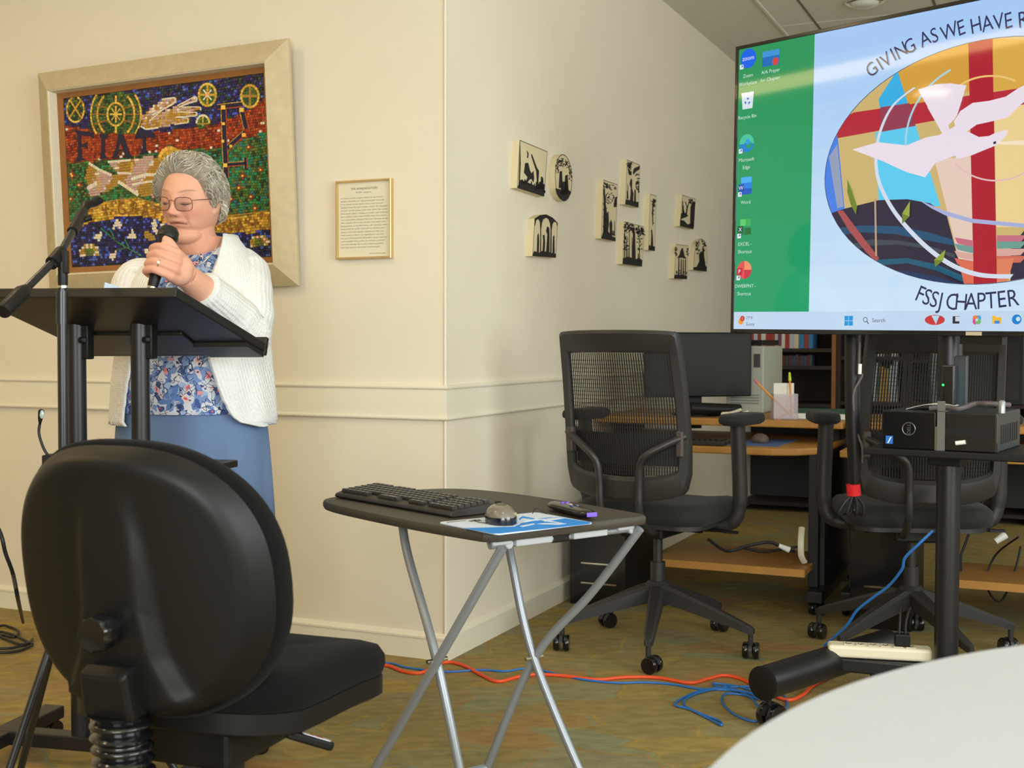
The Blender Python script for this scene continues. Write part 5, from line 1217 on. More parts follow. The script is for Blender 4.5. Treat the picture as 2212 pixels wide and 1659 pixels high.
# ------------------------------------------------------------------ mesh-back office chairs
MESH = mat('black_mesh_strand', S(24, 22, 21), rough=.7)
SEATF = mat('black_seat_fabric', S(26, 25, 24), rough=.85, var=.1, vscale=60, bump=.25, bscale=500, sheen=.05)
def mesh_chair(label, loc, rz):
    t = thing('mesh_office_chair', label, 'office chair', loc, rz, 'mesh-backed swivel chairs at the computer desks')
    chair_base(t, .335, R(-69.8), .20, CHPL)
    b = MB(); b.cyl((0, 0, .2), (0, 0, .30), .026, n=16); b.cyl((0, 0, .3), (0, 0, .42), .016, n=16); b.build('gas_column', CHPL, t, local=True)
    b = MB(); b.box((0, -.02, .425), (.16, .24, .05)); b.cyl((-.16, .02, .42), (.16, .02, .42), .012, n=10); b.build('tilt_mechanism', BLKPLASTIC, t, local=True, smooth=False, bevel=.008)
    # seat
    pol = rounded_poly([(-.235, -.20), (.235, -.20), (.245, .26), (-.245, .26)], [.09, .09, .10, .10], 8)
    b = MB(); rings = []
    for k, (sc, z) in enumerate(((.90, .452), (.985, .462), (1.0, .482), (.985, .506), (.93, .520), (.80, .527), (.5, .524), (.2, .522))):
        rings.append([Vector((x * sc, .03 + (y - .03) * sc, z - .02 * max(0, (y - .16) / .1) ** 2 * .8)) for x, y in pol])
    b.loft(rings); b.build('seat', SEATF, t, local=True, ang=60)
    b = MB(); plate(b, [(x * .92, .03 + (y - .03) * .92) for x, y in pol], .440, .456); b.build('seat_pan', CHPL, t, local=True, ang=30)
    # back: frame follows a shallow curve, reclined a little
    def BK(x, z, n=0.0): # x across, z height; returns local point
        zz = (z - .55)
        y = -.205 - zz * .20 + .055 * (1 - (x / .24) ** 2) * -1 + .03 * math.sin(zz * 4.2)
        return Vector((x, y - n, z))
    H0, H1 = .545, 1.085
    def half(z): return interp(z, [.53, .60, .72, .85, 1.0, 1.09], [.170, .222, .226, .224, .218, .212])
    outer = []; inner = []
    def outl(z0, z1, ins, rb, rt):
        P = []
        zs = [lerp(z0, z1, i / 10) for i in range(11)]
        right = [(half(z) - ins, z) for z in zs]
        base_ = [( -right[0][0] * math.cos(R(a)) , z0 - rb * math.sin(R(a))) for a in range(18, 180, 18)]
        top_ = [(right[-1][0] * math.cos(R(a)), z1 + rt * math.sin(R(a)) ** .5) for a in range(18, 180, 18)]
        return base_ + right + top_ + [(-x, z) for x, z in reversed(right)]
    oo = outl(.585, 1.085, 0, .045, .014); ii = outl(.655, 1.022, .034, .035, .004)
    for (x, z) in oo: outer.append((x, z))
    b = MB(); n = len(oo)
    rings = [[BK(x, z, .0) for x, z in oo], [BK(x * 1.0, z, .022) for x, z in oo], [BK(lerp(x, u, .15), lerp(z, w, .15), .030) for (x, z), (u, w) in zip(oo, ii)], [BK(lerp(x, u, .85), lerp(z, w, .85), .027) for (x, z), (u, w) in zip(oo, ii)], [BK(x, z, .018) for x, z in ii], [BK(x, z, .002) for x, z in ii], [BK(x, z, .0) for x, z in oo]]
    b.loft(rings, False, False, True); b.build('back_frame', CHPL, t, local=True, ang=35)
    ms = MB()
    NV = 46
    for i in range(NV + 1):
        u = -1 + 2 * i / NV; w = .0024
        col = []
        for j in range(13):
            z = lerp(.625 + .012 * u * u, 1.025, j / 12); x = u * (half(z) - .030)
            col.append((BK(x - w, z, .010), BK(x + w, z, .010)))
        ms.loft([[a, c] for a, c in col], False, False, False)
    for j in range(30):
        z = lerp(.63, 1.0, j / 29)
        ms.loft([[BK(u * (half(z) - .030), z - .0008, .0105), BK(u * (half(z) - .030), z + .0008, .0105)] for u in [k / 8 for k in range(-8, 9)]], False, False, False)
    ms.build('mesh_panel', MESH, t, local=True, kind='stuff')
    b = MB(); rings = []
    for k in range(9):
        u = -1 + k / 4; x = u * .185
        rings.append([BK(x, z, n_) for z, n_ in ((.665, -.004), (.76, -.006), (.765, .004), (.66, .006))])
    b.loft(rings); b.build('lumbar_pad', MESH, t, local=True)
    for s in (-1, 1):
        b = MB(); b.box(BK(s * .200, .735, .012), (.026, .05, .085)); b.build('lumbar_slider', mat('brown_grey_plastic', S(70, 62, 58), rough=.5), t, local=True, smooth=False, bevel=.006)
        b = MB(); b.tube(spline([(s * .055, -.06, .43), (s * .066, -.20, .435), (s * .070, -.285, .50), (s * .072, -.298, .60), (s * .078, -.305, .665), (s * .105, -.310, .70), tuple(BK(s * .165, .735, .035)), tuple(BK(s * .215, .760, .020))], 8), .0125, 12); b.build('back_strut', CHPL, t, local=True)
        # arm: post curving up from below the seat, pad on top
        b = MB(); b.tube(spline([(s * .10, .02, .435), (s * .20, .02, .437), (s * .265, .02, .455), (s * .290, .02, .52), (s * .290, .012, .66), (s * .288, .0, .785)], 8), [.016] * 8 + [.017] * 8 + [.019] * 8 + [.021] * 8 + [.021] * 9, 12, flat=1.25); arm = b.build('arm_post', CHPL, t, local=True)
        b = MB(); pl_ = rounded_poly([(-.045, -.125), (.045, -.125), (.05, .125), (-.05, .125)], [.04, .04, .045, .045], 6)
        rings = [[Vector((s * .295 + x * sc, .02 + y * sc, z)) for x, y in pl_] for sc, z in ((.78, .785), (.97, .793), (1.0, .803), (.97, .815), (.85, .822), (.4, .824))]
        b.loft(rings); b.build('arm_pad', SEATF, arm, local=True, ang=60)
    b = MB(); b.cyl((.14, .0, .43), (.27, -.02, .428), .006, n=8); b.box((.275, -.022, .428), (.05, .02, .008)); b.build('tilt_lever', BLKPLASTIC, t, local=True)
    return t
ch1 = mesh_chair('mesh-backed office chair turned away, between the tray table and the desk', (.507, 4.226, 0), R(-32))
ch2 = dup(ch1, (1.36, 4.15, 0), R(-6), 'mesh-backed office chair half hidden behind the television column')

# ------------------------------------------------------------------ near task chair, seen from behind
SHELL = mat('black_shell_plastic', S(17, 17, 17), rough=.44, spec=.32, bump=.12, bscale=1200)
WEAVE = mat('black_woven_fabric', S(19, 18, 18), rough=.95, spec=.08, bump=.6, bscale=420, sheen=.04)
tc_ = thing('task_chair', 'black armless task chair with a rounded shell back, nearest the camera', 'office chair', (-.515, 2.20, 0), R(-20))
def tb_(u, v, n=3.0):   # rounded outline in -1..1
    return u, v
BCX, BCZ, BAX, BAZ = 0.0, .676, .238, .222
def back_pt(r, a, depth, puff=1.0):
    ca, sa = math.cos(a), math.sin(a)
    e = 2 / 2.75
    x = abs(ca) ** e * (1 if ca > 0 else -1) * BAX * r
    z = abs(sa) ** e * (1 if sa > 0 else -1) * BAZ * r
    if z > 0: x *= 1 - .10 * (z / BAZ) ** 2
    if z < 0: x *= 1 - .13 * (z / BAZ) ** 2
    y = -.245 - (z) * .16 - .05 * (1 - (x / BAX) ** 2)
    return Vector((x, y + depth, BCZ + z))
def spine(p):
    x, z = abs(p.x), p.z - BCZ
    w = interp(z, [-.24, -.21, -.17, -.11, -.04, .06, .16], [.20, .165, .105, .075, .062, .055, .04])
    amp = interp(z, [-.24, -.1, .05, .17, .20], [.020, .020, .012, .0, .0])
    k = min(1, max(0, (w + .012 - x) / .024)); k = k * k * (3 - 2 * k)
    return -amp * k
NA, NR = 96, 26
b = MB(); rings = []
for i in range(1, NR + 1):
    r = i / NR
    prof = 0.0 if r < .86 else ((r - .86) / .14) ** 1.6 * .036
    ring = []
    for j in range(NA):
        p = back_pt(r, 2 * math.pi * j / NA, 0); p.y += prof - .02 + spine(p) * (1 if r < .9 else max(0, (1 - r) / .1)); ring.append(p)
    rings.append(ring)
rings.append([back_pt(.985, 2 * math.pi * j / NA, .022) for j in range(NA)])
b.loft(rings, True, True); b.build('back_shell', SHELL, tc_, local=True, ang=60)
b = MB(); rings = []
for r, d in ((.98, .016), (1.015, .02), (1.035, .032), (1.035, .048), (1.01, .064), (.95, .076), (.8, .082), (.5, .082), (.15, .08)):
    rings.append([back_pt(r, 2 * math.pi * j / NA, d) for j in range(NA)])
b.loft(rings, True, True); b.build('back_cushion', WEAVE, tc_, local=True, ang=60)
# knob
kp = back_pt(.0, 0, 0); kz = .612; ky = -.245 - (kz - BCZ) * .16 - .05 - .02 - .02
b = MB(); n = 40
def knob_ring(rad, y, flute): return [Vector((rad * (1 - flute * (.5 + .5 * math.cos(10 * 2 * math.pi * k / n))) * math.cos(2 * math.pi * k / n), y, kz + rad * (1 - flute * (.5 + .5 * math.cos(10 * 2 * math.pi * k / n))) * math.sin(2 * math.pi * k / n))) for k in range(n)]
b.loft([knob_ring(.022, ky + .006, 0), knob_ring(.022, ky - .012, 0), knob_ring(.029, ky - .014, .10), knob_ring(.030, ky - .040, .10), knob_ring(.026, ky - .045, .08), knob_ring(.010, ky - .043, 0)]); b.build('back_knob', BLKGLOSS, tc_, local=True, ang=40)
# bracket, bellows over the back bar, lower bar
b = MB()
bx = [(-.046, -.345), (.046, -.345), (.042, -.255), (-.042, -.255)]
b.loft([[Vector((x * s, y - .0 + dy, z)) for x, y in bx] for s, dy, z in ((1.02, .012, .468), (1.0, .006, .49), (.94, -.004, .545), (.86, .012, .556))]); b.build('back_bracket', SHELL, tc_, local=True, smooth=False, bevel=.008)
b = MB(); rings = []
for i in range(61):
    t = i / 60; z = lerp(.475, .262, t); yy = -.302 + .02 * t
    rr = .0435 + .006 * math.cos(t * 2 * math.pi * 11)
    rings.append([Vector((rr * math.cos(2 * math.pi * k / 24), yy + rr * math.sin(2 * math.pi * k / 24), z)) for k in range(24)])
b.loft(rings); b.build('bellows', BLKGLOSS, tc_, local=True, ang=80)
b = MB(); pts = spline([(.0, -.285, .26), (0, -.23, .245), (0, -.12, .262), (0, -.02, .29)], 16)
b.tube(pts, [.022 + .004 * math.cos(i * 1.6) for i in range(len(pts))], 16); b.build('lower_bellows', BLKGLOSS, tc_, local=True, ang=80)
b = MB(); b.box((0, -.02, .372), (.20, .26, .07)); b.build('tilt_mechanism', BLKPLASTIC, tc_, local=True, smooth=False, bevel=.01)
# seat
pol = rounded_poly([(-.215, -.215), (.215, -.215), (.245, .245), (-.245, .245)], [.13, .13, .12, .12], 12)
pol2 = []
for i in range(len(pol)):
    a, c = Vector(pol[i]), Vector(pol[(i + 1) % len(pol)]); m = max(1, int((c - a).length / .04))
    for k in range(m): pol2.append(tuple(a.lerp(c, k / m)))
def seatz(x, y, z): return z - .030 * max(0, (y - .05) / .2) ** 2 * .9 + .016 * max(0, (-y - .05) / .17) ** 2
b = MB(); rings = [[Vector((x * s, .015 + (y - .015) * s, seatz(x, y, z))) for x, y in pol2] for s, z in ((.98, .443), (1.0, .451), (1.02, .465), (1.015, .483), (.97, .501), (.86, .511), (.6, .511), (.25, .507))]
b.loft(rings); b.build('seat_cushion', WEAVE, tc_, local=True, ang=70)
b = MB(); rings = [[Vector((x * s, .015 + (y - .015) * s, seatz(x, y, z))) for x, y in pol2] for s, z in ((.80, .395), (.93, .401), (1.0, .411), (1.0, .445), (.97, .448))]
b.loft(rings); b.build('seat_pan', SHELL, tc_, local=True, ang=40)
# lever with a white label
def lever():
    A_, B_ = W(640, 1588, 2.06), W(718, 1610, 2.10)
    d = (B_ - A_).normalized(); s = Vector((d.y, -d.x, 0)).normalized(); u = s.cross(d); u = u if u.z > 0 else -u
    M = Matrix((d, s, u)).transposed(); c = (A_ + B_) / 2
    b = MB(); L = (B_ - A_).length
    P = rounded_poly([(-L * .75, -.009), (L * .5, -.017), (L * .5, .017), (-L * .75, .009)], [.004, .014, .014, .004], 5)
    b.prism([c + M @ Vector((x, y, -.009)) for x, y in P], [c + M @ Vector((x, y, .006)) for x, y in P]); o = b.build('seat_lever', BLKPLASTIC, tc_, bevel=.004)
    P = rounded_poly([(-L * .38, -.006), (L * .40, -.011), (L * .40, .011), (-L * .38, .006)], [.003, .009, .009, .003], 5)
    b = MB(); b.prism([c + M @ Vector((x, y, .006)) for x, y in P], [c + M @ Vector((x, y, .0072)) for x, y in P]); o2 = b.build('lever_label', mat('white_label', S(226, 226, 230), rough=.4), o, smooth=False, label='white label with red marks')
    b = MB()
    for i, (x, w_) in enumerate(((-.008, .008), (.004, .014), (.012, .014))): b.box(c + M @ Vector((x, 0, .0076)), (.004, w_, .0006), M)
    b.build('red_marks', mat('red_print', S(190, 60, 60), rough=.5), o, smooth=False, kind='stuff')
lever()
b = MB(); b.cyl((0, 0, .2), (0, 0, .34), .03, n=20); b.build('gas_column', BLKMETAL, tc_, local=True)
chair_base(tc_, .31, R(20), .16, SHELL)

# ------------------------------------------------------------------ computer desks against the right wall
OAK = mat('oak_laminate', S(172, 124, 62), rough=.5, var=.12, vscale=14)
OAKE = mat('oak_edge_band', S(186, 132, 60), rough=.45, var=.08, vscale=20)
DKGREY = mat('charcoal_laminate', S(38, 35, 33), rough=.6)
def RB(b, u0, u1, v0, v1, z0, z1, mi=0): b.hexa([RC(u0, v0, z0), RC(u1, v0, z0), RC(u1, v1, z0), RC(u0, v1, z0), RC(u0, v0, z1), RC(u1, v0, z1), RC(u1, v1, z1), RC(u0, v1, z1)], mi)
def desk(label, v0, v1, u_top, u_low, skewtail):
    t = thing('computer_desk', label, 'desk', RC(u_top + .3, (v0 + v1) / 2, 0), 0, None)
    b = MB(); RB(b, u_top + .02, 2.02, v0, v1, .712, .742); b.build('desktop', OAK, t, smooth=False, bevel=.002)
    b = MB(); RB(b, u_top, u_top + .02, v0, v1, .712, .742); b.build('front_edge', OAKE, t, smooth=False, bevel=.006)
    P = [(u_low, v0), (u_low, v1 - .22), (u_low + .04, v1 - .13), (u_low + .13, v1 - .06), (1.95, v1 - .04), (1.95, v0)]
    b = MB(); b.prism([RC(u, v, .622) for u, v in P], [RC(u, v, .650) for u, v in P]); b.build('keyboard_shelf', OAKE, t, smooth=False, bevel=.006)
    for v in (v0 + .03, v1 - .06):
        b = MB(); RB(b, 1.30, 1.98, v - .012, v + .012, .10, .622); RB(b, 1.62, 1.98, v - .012, v + .012, .650, .712); b.build('end_panel', DKGREY, t, smooth=False)
        b = MB(); RB(b, u_low + .04, 2.0, v - .03, v + .03, .055, .10); o = b.build('foot', BLKMETAL, t, smooth=False, bevel=.004)
        for u in (u_low + .08, 1.95): caster_at(RC(u, v, .06), o, 1.0, r=.027)
    b = MB(); RB(b, 1.985, 2.0, v0 + .55, v1 - .07, .36, .70); b.build('modesty_panel', DKGREY, t, smooth=False)
    b = MB(); RB(b, u_low - .04, 1.5, v0 + .38, v1 - .08, .172, .197); b.build('bottom_shelf', OAK, t, smooth=False, bevel=.003)
    b = MB(); RB(b, u_low - .05, u_low - .04, v0 + .38, v1 - .08, .170, .199); b.build('shelf_edge', OAKE, t, smooth=False)
    b = MB(); RB(b, u_low + .12, u_low + .16, v1 - .10, v1 - .06, .10, .63); b.build('post', BLKMETAL, t, smooth=False, bevel=.004)
    return t
desk('oak-topped computer desk with a keyboard shelf against the right-hand wall', .005, 1.06, 1.40, 1.11, 0)
desk('oak-topped computer desk behind the television cart', 1.09, 2.35, 1.42, 1.15, 0)
# monitor, tower, keyboard, pad and pencil cup on the left desk
def panel(b, c, n, w, h, th, up=Vector((0, 0, 1))):
    s = up.cross(n).normalized(); M = Matrix((s, n, up)).transposed(); b.box(c, (w, th, h), M); return M, s
SCREENOFF = mat('dark_screen', S(30, 27, 24), rough=.35, spec=.3)
mon = thing('monitor', 'black switched-off monitor on the oak desk behind the mesh chair', 'monitor', W(1500, 890, 5.4))
mA, mB = W(1395, 716, 5.25), W(1624, 722, 5.4)
mw = (Vector((mB.x, mB.y, 0)) - Vector((mA.x, mA.y, 0))); ML = mw.length; mw.normalize(); mn = Vector((mw.y, -mw.x, 0)); mn = mn if mn.y < 0 else -mn
mz1, mz0 = 1.103, .822
mcn = (mA + mB) / 2; mcn.z = (mz0 + mz1) / 2
Mm = Matrix((mw, mn, Vector((0, 0, 1)))).transposed()
b = MB(); b.box(mcn - mn * .012, (ML, .03, mz1 - mz0), Mm); b.build('casing', BLKPLASTIC, mon, smooth=False, bevel=.006)
b = MB(); b.box(mcn + mn * .0035 + Vector((0, 0, .004)), (ML - .03, .002, mz1 - mz0 - .034), Mm); b.build('screen', SCREENOFF, mon, smooth=False)
b = MB(); b.box(mcn - mn * .05 + Vector((0, 0, -.15)), (.06, .03, .26), Mm); b.lathe([(.11, 0), (.11, .008), (.03, .02)], Vector((mcn.x, mcn.y, .743)) - mn * .02, n=24); b.build('stand', BLKPLASTIC, mon)
BEIGE = mat('grey_beige_case', S(176, 176, 162), rough=.5)
tw = thing('computer_tower', 'pale grey computer tower standing behind the desk monitor', 'computer', W(1635, 885, 5.75))
tA, tB = W(1598, 880, 5.70), W(1668, 880, 5.62)
tw_c = (tA + tB) / 2
b = MB(); tM = Matrix((DR, -DL, Vector((0, 0, 1)))).transposed()
b.box(Vector((tA.x + .02, tA.y + .0, .743 + .15)) - DL * .05, (.40, .17, .30), tM); b.build('case', BEIGE, tw, smooth=False, bevel=.006)
cc = Vector((tA.x + .02, tA.y, .893)) - DL * .05
b = MB(); b.box(cc - DR * .201 - DL * .055 + Vector((0, 0, .085)), (.003, .028, .06), tM); b.build('label_plate', mat('brown_grey_plastic'), tw, smooth=False)
for k in range(4):
    b = MB(); b.box(cc - DR * .201 + Vector((0, 0, -.07 - k * .012)), (.003, .13, .004), tM); b.build('vent_slot', mat('mid_grey', S(120, 120, 112), rough=.6), tw, smooth=False)
b = MB(); b.box(cc - DR * .01 + Vector((0, 0, .165)), (.34, .15, .025), tM); b.build('disc_box', BLKPLASTIC, None, smooth=False, bevel=.004, origin=cc + Vector((0, 0, .151)), label='flat dark box on top of the pale grey tower', cat='box')
# sound bar under the monitor
sb_c = W(1545, 880, 5.22); b = MB(); b.tube([W(1490, 882, 5.2), W(1598, 886, 5.25)], .026, 14); b.build('sound_bar', BLKPLASTIC, None, origin=Vector((sb_c.x, sb_c.y, .743)), label='black speaker bar lying below the desk monitor', cat='speaker')
b = MB(); b.tube(spline([W(1600, 885, 5.2), W(1580, 892, 5.15), W(1560, 894, 5.12), W(1590, 896, 5.12), W(1615, 890, 5.15)], 6), .007, 7); b.build('coiled_wire', mat('cream_plastic'), None, origin=W(1590, 895, 5.15), label='pale coiled wire on the oak desk by the speaker bar', cat='cable')
kb2 = thing('keyboard', 'dark keyboard on the lower shelf of the oak desk', 'keyboard', W(1540, 955, 4.95))
b = MB(); kc = WZ(1500, 958, .66); b.box(kc + DR * .10 - DL * -.10, (.14, .42, .018), tM); b.build('case', KB, kb2, smooth=False, bevel=.003)
kk = MB(); kk.box((0, 0, 0), (.015, .016, .008)); f0 = None
for r_ in range(4):
    for c_ in range(18):
        p = kc + DR * (.05 + r_ * .025) + DL * (.10 + .195 - c_ * .0225) + Vector((0, 0, .012))
        if f0 is None: f0 = kk.build('key', KEY, kb2, local=True, smooth=False); o = f0
        else: o = f0.copy(); COL.objects.link(o)
        o.location = p - kb2.location; o.rotation_euler = (0, 0, math.atan2(DR.y, DR.x))
pd_ = [WZ(1570, 961, .652), WZ(1625, 949, .652), WZ(1722, 950, .652), WZ(1680, 964, .652)]
b = MB(); b.prism([Vector((p.x, p.y, .6505)) for p in pd_], [Vector((p.x, p.y, .653)) for p in pd_]); b.build('mouse_pad', mat('slate_blue_pad', S(76, 104, 156), rough=.8), None, smooth=False, origin=pd_[0], label='plain slate blue mouse pad on the lower desk shelf', cat='mouse pad')
b = MB(); mp_ = WZ(1642, 955, .655); b.ball(mp_ + Vector((0, 0, .010)), (.034, .05, .026), 12); b.build('computer_mouse', mat('dusty_mouse', S(96, 84, 76), rough=.5), None, origin=mp_, label='dark mouse on the plain slate blue pad', cat='mouse')
# clear pencil cup with note paper and pencils
cup_c = WZ(1694, 905, .743)
cup = thing('pencil_cup', 'clear pencil holder with a white note pad on the oak desk', 'pencil holder', cup_c)
def clearplastic():
    m = bpy.data.materials.new('clear_plastic'); m.use_nodes = True; nt = m.node_tree
    for n_ in list(nt.nodes): nt.nodes.remove(n_)
    o = node(nt, 'ShaderNodeOutputMaterial'); mx = node(nt, 'ShaderNodeMixShader'); tr = node(nt, 'ShaderNodeBsdfTransparent'); df = node(nt, 'ShaderNodeBsdfPrincipled')
    df.inputs['Base Color'].default_value = S(220, 205, 210); df.inputs['Roughness'].default_value = .2; mx.inputs[0].default_value = .35
    nt.links.new(tr.outputs[0], mx.inputs[1]); nt.links.new(df.outputs[0], mx.inputs[2]); nt.links.new(mx.outputs[0], o.inputs[0]); return m
CLP = clearplastic()
ux = RT.copy(); ux.z = 0; ux.normalize(); uy = Vector((-ux.y, ux.x, 0))
def CP(x, y, z): return cup_c + ux * x + uy * y + Vector((0, 0, z))
b = MB()
for (x0, x1, y0, y1) in ((-.05, .05, -.03, -.028), (-.05, .05, .028, .03), (-.05, -.048, -.03, .03), (.048, .05, -.03, .03)):
    b.hexa([CP(x0, y0, .002), CP(x1, y0, .002), CP(x1, y1, .002), CP(x0, y1, .002), CP(x0, y0, .105), CP(x1, y0, .105), CP(x1, y1, .105), CP(x0, y1, .105)])
b.hexa([CP(-.05, -.03, 0), CP(.05, -.03, 0), CP(.05, .03, 0), CP(-.05, .03, 0), CP(-.05, -.03, .002), CP(.05, -.03, .002), CP(.05, .03, .002), CP(-.05, .03, .002)])
b.build('holder', CLP, cup, smooth=False)
b = MB(); b.hexa([CP(-.042, .012, .003), CP(.042, .012, .003), CP(.042, .024, .003), CP(-.042, .024, .003), CP(-.042, .012, .148), CP(.042, .012, .148), CP(.042, .024, .148), CP(-.042, .024, .148)]); b.build('note_pad', PAPERW, None, smooth=False, origin=CP(0, .018, .003), label='white note pad standing in the clear pencil holder', cat='note pad')
PENC = mat('orange_pencil_paint', S(232, 146, 40), rough=.4)
def pencil(A_, B_, tipm, label):
    t = thing('pencil', label, 'pencil', A_); b = MB(); d = (B_ - A_).normalized(); b.cyl(A_ + d * .014, B_, .0042, n=6); b.build('shaft', PENC, t, ang=20)
    b = MB(); b.cyl(A_, A_ + d * .014, .0008, .0042, n=6); b.build('tip', mat('pencil_wood', S(220, 180, 120), rough=.6), t)
    b = MB(); b.cyl(B_, B_ + d * (.02 if tipm != 'y' else .035), .0052 if tipm != 'y' else .007, .0045, n=10); b.build('eraser', mat('pink_eraser', S(226, 110, 120), rough=.6) if tipm != 'y' else mat('lime_eraser', S(206, 222, 50), rough=.5), t)
pencil(CP(.030, -.015, .008), CP(-.115, -.02, .148), 'p', 'orange pencil with a pink eraser leaning left in the clear holder')
pencil(CP(.026, -.02, .006), CP(.022, .0, .158), 'y', 'orange pencil with a lime eraser cap standing in the clear holder')
pencil(CP(.036, -.022, .050), CP(-.024, -.024, .004), 'p', 'short orange pencil lying crosswise low in the clear holder')
# stack of papers and green folder at the right end of the left desk
b = MB(); RB(b, 1.52, 1.80, .80, 1.05, .7435, .765); b.build('paper_stack', PAPERW, None, smooth=False, origin=RC(1.66, .92, .7435), label='low stack of white paper on the oak desk right of the pencils', cat='paper')
b = MB(); RB(b, 1.54, 1.84, .78, 1.055, .7655, .771); b.build('green_folder', mat('dark_green_card', S(36, 84, 66), rough=.7), None, smooth=False, origin=RC(1.68, .92, .7655), label='dark green folder on top of the paper stack', cat='folder')
# towers and pedestal under the desks
def tower(label, u, v, w, h, d, z0=.0, handles=2):
    t = thing('computer_tower', label, 'computer', RC(u + d / 2, v + w / 2, z0))
    b = MB(); RB(b, u + .01, u + d, v, v + w, z0 + .002, z0 + h); b.build('case', BLKPLASTIC, t, smooth=False, bevel=.004)
    b = MB(); RB(b, u, u + .012, v, v + w, z0 + .002, z0 + h); b.build('front_panel', BLKGLOSS, t, smooth=False, bevel=.004)
    for k in range(handles):
        b = MB(); RB(b, u - .004, u, v + .05, v + w - .04, z0 + h * (.22 + .2 * k), z0 + h * (.22 + .2 * k) + .006); b.build('chrome_strip', CHROME, t, smooth=False)
    return t
tower('black computer tower under the left end of the oak desk', 1.0, .05, .24, .40, .45)
tower('black computer tower on the floor between the two desks', 1.05, 1.15, .22, .37, .42)
# dark second monitor and black boxes behind the television cart
m2 = thing('monitor', 'dark monitor on the desk behind the television column', 'monitor', W(2130, 865, 5.2))
c2 = W(2140, 800, 5.3)
b = MB(); b.box(c2, (.03, .27, .30), tM); b.build('casing', BLKPLASTIC, m2, smooth=False, bevel=.006)
b = MB(); b.box(c2 - DR * .016, (.002, .23, .25), tM); b.build('screen', SCREENOFF, m2, smooth=False)
b = MB(); b.box(Vector((c2.x, c2.y, .78)), (.05, .06, .08), tM); b.lathe([(.10, 0), (.10, .008), (.03, .02)], Vector((c2.x, c2.y, .743)), n=24); b.build('stand', BLKPLASTIC, m2)
t3 = thing('computer_tower', 'dark grey computer tower beside the monitor behind the television column', 'computer', W(2040, 870, 5.5))
c3 = W(2050, 795, 5.45); b = MB(); b.box(Vector((c3.x, c3.y, .743 + .17)), (.38, .13, .34), tM); b.build('case', PCSIDE, t3, smooth=False, bevel=.005)
for k in (-1, 1):
    b = MB(); b.box(Vector((c3.x, c3.y, .743 + .17)) - DR * .192 - DL * (k * .045), (.004, .02, .30), tM); b.build('front_strip', mat('mid_grey'), t3, smooth=False)
# low cables and small bright plugs under the right desk
for pts, r, lab_ in (([(1530, 1165, 4.7), (1570, 1190, 4.6), (1620, 1178, 4.6), (1665, 1172, 4.6), (1700, 1188, 4.6), (1715, 1190, 4.62)], .006, 'thick black cable drooping under the left oak desk'), ([(1600, 1182, 4.7), (1650, 1192, 4.7), (1700, 1184, 4.72), (1735, 1180, 4.7)], .005, 'second black cable sagging under the left oak desk'), ([(2170, 1020, 4.6), (2120, 1090, 4.6), (2085, 1175, 4.6), (2075, 1210, 4.6), (2080, 1260, 4.6)], .005, 'black cable hanging from the desk right of the television column'), ([(2200, 1160, 4.5), (2150, 1200, 4.6), (2130, 1260, 4.6), (2160, 1300, 4.6), (2190, 1240, 4.6), (2205, 1180, 4.6)], .004, 'looped thin black cables at the right edge under the desk')):
    b = MB(); b.tube(spline([W(*q) for q in pts], 7), r, 8); b.build('desk_cable', BLKCABLE, None, origin=W(*pts[0]), label=lab_, cat='cable')
b = MB(); b.tube([W(1682, 1178, 4.6), W(1705, 1188, 4.6)], [.008, .012], 10); b.build('pale_plug', mat('white_gloss_plastic'), None, origin=W(1690, 1185, 4.6), label='pale plug on the black cables under the left oak desk', cat='plug')
b = MB(); b.tube([W(2150, 1170, 4.6), W(2172, 1155, 4.6)], [.012, .016], 10); b.build('pale_plug', mat('white_gloss_plastic'), None, origin=W(2160, 1165, 4.6), label='white plug at the right edge under the desk', cat='plug')
b = MB(); b.tube(spline([W(1732, 1140, 4.75), W(1730, 1170, 4.7), W(1731, 1200, 4.7), W(1738, 1215, 4.72)], 6), .012, 10, flat=.5); b.build('cream_strap', mat('cream_plastic'), None, origin=W(1731, 1180, 4.7), label='cream strap hanging from the underside of the left desk', cat='strap')

# ------------------------------------------------------------------ bookcases along the back wall
WALNUT = mat('orange_brown_wood', S(150, 92, 44), rough=.5, var=.12, vscale=12)
DARKW = mat('dark_bookcase_wood', S(46, 32, 26), rough=.6, var=.1, vscale=12)
UB0, UB1 = 4.05, 4.48
cols = [S(170, 50, 46), S(186, 190, 196), S(60, 120, 168), S(150, 60, 50), S(214, 200, 170), S(92, 40, 40), S(60, 66, 80), S(190, 150, 60), S(120, 60, 90), S(220, 214, 200), S(44, 86, 76)]
def book_mat(i): return mat('book_cloth_%s' % ('red grey blue brick cream maroon slate ochre plum white teal'.split()[i]), cols[i], rough=.6)
def bookcase(label, v0, v1, shelves, side, inner):
    t = thing('bookcase', label, 'bookcase', RC((UB0 + UB1) / 2, (v0 + v1) / 2, 0))
    for v in (v0, v1 - .025):
        b = MB(); RB(b, UB0, UB1, v, v + .025, .0, 2.0); b.build('side_panel', side, t, smooth=False)
    b = MB(); RB(b, UB1 - .012, UB1, v0 + .025, v1 - .025, .0, 2.0); b.build('back_panel', DARKW, t, smooth=False)
    for z in shelves:
        b = MB(); RB(b, UB0 + .005, UB1 - .012, v0 + .025, v1 - .025, z - .022, z); b.build('shelf', inner, t, smooth=False)
    return t
def vpos(px, Y=7.5): # v coordinate on the bookcase front
    d = ray(px, 740); p0 = RC(UB0, 0, 0); n = DR; q = EYE + d * ((p0 - EYE).dot(n) / d.dot(n)); return (q - CC).dot(-DL)
va, vb, vc, vd = vpos(1560), vpos(1806), vpos(1960), vpos(2230)
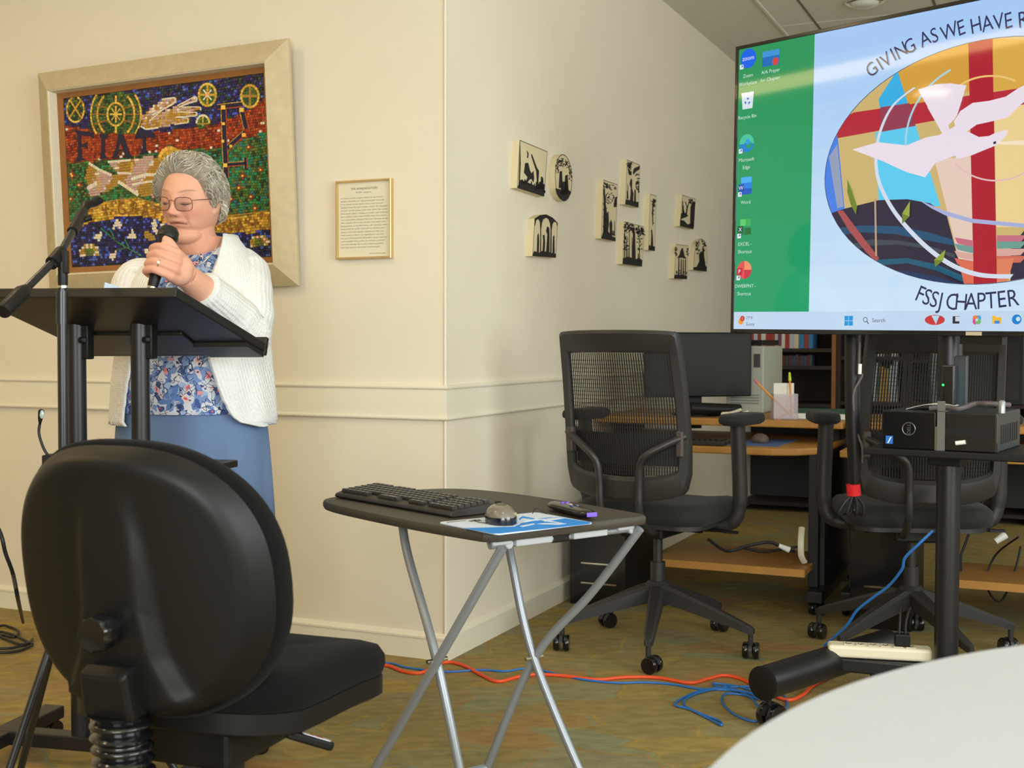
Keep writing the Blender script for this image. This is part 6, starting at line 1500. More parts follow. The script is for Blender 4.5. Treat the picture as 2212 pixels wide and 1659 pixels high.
bookcase('dark bookcase with bright book spines under the television, left bay', va, vb, (.06, .42, .68, .915, 1.022 + .0, 1.36, 1.68, 1.98), WALNUT, DARKW)
bookcase('dark bookcase right of the orange wooden side, behind the cable bundle', vb + .004, vc, (.06, .42, .70, .975, 1.30, 1.62, 1.98), DARKW, DARKW)
bookcase('dark bookcase behind the desktop computer, right bay', vc + .004, vd, (.06, .42, .70, .96, 1.30, 1.62, 1.98), DARKW, DARKW)
rb = random.Random(21)
def row_of_books(v0, v1, z, hmin, hmax, wmin, wmax, palette, group, where, dep=.15, tilt=0):
    v = v0; k = 0
    names = 'red grey blue brick cream maroon slate ochre plum white teal'.split()
    while v < v1:
        w = rb.uniform(wmin, wmax); h = rb.uniform(hmin, hmax); i = rb.choice(palette)
        b = MB(); RB(b, UB0 + .02, UB0 + .02 + dep, v, v + w - .0015, z + .0005, z + h)
        k += 1
        o = b.build('book', book_mat(i), None, smooth=False, origin=RC(UB0 + .1, v + w / 2, z), label='%s book, number %s from the left %s' % (names[i], ['one', 'two', 'three', 'four', 'five', 'six', 'seven', 'eight', 'nine', 'ten', 'eleven', 'twelve', 'thirteen', 'fourteen', 'fifteen', 'sixteen', 'seventeen', 'eighteen', 'nineteen', 'twenty'][min(k - 1, 19)], where), cat='book', group=group)
        v += w
row_of_books(vpos(1590), vpos(1752), 1.022, .20, .27, .020, .034, [0, 1, 2, 3, 4, 0, 9, 8, 2, 4], 'books on the bright shelf under the television', 'on the bright shelf under the television')
row_of_books(vpos(1684), vpos(1748), .915, .06, .068, .014, .020, [6, 5, 6], 'small dark cases on the middle shelf', 'on the dark middle shelf behind the desk', .1)
row_of_books(vpos(1868), vpos(1936), .975, .07, .085, .018, .026, [3, 9, 5, 4], 'short books on the second bookcase', 'in the short row behind the cable bundle')
row_of_books(vpos(1884), vpos(1938), .70, .17, .26, .012, .03, [2, 7, 6, 1, 10], 'tall books on the second bookcase', 'in the tall row behind the cable bundle')
row_of_books(vpos(1812), vpos(1822), 1.30, .2, .26, .02, .03, [9, 4], 'pale books beside the orange side', 'beside the orange wooden side')

# ------------------------------------------------------------------ lectern
LBLACK = mat('satin_black_laminate', S(26, 23, 22), rough=.42, spec=.5, var=.08, vscale=20)
UL, UR = W(-58, 633, 2.87), W(380, 631, 2.75)
LL, LR = W(193, 752, 3.25), W(573, 750, 3.13)
lx = (UR - UL); lx.z = 0; lx.normalize(); ly = Vector((-lx.y, lx.x, 0))
lc = (UL + UR + LL + LR) / 4
lec = thing('lectern', 'black lectern with a sloping top on two round columns', 'lectern', Vector((lc.x, lc.y, 0)), 0)
topn = (UR - UL).cross(LL - UL).normalized(); topn = topn if topn.z > 0 else -topn
b = MB()
off = topn * .012
b.hexa([UL - off, UR - off, LR - off, LL - off, UL + off, UR + off, LR + off, LL + off]); b.build('sloping_top', LBLACK, lec, smooth=False, bevel=.003)
b = MB(); dn = (LL - UL).normalized()
for s0, s1 in ((0.0, 1.0),):
    A_, B_ = LL.lerp(LR, s0), LL.lerp(LR, s1)
    b.hexa([A_ - off * 1.6, B_ - off * 1.6, B_ - off * 1.6 + dn * .014, A_ - off * 1.6 + dn * .014, A_ + off * 2.4, B_ + off * 2.4, B_ + off * 2.4 + dn * .014, A_ + off * 2.4 + dn * .014])
b.build('book_stop', LBLACK, lec, smooth=False, bevel=.003)
# shallow box under the top
b = MB(); q = [UL.lerp(LR, .12), UR.lerp(LL, .12), LR.lerp(UL, .10), LL.lerp(UR, .10)]
q = [UL.lerp(UR, .12).lerp(LL.lerp(LR, .12), .60), UL.lerp(UR, .74).lerp(LL.lerp(LR, .74), .60), LL.lerp(LR, .68), LL.lerp(LR, .0)]
b.hexa([p - off - Vector((0, 0, .008)) for p in q] + [p - off * 1.0 for p in q]); b.build('under_tray', LBLACK, lec, smooth=False, bevel=.003)
b = MB(); q2 = [LL.lerp(LR, .70), LL.lerp(LR, .995)]
b.hexa([q2[0] - dn * .08 - off - Vector((0, 0, .012)), q2[1] - dn * .08 - off - Vector((0, 0, .012)), q2[1] - off - Vector((0, 0, .014)), q2[0] - off - Vector((0, 0, .014)), q2[0] - dn * .08 - off, q2[1] - dn * .08 - off, q2[1] - off, q2[0] - off]); b.build('edge_batten', LBLACK, lec, smooth=False)
colp = [W(166, 800, 3.03), W(303, 800, 2.985)]
for p in colp:
    d = ray(0, 0)
    zt_ = UL.z + ((Vector((p.x, p.y, 0)) - Vector((UL.x, UL.y, 0))).dot(ly)) * (LL.z - UL.z) / ((LL - UL).dot(ly)) - .005
    b = MB(); b.cyl(Vector((p.x, p.y, .05)), Vector((p.x, p.y, zt_)), .0225, n=24); c_ = b.build('column', BLKMETAL, lec)
    b = MB(); b.box(Vector((p.x + .025, p.y, zt_ - .045)), (.024, .03, .085), Matrix((lx, ly, Vector((0, 0, 1)))).transposed()); b.cyl(Vector((p.x + .02, p.y - .02, zt_ - .04)), Vector((p.x + .03, p.y - .03, zt_ - .04)), .008, n=12); b.build('top_bracket', BLKPLASTIC, c_, bevel=.003)
lM = Matrix((lx, ly, Vector((0, 0, 1)))).transposed()
cm = (colp[0] + colp[1]) / 2
shz = .752
she = W(498, 1012, 2.95)
shw = (she - Vector((cm.x, cm.y, she.z))).dot(lx)
b = MB(); b.box(Vector((cm.x, cm.y, shz)) + ly * .02 + lx * (shw - .232), (.374, .26, .018), lM); b.build('lower_shelf', LBLACK, lec, smooth=False, bevel=.003)
b = MB(); b.box(Vector((cm.x, cm.y, .062)), (.62, .05, .036), lM); b.build('base_bar', LBLACK, lec, smooth=False, bevel=.004)
for s in (-.30, .30):
    b = MB(); b.box(Vector((cm.x, cm.y, .062)) + lx * s, (.06, .42, .034), lM); f_ = b.build('foot', LBLACK, lec, smooth=False, bevel=.004)
    for q in (-.18, .18): caster_at(Vector((cm.x, cm.y, .055)) + lx * s + ly * q, f_, 1.0, r=.022, w=.016)
# papers on the lectern
pa = UL.lerp(LL, .05).lerp(UR.lerp(LR, .05), .62); pu = (UR - UL).normalized(); pv = (LL - UL).normalized()
b = MB(); o0 = topn * .0128; 
b.hexa([pa + o0, pa + pu * .055 + o0, pa + pu * .055 + pv * .28 + o0, pa + pv * .28 + o0, pa + o0 + topn * .020, pa + pu * .055 + topn * .016, pa + pu * .055 + pv * .28 + topn * .0145, pa + pv * .28 + topn * .0142])
b.build('paper_sheets', mat('pale_blue_paper', S(196, 214, 236), rough=.8), None, smooth=False, origin=pa + o0, label='pale bluish papers lying on the black lectern top', cat='paper')
# gooseneck reading lamp on the lectern shelf
gb = W(116, 1000, 2.965); gb.z = shz + .0095
gl = thing('gooseneck_lamp', 'thin black gooseneck lamp with a small clear head behind the task chair', 'lamp', gb)
b = MB(); b.box(gb + Vector((0, 0, .012)), (.04, .05, .024)); b.build('clamp', BLKPLASTIC, gl, smooth=False, bevel=.003)
gy = gb.y
b = MB(); b.tube(spline([gb + Vector((0, 0, .02)), W(106, 985, gy), W(95, 970, gy), W(86, 945, gy), W(84, 930, gy), W(86, 916, gy)], 8), .0035, 8); b.build('gooseneck', BLKCABLE, gl)
b = MB(); b.tube([W(86, 918, gy), W(87, 905, gy), W(89, 892, gy), W(89.5, 886, gy), W(90, 884, gy)], [.003, .007, .0095, .0085, .003], 14, flat=.75); hd = b.build('lamp_head', BLKPLASTIC, gl)
b = MB(); b.ball(W(90.5, 895, gy - .006), (.0062, .004, .011), 8); b.build('clear_lens', mat('lens_grey_green', S(170, 190, 180), rough=.1, spec=.8), hd)
b = MB(); b.tube(spline([LWp(2.30, .42, .012), LWp(2.29, .43, .10), W(-90, 1050, 3.6), W(-30, 1100, 3.05), W(0, 1150, 2.95), W(12, 1195, 2.95), W(28, 1240, 2.98), W(40, 1300, 3.05), WZ(50, 1345, .02)], 7), .005, 8); b.build('hanging_cable', BLKCABLE, None, origin=WZ(50, 1345, 0), label='black cable drooping down beside the left edge of the task chair', cat='cable')
b = MB()
for P in ([(-60, 1370), (0, 1352), (20, 1354), (40, 1364), (30, 1376), (0, 1372), (-40, 1380)], [(-60, 1390), (-10, 1372), (10, 1380), (45, 1392), (60, 1388)], [(-60, 1402), (0, 1401), (30, 1399), (60, 1390), (70, 1380)], [(-60, 1408), (0, 1410), (40, 1406), (70, 1394)], [(-20, 1362), (10, 1366), (35, 1374), (55, 1384), (70, 1392)]):
    b.tube(spline([WZ(x, y, .006 + .004 * rnd.random()) for x, y in P], 6), .0048, 8)
b.build('cable_coil', BLKCABLE, None, origin=WZ(20, 1380, 0), label='coil of black cable on the carpet left of the task chair', cat='cable')

# ------------------------------------------------------------------ microphone stand
ms_ = thing('microphone_stand', 'black boom microphone stand in front of the lectern', 'microphone stand', (-.974, 2.65, 0))
STANDM = mat('black_stand_tube', S(30, 30, 33), rough=.3, spec=.6)
def SPz(px, py, Y=2.65): return W(px, py, Y)
pb, pt = Vector((-.974, 2.65, .38)), SPz(134, 585)
b = MB(); b.cyl(pb, SPz(134, 640), .0105, n=20); b.cyl(SPz(134, 700), SPz(134, 628), .0125, n=20); b.build('pole', STANDM, ms_)
b = MB(); b.cyl(SPz(134, 640), pt, .0085, n=18); b.build('inner_tube', STANDM, ms_)
b = MB(); b.lathe([(.0095, 0), (.0105, .01), (.0105, .05), (.008, .062)], SPz(136, 622), (0, 0, 1), 18); b.build('clutch', BLKPLASTIC, ms_)
b = MB(); b.lathe([(.0112, 0), (.0112, .005)], SPz(136, 622), (0, 0, 1), 18); b.build('silver_ring', CHROME, ms_)
b = MB(); b.tube([SPz(136, 590), SPz(133, 570), SPz(130, 556)], [.008, .013, .010], 12, flat=.8); b.box(SPz(141, 566), (.012, .02, .05)); b.cyl(SPz(112, 574, 2.62), SPz(124, 566, 2.64), .010, .008, n=12); b.build('pivot', BLKPLASTIC, ms_, bevel=.002)
B0, B1, B2 = W(6, 674, 2.44), W(128, 552, 2.65), W(178, 462, 2.86)
b = MB(); b.tube([B0.lerp(B1, .34), B1, B2], .0085, 14); b.build('boom_arm', STANDM, ms_)
b = MB(); b.tube([B0, B0.lerp(B1, .02), B0.lerp(B1, .32), B0.lerp(B1, .40)], [.014, .0155, .0165, .0095], 18); b.build('counterweight', BLKPLASTIC, ms_)
b = MB(); b.tube([B0.lerp(B1, .86), B1.lerp(B2, .08)], [.014, .014], 16); b.build('boom_clamp', BLKPLASTIC, ms_)
b = MB(); b.tube([B1.lerp(B2, .55), B1.lerp(B2, .98), W(182, 452, 2.88)], [.012, .013, .008], 14); b.cyl(W(170, 478, 2.83), W(196, 470, 2.85), .007, n=10); b.build('boom_tip', BLKPLASTIC, ms_)
b = MB(); b.tube([W(180, 455, 2.88), W(186, 442, 2.9), W(200, 440, 2.92), W(211, 432, 2.94)], [.008, .014, .012, .015], 14, flat=.7); b.build('microphone_clip', BLKPLASTIC, ms_)
hubp = Vector((-.974, 2.65, .47))
b = MB(); b.cyl(hubp - Vector((0, 0, .11)), hubp + Vector((0, 0, .03)), .017, n=20); b.build('leg_hub', BLKPLASTIC, ms_)
for a_ in (133, 253, 13):
    d = Vector((math.cos(R(a_)), math.sin(R(a_)), 0))
    b = MB(); b.cyl(hubp + d * .012, Vector((-.974, 2.65, .012)) + d * .285, .0085, n=14); lg_ = b.build('leg', STANDM, ms_)
    b = MB(); b.cyl(Vector((-.974, 2.65, .035)) + d * .268, Vector((-.974, 2.65, .002)) + d * .292, .0125, n=12); b.build('rubber_foot', BLKPLASTIC, lg_)

# ------------------------------------------------------------------ the person at the lectern
SKIN = mat('skin', attr='Col', rough=.5, spec=.35)
SKIN.node_tree.nodes['Principled BSDF'].inputs['Subsurface Weight'].default_value = .12
SKIN.node_tree.nodes['Principled BSDF'].inputs['Subsurface Radius'].default_value = (.010, .004, .002)
SKIN.node_tree.nodes['Principled BSDF'].inputs['Subsurface Scale'].default_value = 1.0
PY = 3.45
per = thing('person', 'grey-haired person in a white cardigan and blue skirt speaking into a microphone', 'person', (-.885, 3.47, 0))
PX = lambda px, py, Y=PY: W(px, py, Y)
def zof(py, Y=PY): return W(420, py, Y).z
# head frame
hyaw, hpit, hroll = R(17), R(13), R(3)
Hf = Vector((-math.sin(hyaw) * math.cos(hpit), -math.cos(hyaw) * math.cos(hpit), -math.sin(hpit)))
Hx = Vector((math.cos(hyaw), -math.sin(hyaw), 0))
Hz = Hx.cross(Hf) if Hx.cross(Hf).z > 0 else Hf.cross(Hx)
Hx, Hz = (Hx * math.cos(hroll) - Hz * math.sin(hroll)).normalized(), (Hz * math.cos(hroll) + Hx * math.sin(hroll)).normalized()
HM = Matrix((Hx, Hf, Hz)).transposed()          # local x: her left, y: forward, z: up
HC_ = PX(413, 428, 3.46)
def HL(x, y, z): return HC_ + HM @ Vector((x, y, z))
def gs(v, c, s): return np.exp(-((v - c) / s) ** 2)
def head_shape(D):      # D: (n,3) unit directions in head space -> points
    x, y, z = D[:, 0], D[:, 1], D[:, 2]
    ax = np.where(z > 0, .0775, .0795); ay = np.where(y > 0, .090, .098); az = np.where(z > 0, .106, .114)
    r = 1 / np.sqrt((x / ax) ** 2 + (y / ay) ** 2 + (z / az) ** 2)
    P = D * r[:, None]
    X, Y, Z = P[:, 0], P[:, 1], P[:, 2]
    fr = np.clip(Y / .06, 0, 1)
    # heavy jaw and flat front of the face
    X = X * (1 - .06 * np.clip((-Z - .03) / .08, 0, 1) * fr)
    Y = Y + fr * (.010 * gs(Z, -.055, .05) * np.clip(1 - (X / .07) ** 2, 0, 1))
    Y = Y - .006 * fr * gs(Z, .06, .05)
    def bump(cx, cz, sx, sz, a, sym=True):
        g = gs(X, cx, sx) * gs(Z, cz, sz)
        if sym and cx: g = g + gs(X, -cx, sx) * gs(Z, cz, sz)
        return a * g * np.clip(Y / .03, 0, 1)
    d = 0
    d = d + bump(.033, .004, .017, .012, -.0085)        # eye sockets
    d = d + bump(.032, .002, .0130, .0085, .0088)       # lids
    d = d + bump(.033, -.0165, .014, .006, .0020)       # bags
    d = d + bump(.032, .026, .020, .008, .0040)         # brows
    d = d + bump(0, .022, .012, .012, .002)
    d = d + bump(0, -.004, .0085, .018, .0090) + bump(0, -.026, .0115, .0125, .0205) + bump(.0115, -.031, .0075, .0075, .0095)   # nose
    d = d + bump(0, -.040, .010, .005, -.0045)
    d = d + bump(.042, -.027, .020, .018, .0065)        # cheeks
    d = d + bump(.041, -.066, .014, .016, .0060)        # jowls
    d = d + bump(.031, -.047, .005, .015, -.0042)
    Zs = Z; Z = Z + 5.0 * X * X
    d = d + bump(0, -.0525, .023, .0055, .0056) + bump(0, -.0645, .019, .006, .0064) + bump(0, -.0582, .024, .0026, -.0085)  # lips
    Z = Zs
    d = d + bump(.027, -.062, .005, .005, -.0030)
    d = d + bump(0, -.0755, .018, .006, -.0035)
    d = d + bump(0, -.0935, .020, .013, .0080)          # chin
    Y = Y + d
    return np.stack([X, Y, Z], 1)
bb = MB()
nt_, npz = 110, 84
rings = []
dirs = []
for i in range(1, npz):
    th = math.pi * i / npz
    for j in range(nt_):
        ph = 2 * math.pi * j / nt_
        dirs.append((math.sin(th) * math.sin(ph), math.sin(th) * math.cos(ph), -math.cos(th)))
HP = head_shape(np.array(dirs))
for i in range(npz - 1): rings.append([HL(*HP[i * nt_ + j]) for j in range(nt_)])
bb.loft(rings)
# ears
for s in (-1, 1):
    bb.ball(HL(s * .076, -.004, -.010), (.009, .017, .031), 10, HM)
    bb.ball(HL(s * .0735, .006, -.034), (.007, .009, .012), 8, HM)
# neck and under-chin
bb.tube([HL(0, -.012, -.02), HL(0, .0, -.075), HL(0, .002, -.115), PX(440, 548, 3.49), PX(440, 600, 3.52)], [.06, .058, .060, .066, .085], 24)
bb.ball(HL(0, .040, -.098), (.047, .044, .028), 12, HM)
bb.ball(HL(0, .020, -.120), (.050, .045, .030), 12, HM)
# torso
tyaw = R(13)
Tf = Vector((-math.sin(tyaw), -math.cos(tyaw), 0)); Tx = Vector((math.cos(tyaw), -math.sin(tyaw), 0))
# rows: photograph y, centre px, half width, half depth, depth of the centre
ROWS = [(512, 446, .070, .062, 3.50), (532, 444, .095, .068, 3.50), (552, 440, .120, .080, 3.505), (578, 434, .152, .096, 3.50), (610, 430, .178, .116, 3.49), (660, 424, .186, .136, 3.475), (710, 420, .188, .146, 3.465), (770, 417, .192, .150, 3.46), (830, 414, .200, .152, 3.46), (880, 413, .206, .150, 3.465), (930, 412, .211, .152, 3.47), (970, 412, .213, .152, 3.47)]
def row(z):
    zs = [zof(r[0], r[4]) for r in ROWS][::-1]; R_ = ROWS[::-1]
    return (interp(z, zs, [r[1] for r in R_]), interp(z, zs, [r[2] for r in R_]), interp(z, zs, [r[3] for r in R_]), interp(z, zs, [r[4] for r in R_]))
def tpt(z, a, grow=0.0, dz=0.0):      # point on the trunk; a=0 front, +90 her left
    cx, hw, hd, Y = row(z)
    c = W(cx, 700, Y)
    e = 2 / 2.3
    sa, ca = math.sin(a), math.cos(a)
    x = (abs(sa) ** e) * (1 if sa > 0 else -1) * (hw + grow); y = (abs(ca) ** e) * (1 if ca > 0 else -1) * (hd + grow)
    p = Vector((c.x, c.y, 0)) + Tx * x + Tf * y; p.z = z + dz
    return p
ztop, zhip = zof(512, 3.5), zof(970, 3.47)
bb.loft([[tpt(lerp(zhip, ztop, i / 24), 2 * math.pi * j / 40, -.014) for j in range(40)] for i in range(25)])
# legs and feet
hipc = W(412, 960, 3.47)
for s in (-1, 1):
    h = hipc + Tx * (.085 * s); k = Vector((h.x + .005 * s, h.y - .02, .47)); an = Vector((h.x - .005, h.y + .01, .085))
    bb.tube([h + Vector((0, 0, .06)), h + Vector((0, 0, -.12)), k, k.lerp(an, .35), an, Vector((an.x, an.y, .05))], [.10, .092, .062, .058, .040, .038], 20)
    bb.tube([an + Vector((0, 0, -.03)) - Tf * .03, Vector((an.x, an.y, .04)) + Tf * .08, Vector((an.x, an.y, .028)) + Tf * .165], [.036, .036, .022], 16, flat=.8)
# arms
shL, shR = PX(528, 592, 3.515), PX(304, 606, 3.52)
elL = PX(526, 706, 3.36); wrL = PX(404, 597, 3.155)
bb.tube([shL, shL.lerp(elL, .5), elL, elL.lerp(wrL, .3), elL.lerp(wrL, .75), wrL], [.056, .050, .046, .047, .040, .031], 20)
elR = PX(276, 705, 3.44); wrR = PX(300, 655, 3.17)
bb.tube([shR, shR.lerp(elR, .5), elR, elR.lerp(wrR, .4), wrR], [.056, .050, .045, .042, .028], 20)
# left hand closed round the microphone
mic0, mic1 = PX(326, 630, 3.09), PX(362, 512, 3.125)
mA_ = (mic1 - mic0).normalized()
e2 = Vector((0, -1, 0)); e2 = (e2 - mA_ * e2.dot(mA_)).normalized()
e1 = mA_.cross(e2); e1 = e1 if e1.x < 0 else -e1           # towards the left of the picture
ML_ = (mic1 - mic0).length
def MG_(h, ang, r): return mic0 + mA_ * h + e2 * (r * math.cos(R(ang))) + e1 * (r * math.sin(R(ang)))
hands = []
fing = [(.112, .0098, .0), (.0905, .0102, .002), (.0695, .0100, .002), (.0500, .0090, -.002)]
knk = []
for i, (h, rf, ex) in enumerate(fing):
    K = MG_(h - .004, -62, .046 + ex); P1 = MG_(h, 8, .0285); P2 = MG_(h - .003, 78, .0265); P3 = MG_(h - .005, 132, .0255); P4 = MG_(h - .007, 168, .0255)
    knk.append(K)
    bb.tube(spline([K, K.lerp(P1, .5) + e2 * .005, P1, P2, P3, P4], 4), [rf * 1.12] * 5 + [rf * 1.05] * 4 + [rf * 1.08] * 4 + [rf] * 4 + [rf * .92] * 3 + [rf * .80], 12)
    bb.ball(K, rf * 1.25, 8)
palm_r = [.019, .0205, .020, .018]
for i, K in enumerate(knk):
    W_ = wrL.lerp(wrL + mA_ * (.020 - .013 * i), .9)
    bb.tube([K, K.lerp(W_, .5) + e2 * .003, W_], [palm_r[i] * .72, palm_r[i] * .95, palm_r[i] * .95], 12)
bb.ball(knk[1].lerp(wrL, .45) + knk[2] * 0, (.034, .024, .034), 10)
bb.ball(knk[2].lerp(wrL, .5), (.034, .024, .034), 10)
# thumb: leaves the side of the palm near the wrist and lies along the far side towards the ball
tb0 = wrL.lerp(knk[0], .35) - e2 * .012; 
bb.tube(spline([tb0, MG_(.095, -95, .046), MG_(.116, -70, .034), MG_(.131, -30, .0275), MG_(.134, 5, .0255)], 4), [.0165] * 5 + [.0125] * 4 + [.0115] * 4 + [.0105] * 3 + [.0085], 12)
# right hand resting on the lectern top: palm and five fingers
rd_ = (pv * .55 * -1 + pu * .2).normalized(); rs_ = topn.cross(rd_).normalized()
wr2 = wrR
base_ = wr2 + rd_ * .012
surf = lambda p: p + topn * (((UL + off) - p).dot(topn) + .011)
pc_ = surf(wr2 + rd_ * .06) + topn * .008
bb.tube([wr2, wr2.lerp(pc_, .5) + topn * .004, pc_], [.027, .030, .024], 14, flat=.9)
bb.ball(pc_, .026, 10)
for i, (o_, L_, r_) in enumerate(((-.028, .062, .008), (-.010, .074, .0088), (.009, .070, .0086), (.026, .054, .0075))):
    k_ = pc_ + rs_ * o_ + rd_ * .012; t_ = surf(k_ + rd_ * L_) - topn * .002
    bb.tube(spline([k_, k_.lerp(t_, .5) + topn * .010, t_], 5), [r_ * 1.1] * 5 + [r_] * 5 + [r_ * .85], 10)
bb.tube(spline([pc_ - rs_ * .018 - rd_ * .01, pc_ - rs_ * .042 + rd_ * .012, surf(pc_ - rs_ * .054 + rd_ * .040)], 5), [.012] * 5 + [.010] * 5 + [.0085], 10)
# one continuous skin
raw = bpy.data.meshes.new('body_raw'); raw.from_pydata([tuple(p) for p in bb.v], [], bb.f)
ro = bpy.data.objects.new('body_raw', raw); COL.objects.link(ro)
rm = ro.modifiers.new('r', 'REMESH'); rm.mode = 'VOXEL'; rm.voxel_size = .0026; rm.use_smooth_shade = True
smo = ro.modifiers.new('s', 'SMOOTH'); smo.factor = .5; smo.iterations = 2
dg = bpy.context.evaluated_depsgraph_get(); dg.update()
bm_ = bpy.data.meshes.new_from_object(ro.evaluated_get(dg))
bpy.data.objects.remove(ro); bpy.data.meshes.remove(raw)
bm_.name = 'body'
nv = len(bm_.vertices); co = np.empty(nv * 3); bm_.vertices.foreach_get('co', co); co = co.reshape(-1, 3)
hl = (co - np.array(HC_)) @ np.array(HM)          # head-space coordinates
colr = np.tile(np.array(S(222, 166, 140)), (nv, 1))
def paint(w, c): 
    global colr
    w = np.clip(w, 0, 1)[:, None]; colr = colr * (1 - w) + np.array(S(*c)) * w
inhead = (np.linalg.norm(hl, axis=1) < .17) & (hl[:, 1] > 0.02)
fm = inhead.astype(float)
X, Y, Z = hl[:, 0], hl[:, 1], hl[:, 2]
ZM = Z + 5.0 * X * X
paint(fm * .55 * (gs(X, .042, .022) + gs(X, -.042, .022)) * gs(Z, -.030, .022), (214, 134, 116))
paint(fm * .5 * gs(X, 0, .016) * gs(Z, -.028, .014), (214, 134, 114))
paint(fm * .35 * gs(X, 0, .06) * gs(Z, .06, .03), (228, 172, 146))
paint(fm * .85 * gs(X, 0, .0235) * gs(ZM, -.0585, .0065) * (np.abs(X) < .028), (176, 92, 86))
paint(fm * .85 * (np.abs(X) < .0265) * gs(ZM, -.0585, .0019), (106, 50, 48))
paint(fm * .55 * (gs(X, .032, .017) + gs(X, -.032, .017)) * gs(Z, .0275, .0036), (140, 112, 96))
paint(fm * .95 * (gs(X, .032, .0125) + gs(X, -.032, .0115)) * gs(Z, -.0045, .0027), (64, 44, 40))
paint(fm * .35 * (gs(X, .032, .015) + gs(X, -.032, .015)) * gs(Z, .004, .009), (186, 118, 104))
paint(fm * .4 * (gs(X, .032, .013) + gs(X, -.032, .013)) * gs(Z, -.013, .004), (190, 130, 118))
paint(fm * .45 * (gs(X, .031 - .25 * (Z + .05), .003) + gs(X, -.031 + .25 * (Z + .05), .003)) * gs(Z, -.047, .014), (182, 112, 98))  # shade of the smile folds painted into the skin colour
paint(fm * .6 * (gs(X, .0085, .003) + gs(X, -.0085, .003)) * gs(Z, -.0385, .003), (130, 70, 62))  # nostril shade painted into the skin colour
neck = np.clip((-.085 - Z) / .03, 0, 1) * (np.linalg.norm(hl, axis=1) < .25)
paint(neck * .35, (206, 140, 116))
hand = np.linalg.norm(co - np.array(mic0 + mA_ * .08), axis=1)
paint(np.clip((.09 - hand) / .03, 0, 1) * .55, (226, 164, 138))
for K in knk: paint(np.exp(-(np.linalg.norm(co - np.array(K), axis=1) / .012) ** 2) * .3, (214, 130, 108))
for i, (h, rf, ex) in enumerate(fing):
    for a_ in (8, 78): paint(np.exp(-(np.linalg.norm(co - np.array(MG_(h, a_, .037)), axis=1) / .007) ** 2) * .3, (206, 126, 104))
rv = np.random.RandomState(4).normal(0, .018, nv); colr[:, :3] *= (1 + rv[:, None])
ca = bm_.color_attributes.new('Col', 'FLOAT_COLOR', 'POINT'); cc_ = np.ones((nv, 4)); cc_[:, :3] = np.clip(colr[:, :3], 0, 1); ca.data.foreach_set('color', cc_.ravel())
bm_.materials.clear(); bm_.materials.append(SKIN)
iv = WM[per.name].inverted(); bm_.transform(iv)
body = bpy.data.objects.new('body', bm_); COL.objects.link(body); body.parent = per; WM[body.name] = WM[per.name]

# hair: a full shell with combed locks over it
HAIR = mat('grey_hair', attr='Col', rough=.55, spec=.3)
def hair_r(az, elv):
    # az: azimuth from the face, elv: elevation
    d = np.array([[math.cos(elv) * math.sin(az), math.cos(elv) * math.cos(az), math.sin(elv)]])
    p = head_shape(d)[0]; L = np.linalg.norm(p)
    a = abs(az)
    t = .012 + .008 * max(0, math.sin(elv)) + .012 * math.exp(-((a - 1.5) / .7) ** 2) * math.exp(-((elv - .25) / .5) ** 2) + .008 * math.exp(-((elv - 1.0) / .35) ** 2) * max(0, math.cos(az))
    lo_ = R(hair_low(az)); q = min(1, max(0, (elv - lo_) / .42)); q = q * (2 - q)
    if a > 1.5: q = max(q, min(1, max(0, (elv - lo_) / .15)))
    return d[0] * (L + .003 + t * q)
def hair_low(a):      # lowest elevation that carries hair at azimuth a (radians, 0 at the face)
    return interp(abs(math.degrees(a)), [0, 20, 36, 50, 58, 66, 76, 84, 92, 102, 112, 135, 180], [52, 51, 47, 38, 18, 0, -12, -12, 4, -14, -36, -46, -48])
hb_ = MB(); HN, HE = 72, 22
rings = []
for i in range(HE + 1):
    ring = []
    for j in range(HN):
        az = -math.pi + 2 * math.pi * j / HN; lo_ = R(hair_low(az)); el_ = lerp(lo_, math.pi / 2 * .985, (i / HE) ** .9)
        p = hair_r(az, el_); k = 1.0
        if i == 0:
            d = p / np.linalg.norm(p); k = (np.linalg.norm(head_shape(d[None])[0]) - .004) / np.linalg.norm(p)
        elif i == 1: k = .985
        wv = .0030 * math.sin(el_ * 16 + 2 * math.sin(az * 2.0)) * (1 if i > 1 else 0)
        q = p * k * (1 + wv / .1); ring.append(HL(*q))
    rings.append(ring)
hc1, hc2 = S(152, 144, 128), S(218, 212, 199)
hb_.loft(rings, True, True, col=S(150, 141, 126))
rh = random.Random(9)
def lock(az0, el0, daz, dele, L, w, lift):
    pts = []; rs = []
    n = 9; az, el_ = az0, el0
    for i in range(n):
        t = i / (n - 1)
        lo_ = R(hair_low(az))
        el2 = max(el_, lo_ - .06)
        p = hair_r(az, el2); p = p * (1 + (lift * math.sin(t * math.pi) + .002 * math.sin(t * 7 + az0 * 5)) / .1)
        pts.append(HL(*p)); rs.append(w * (.35 + .65 * math.sin(math.pi * min(1, .15 + t * .85))))
        az += daz / n + .05 * math.sin(t * 5 + az0 * 3) * .5; el_ += dele / n
    g = rh.uniform(.72, 1.25)
    c = lerp(0, 1, rh.random()); base = [lerp(a, b_, c) * g for a, b_ in zip(hc1, hc2)]
    warm = rh.random() < .3
    if warm: base = [base[0] * .86, base[1] * .80, base[2] * .70]
    hb_.tube(pts, rs, 6, flat=.45, col=tuple(base[:3]) + (1,))
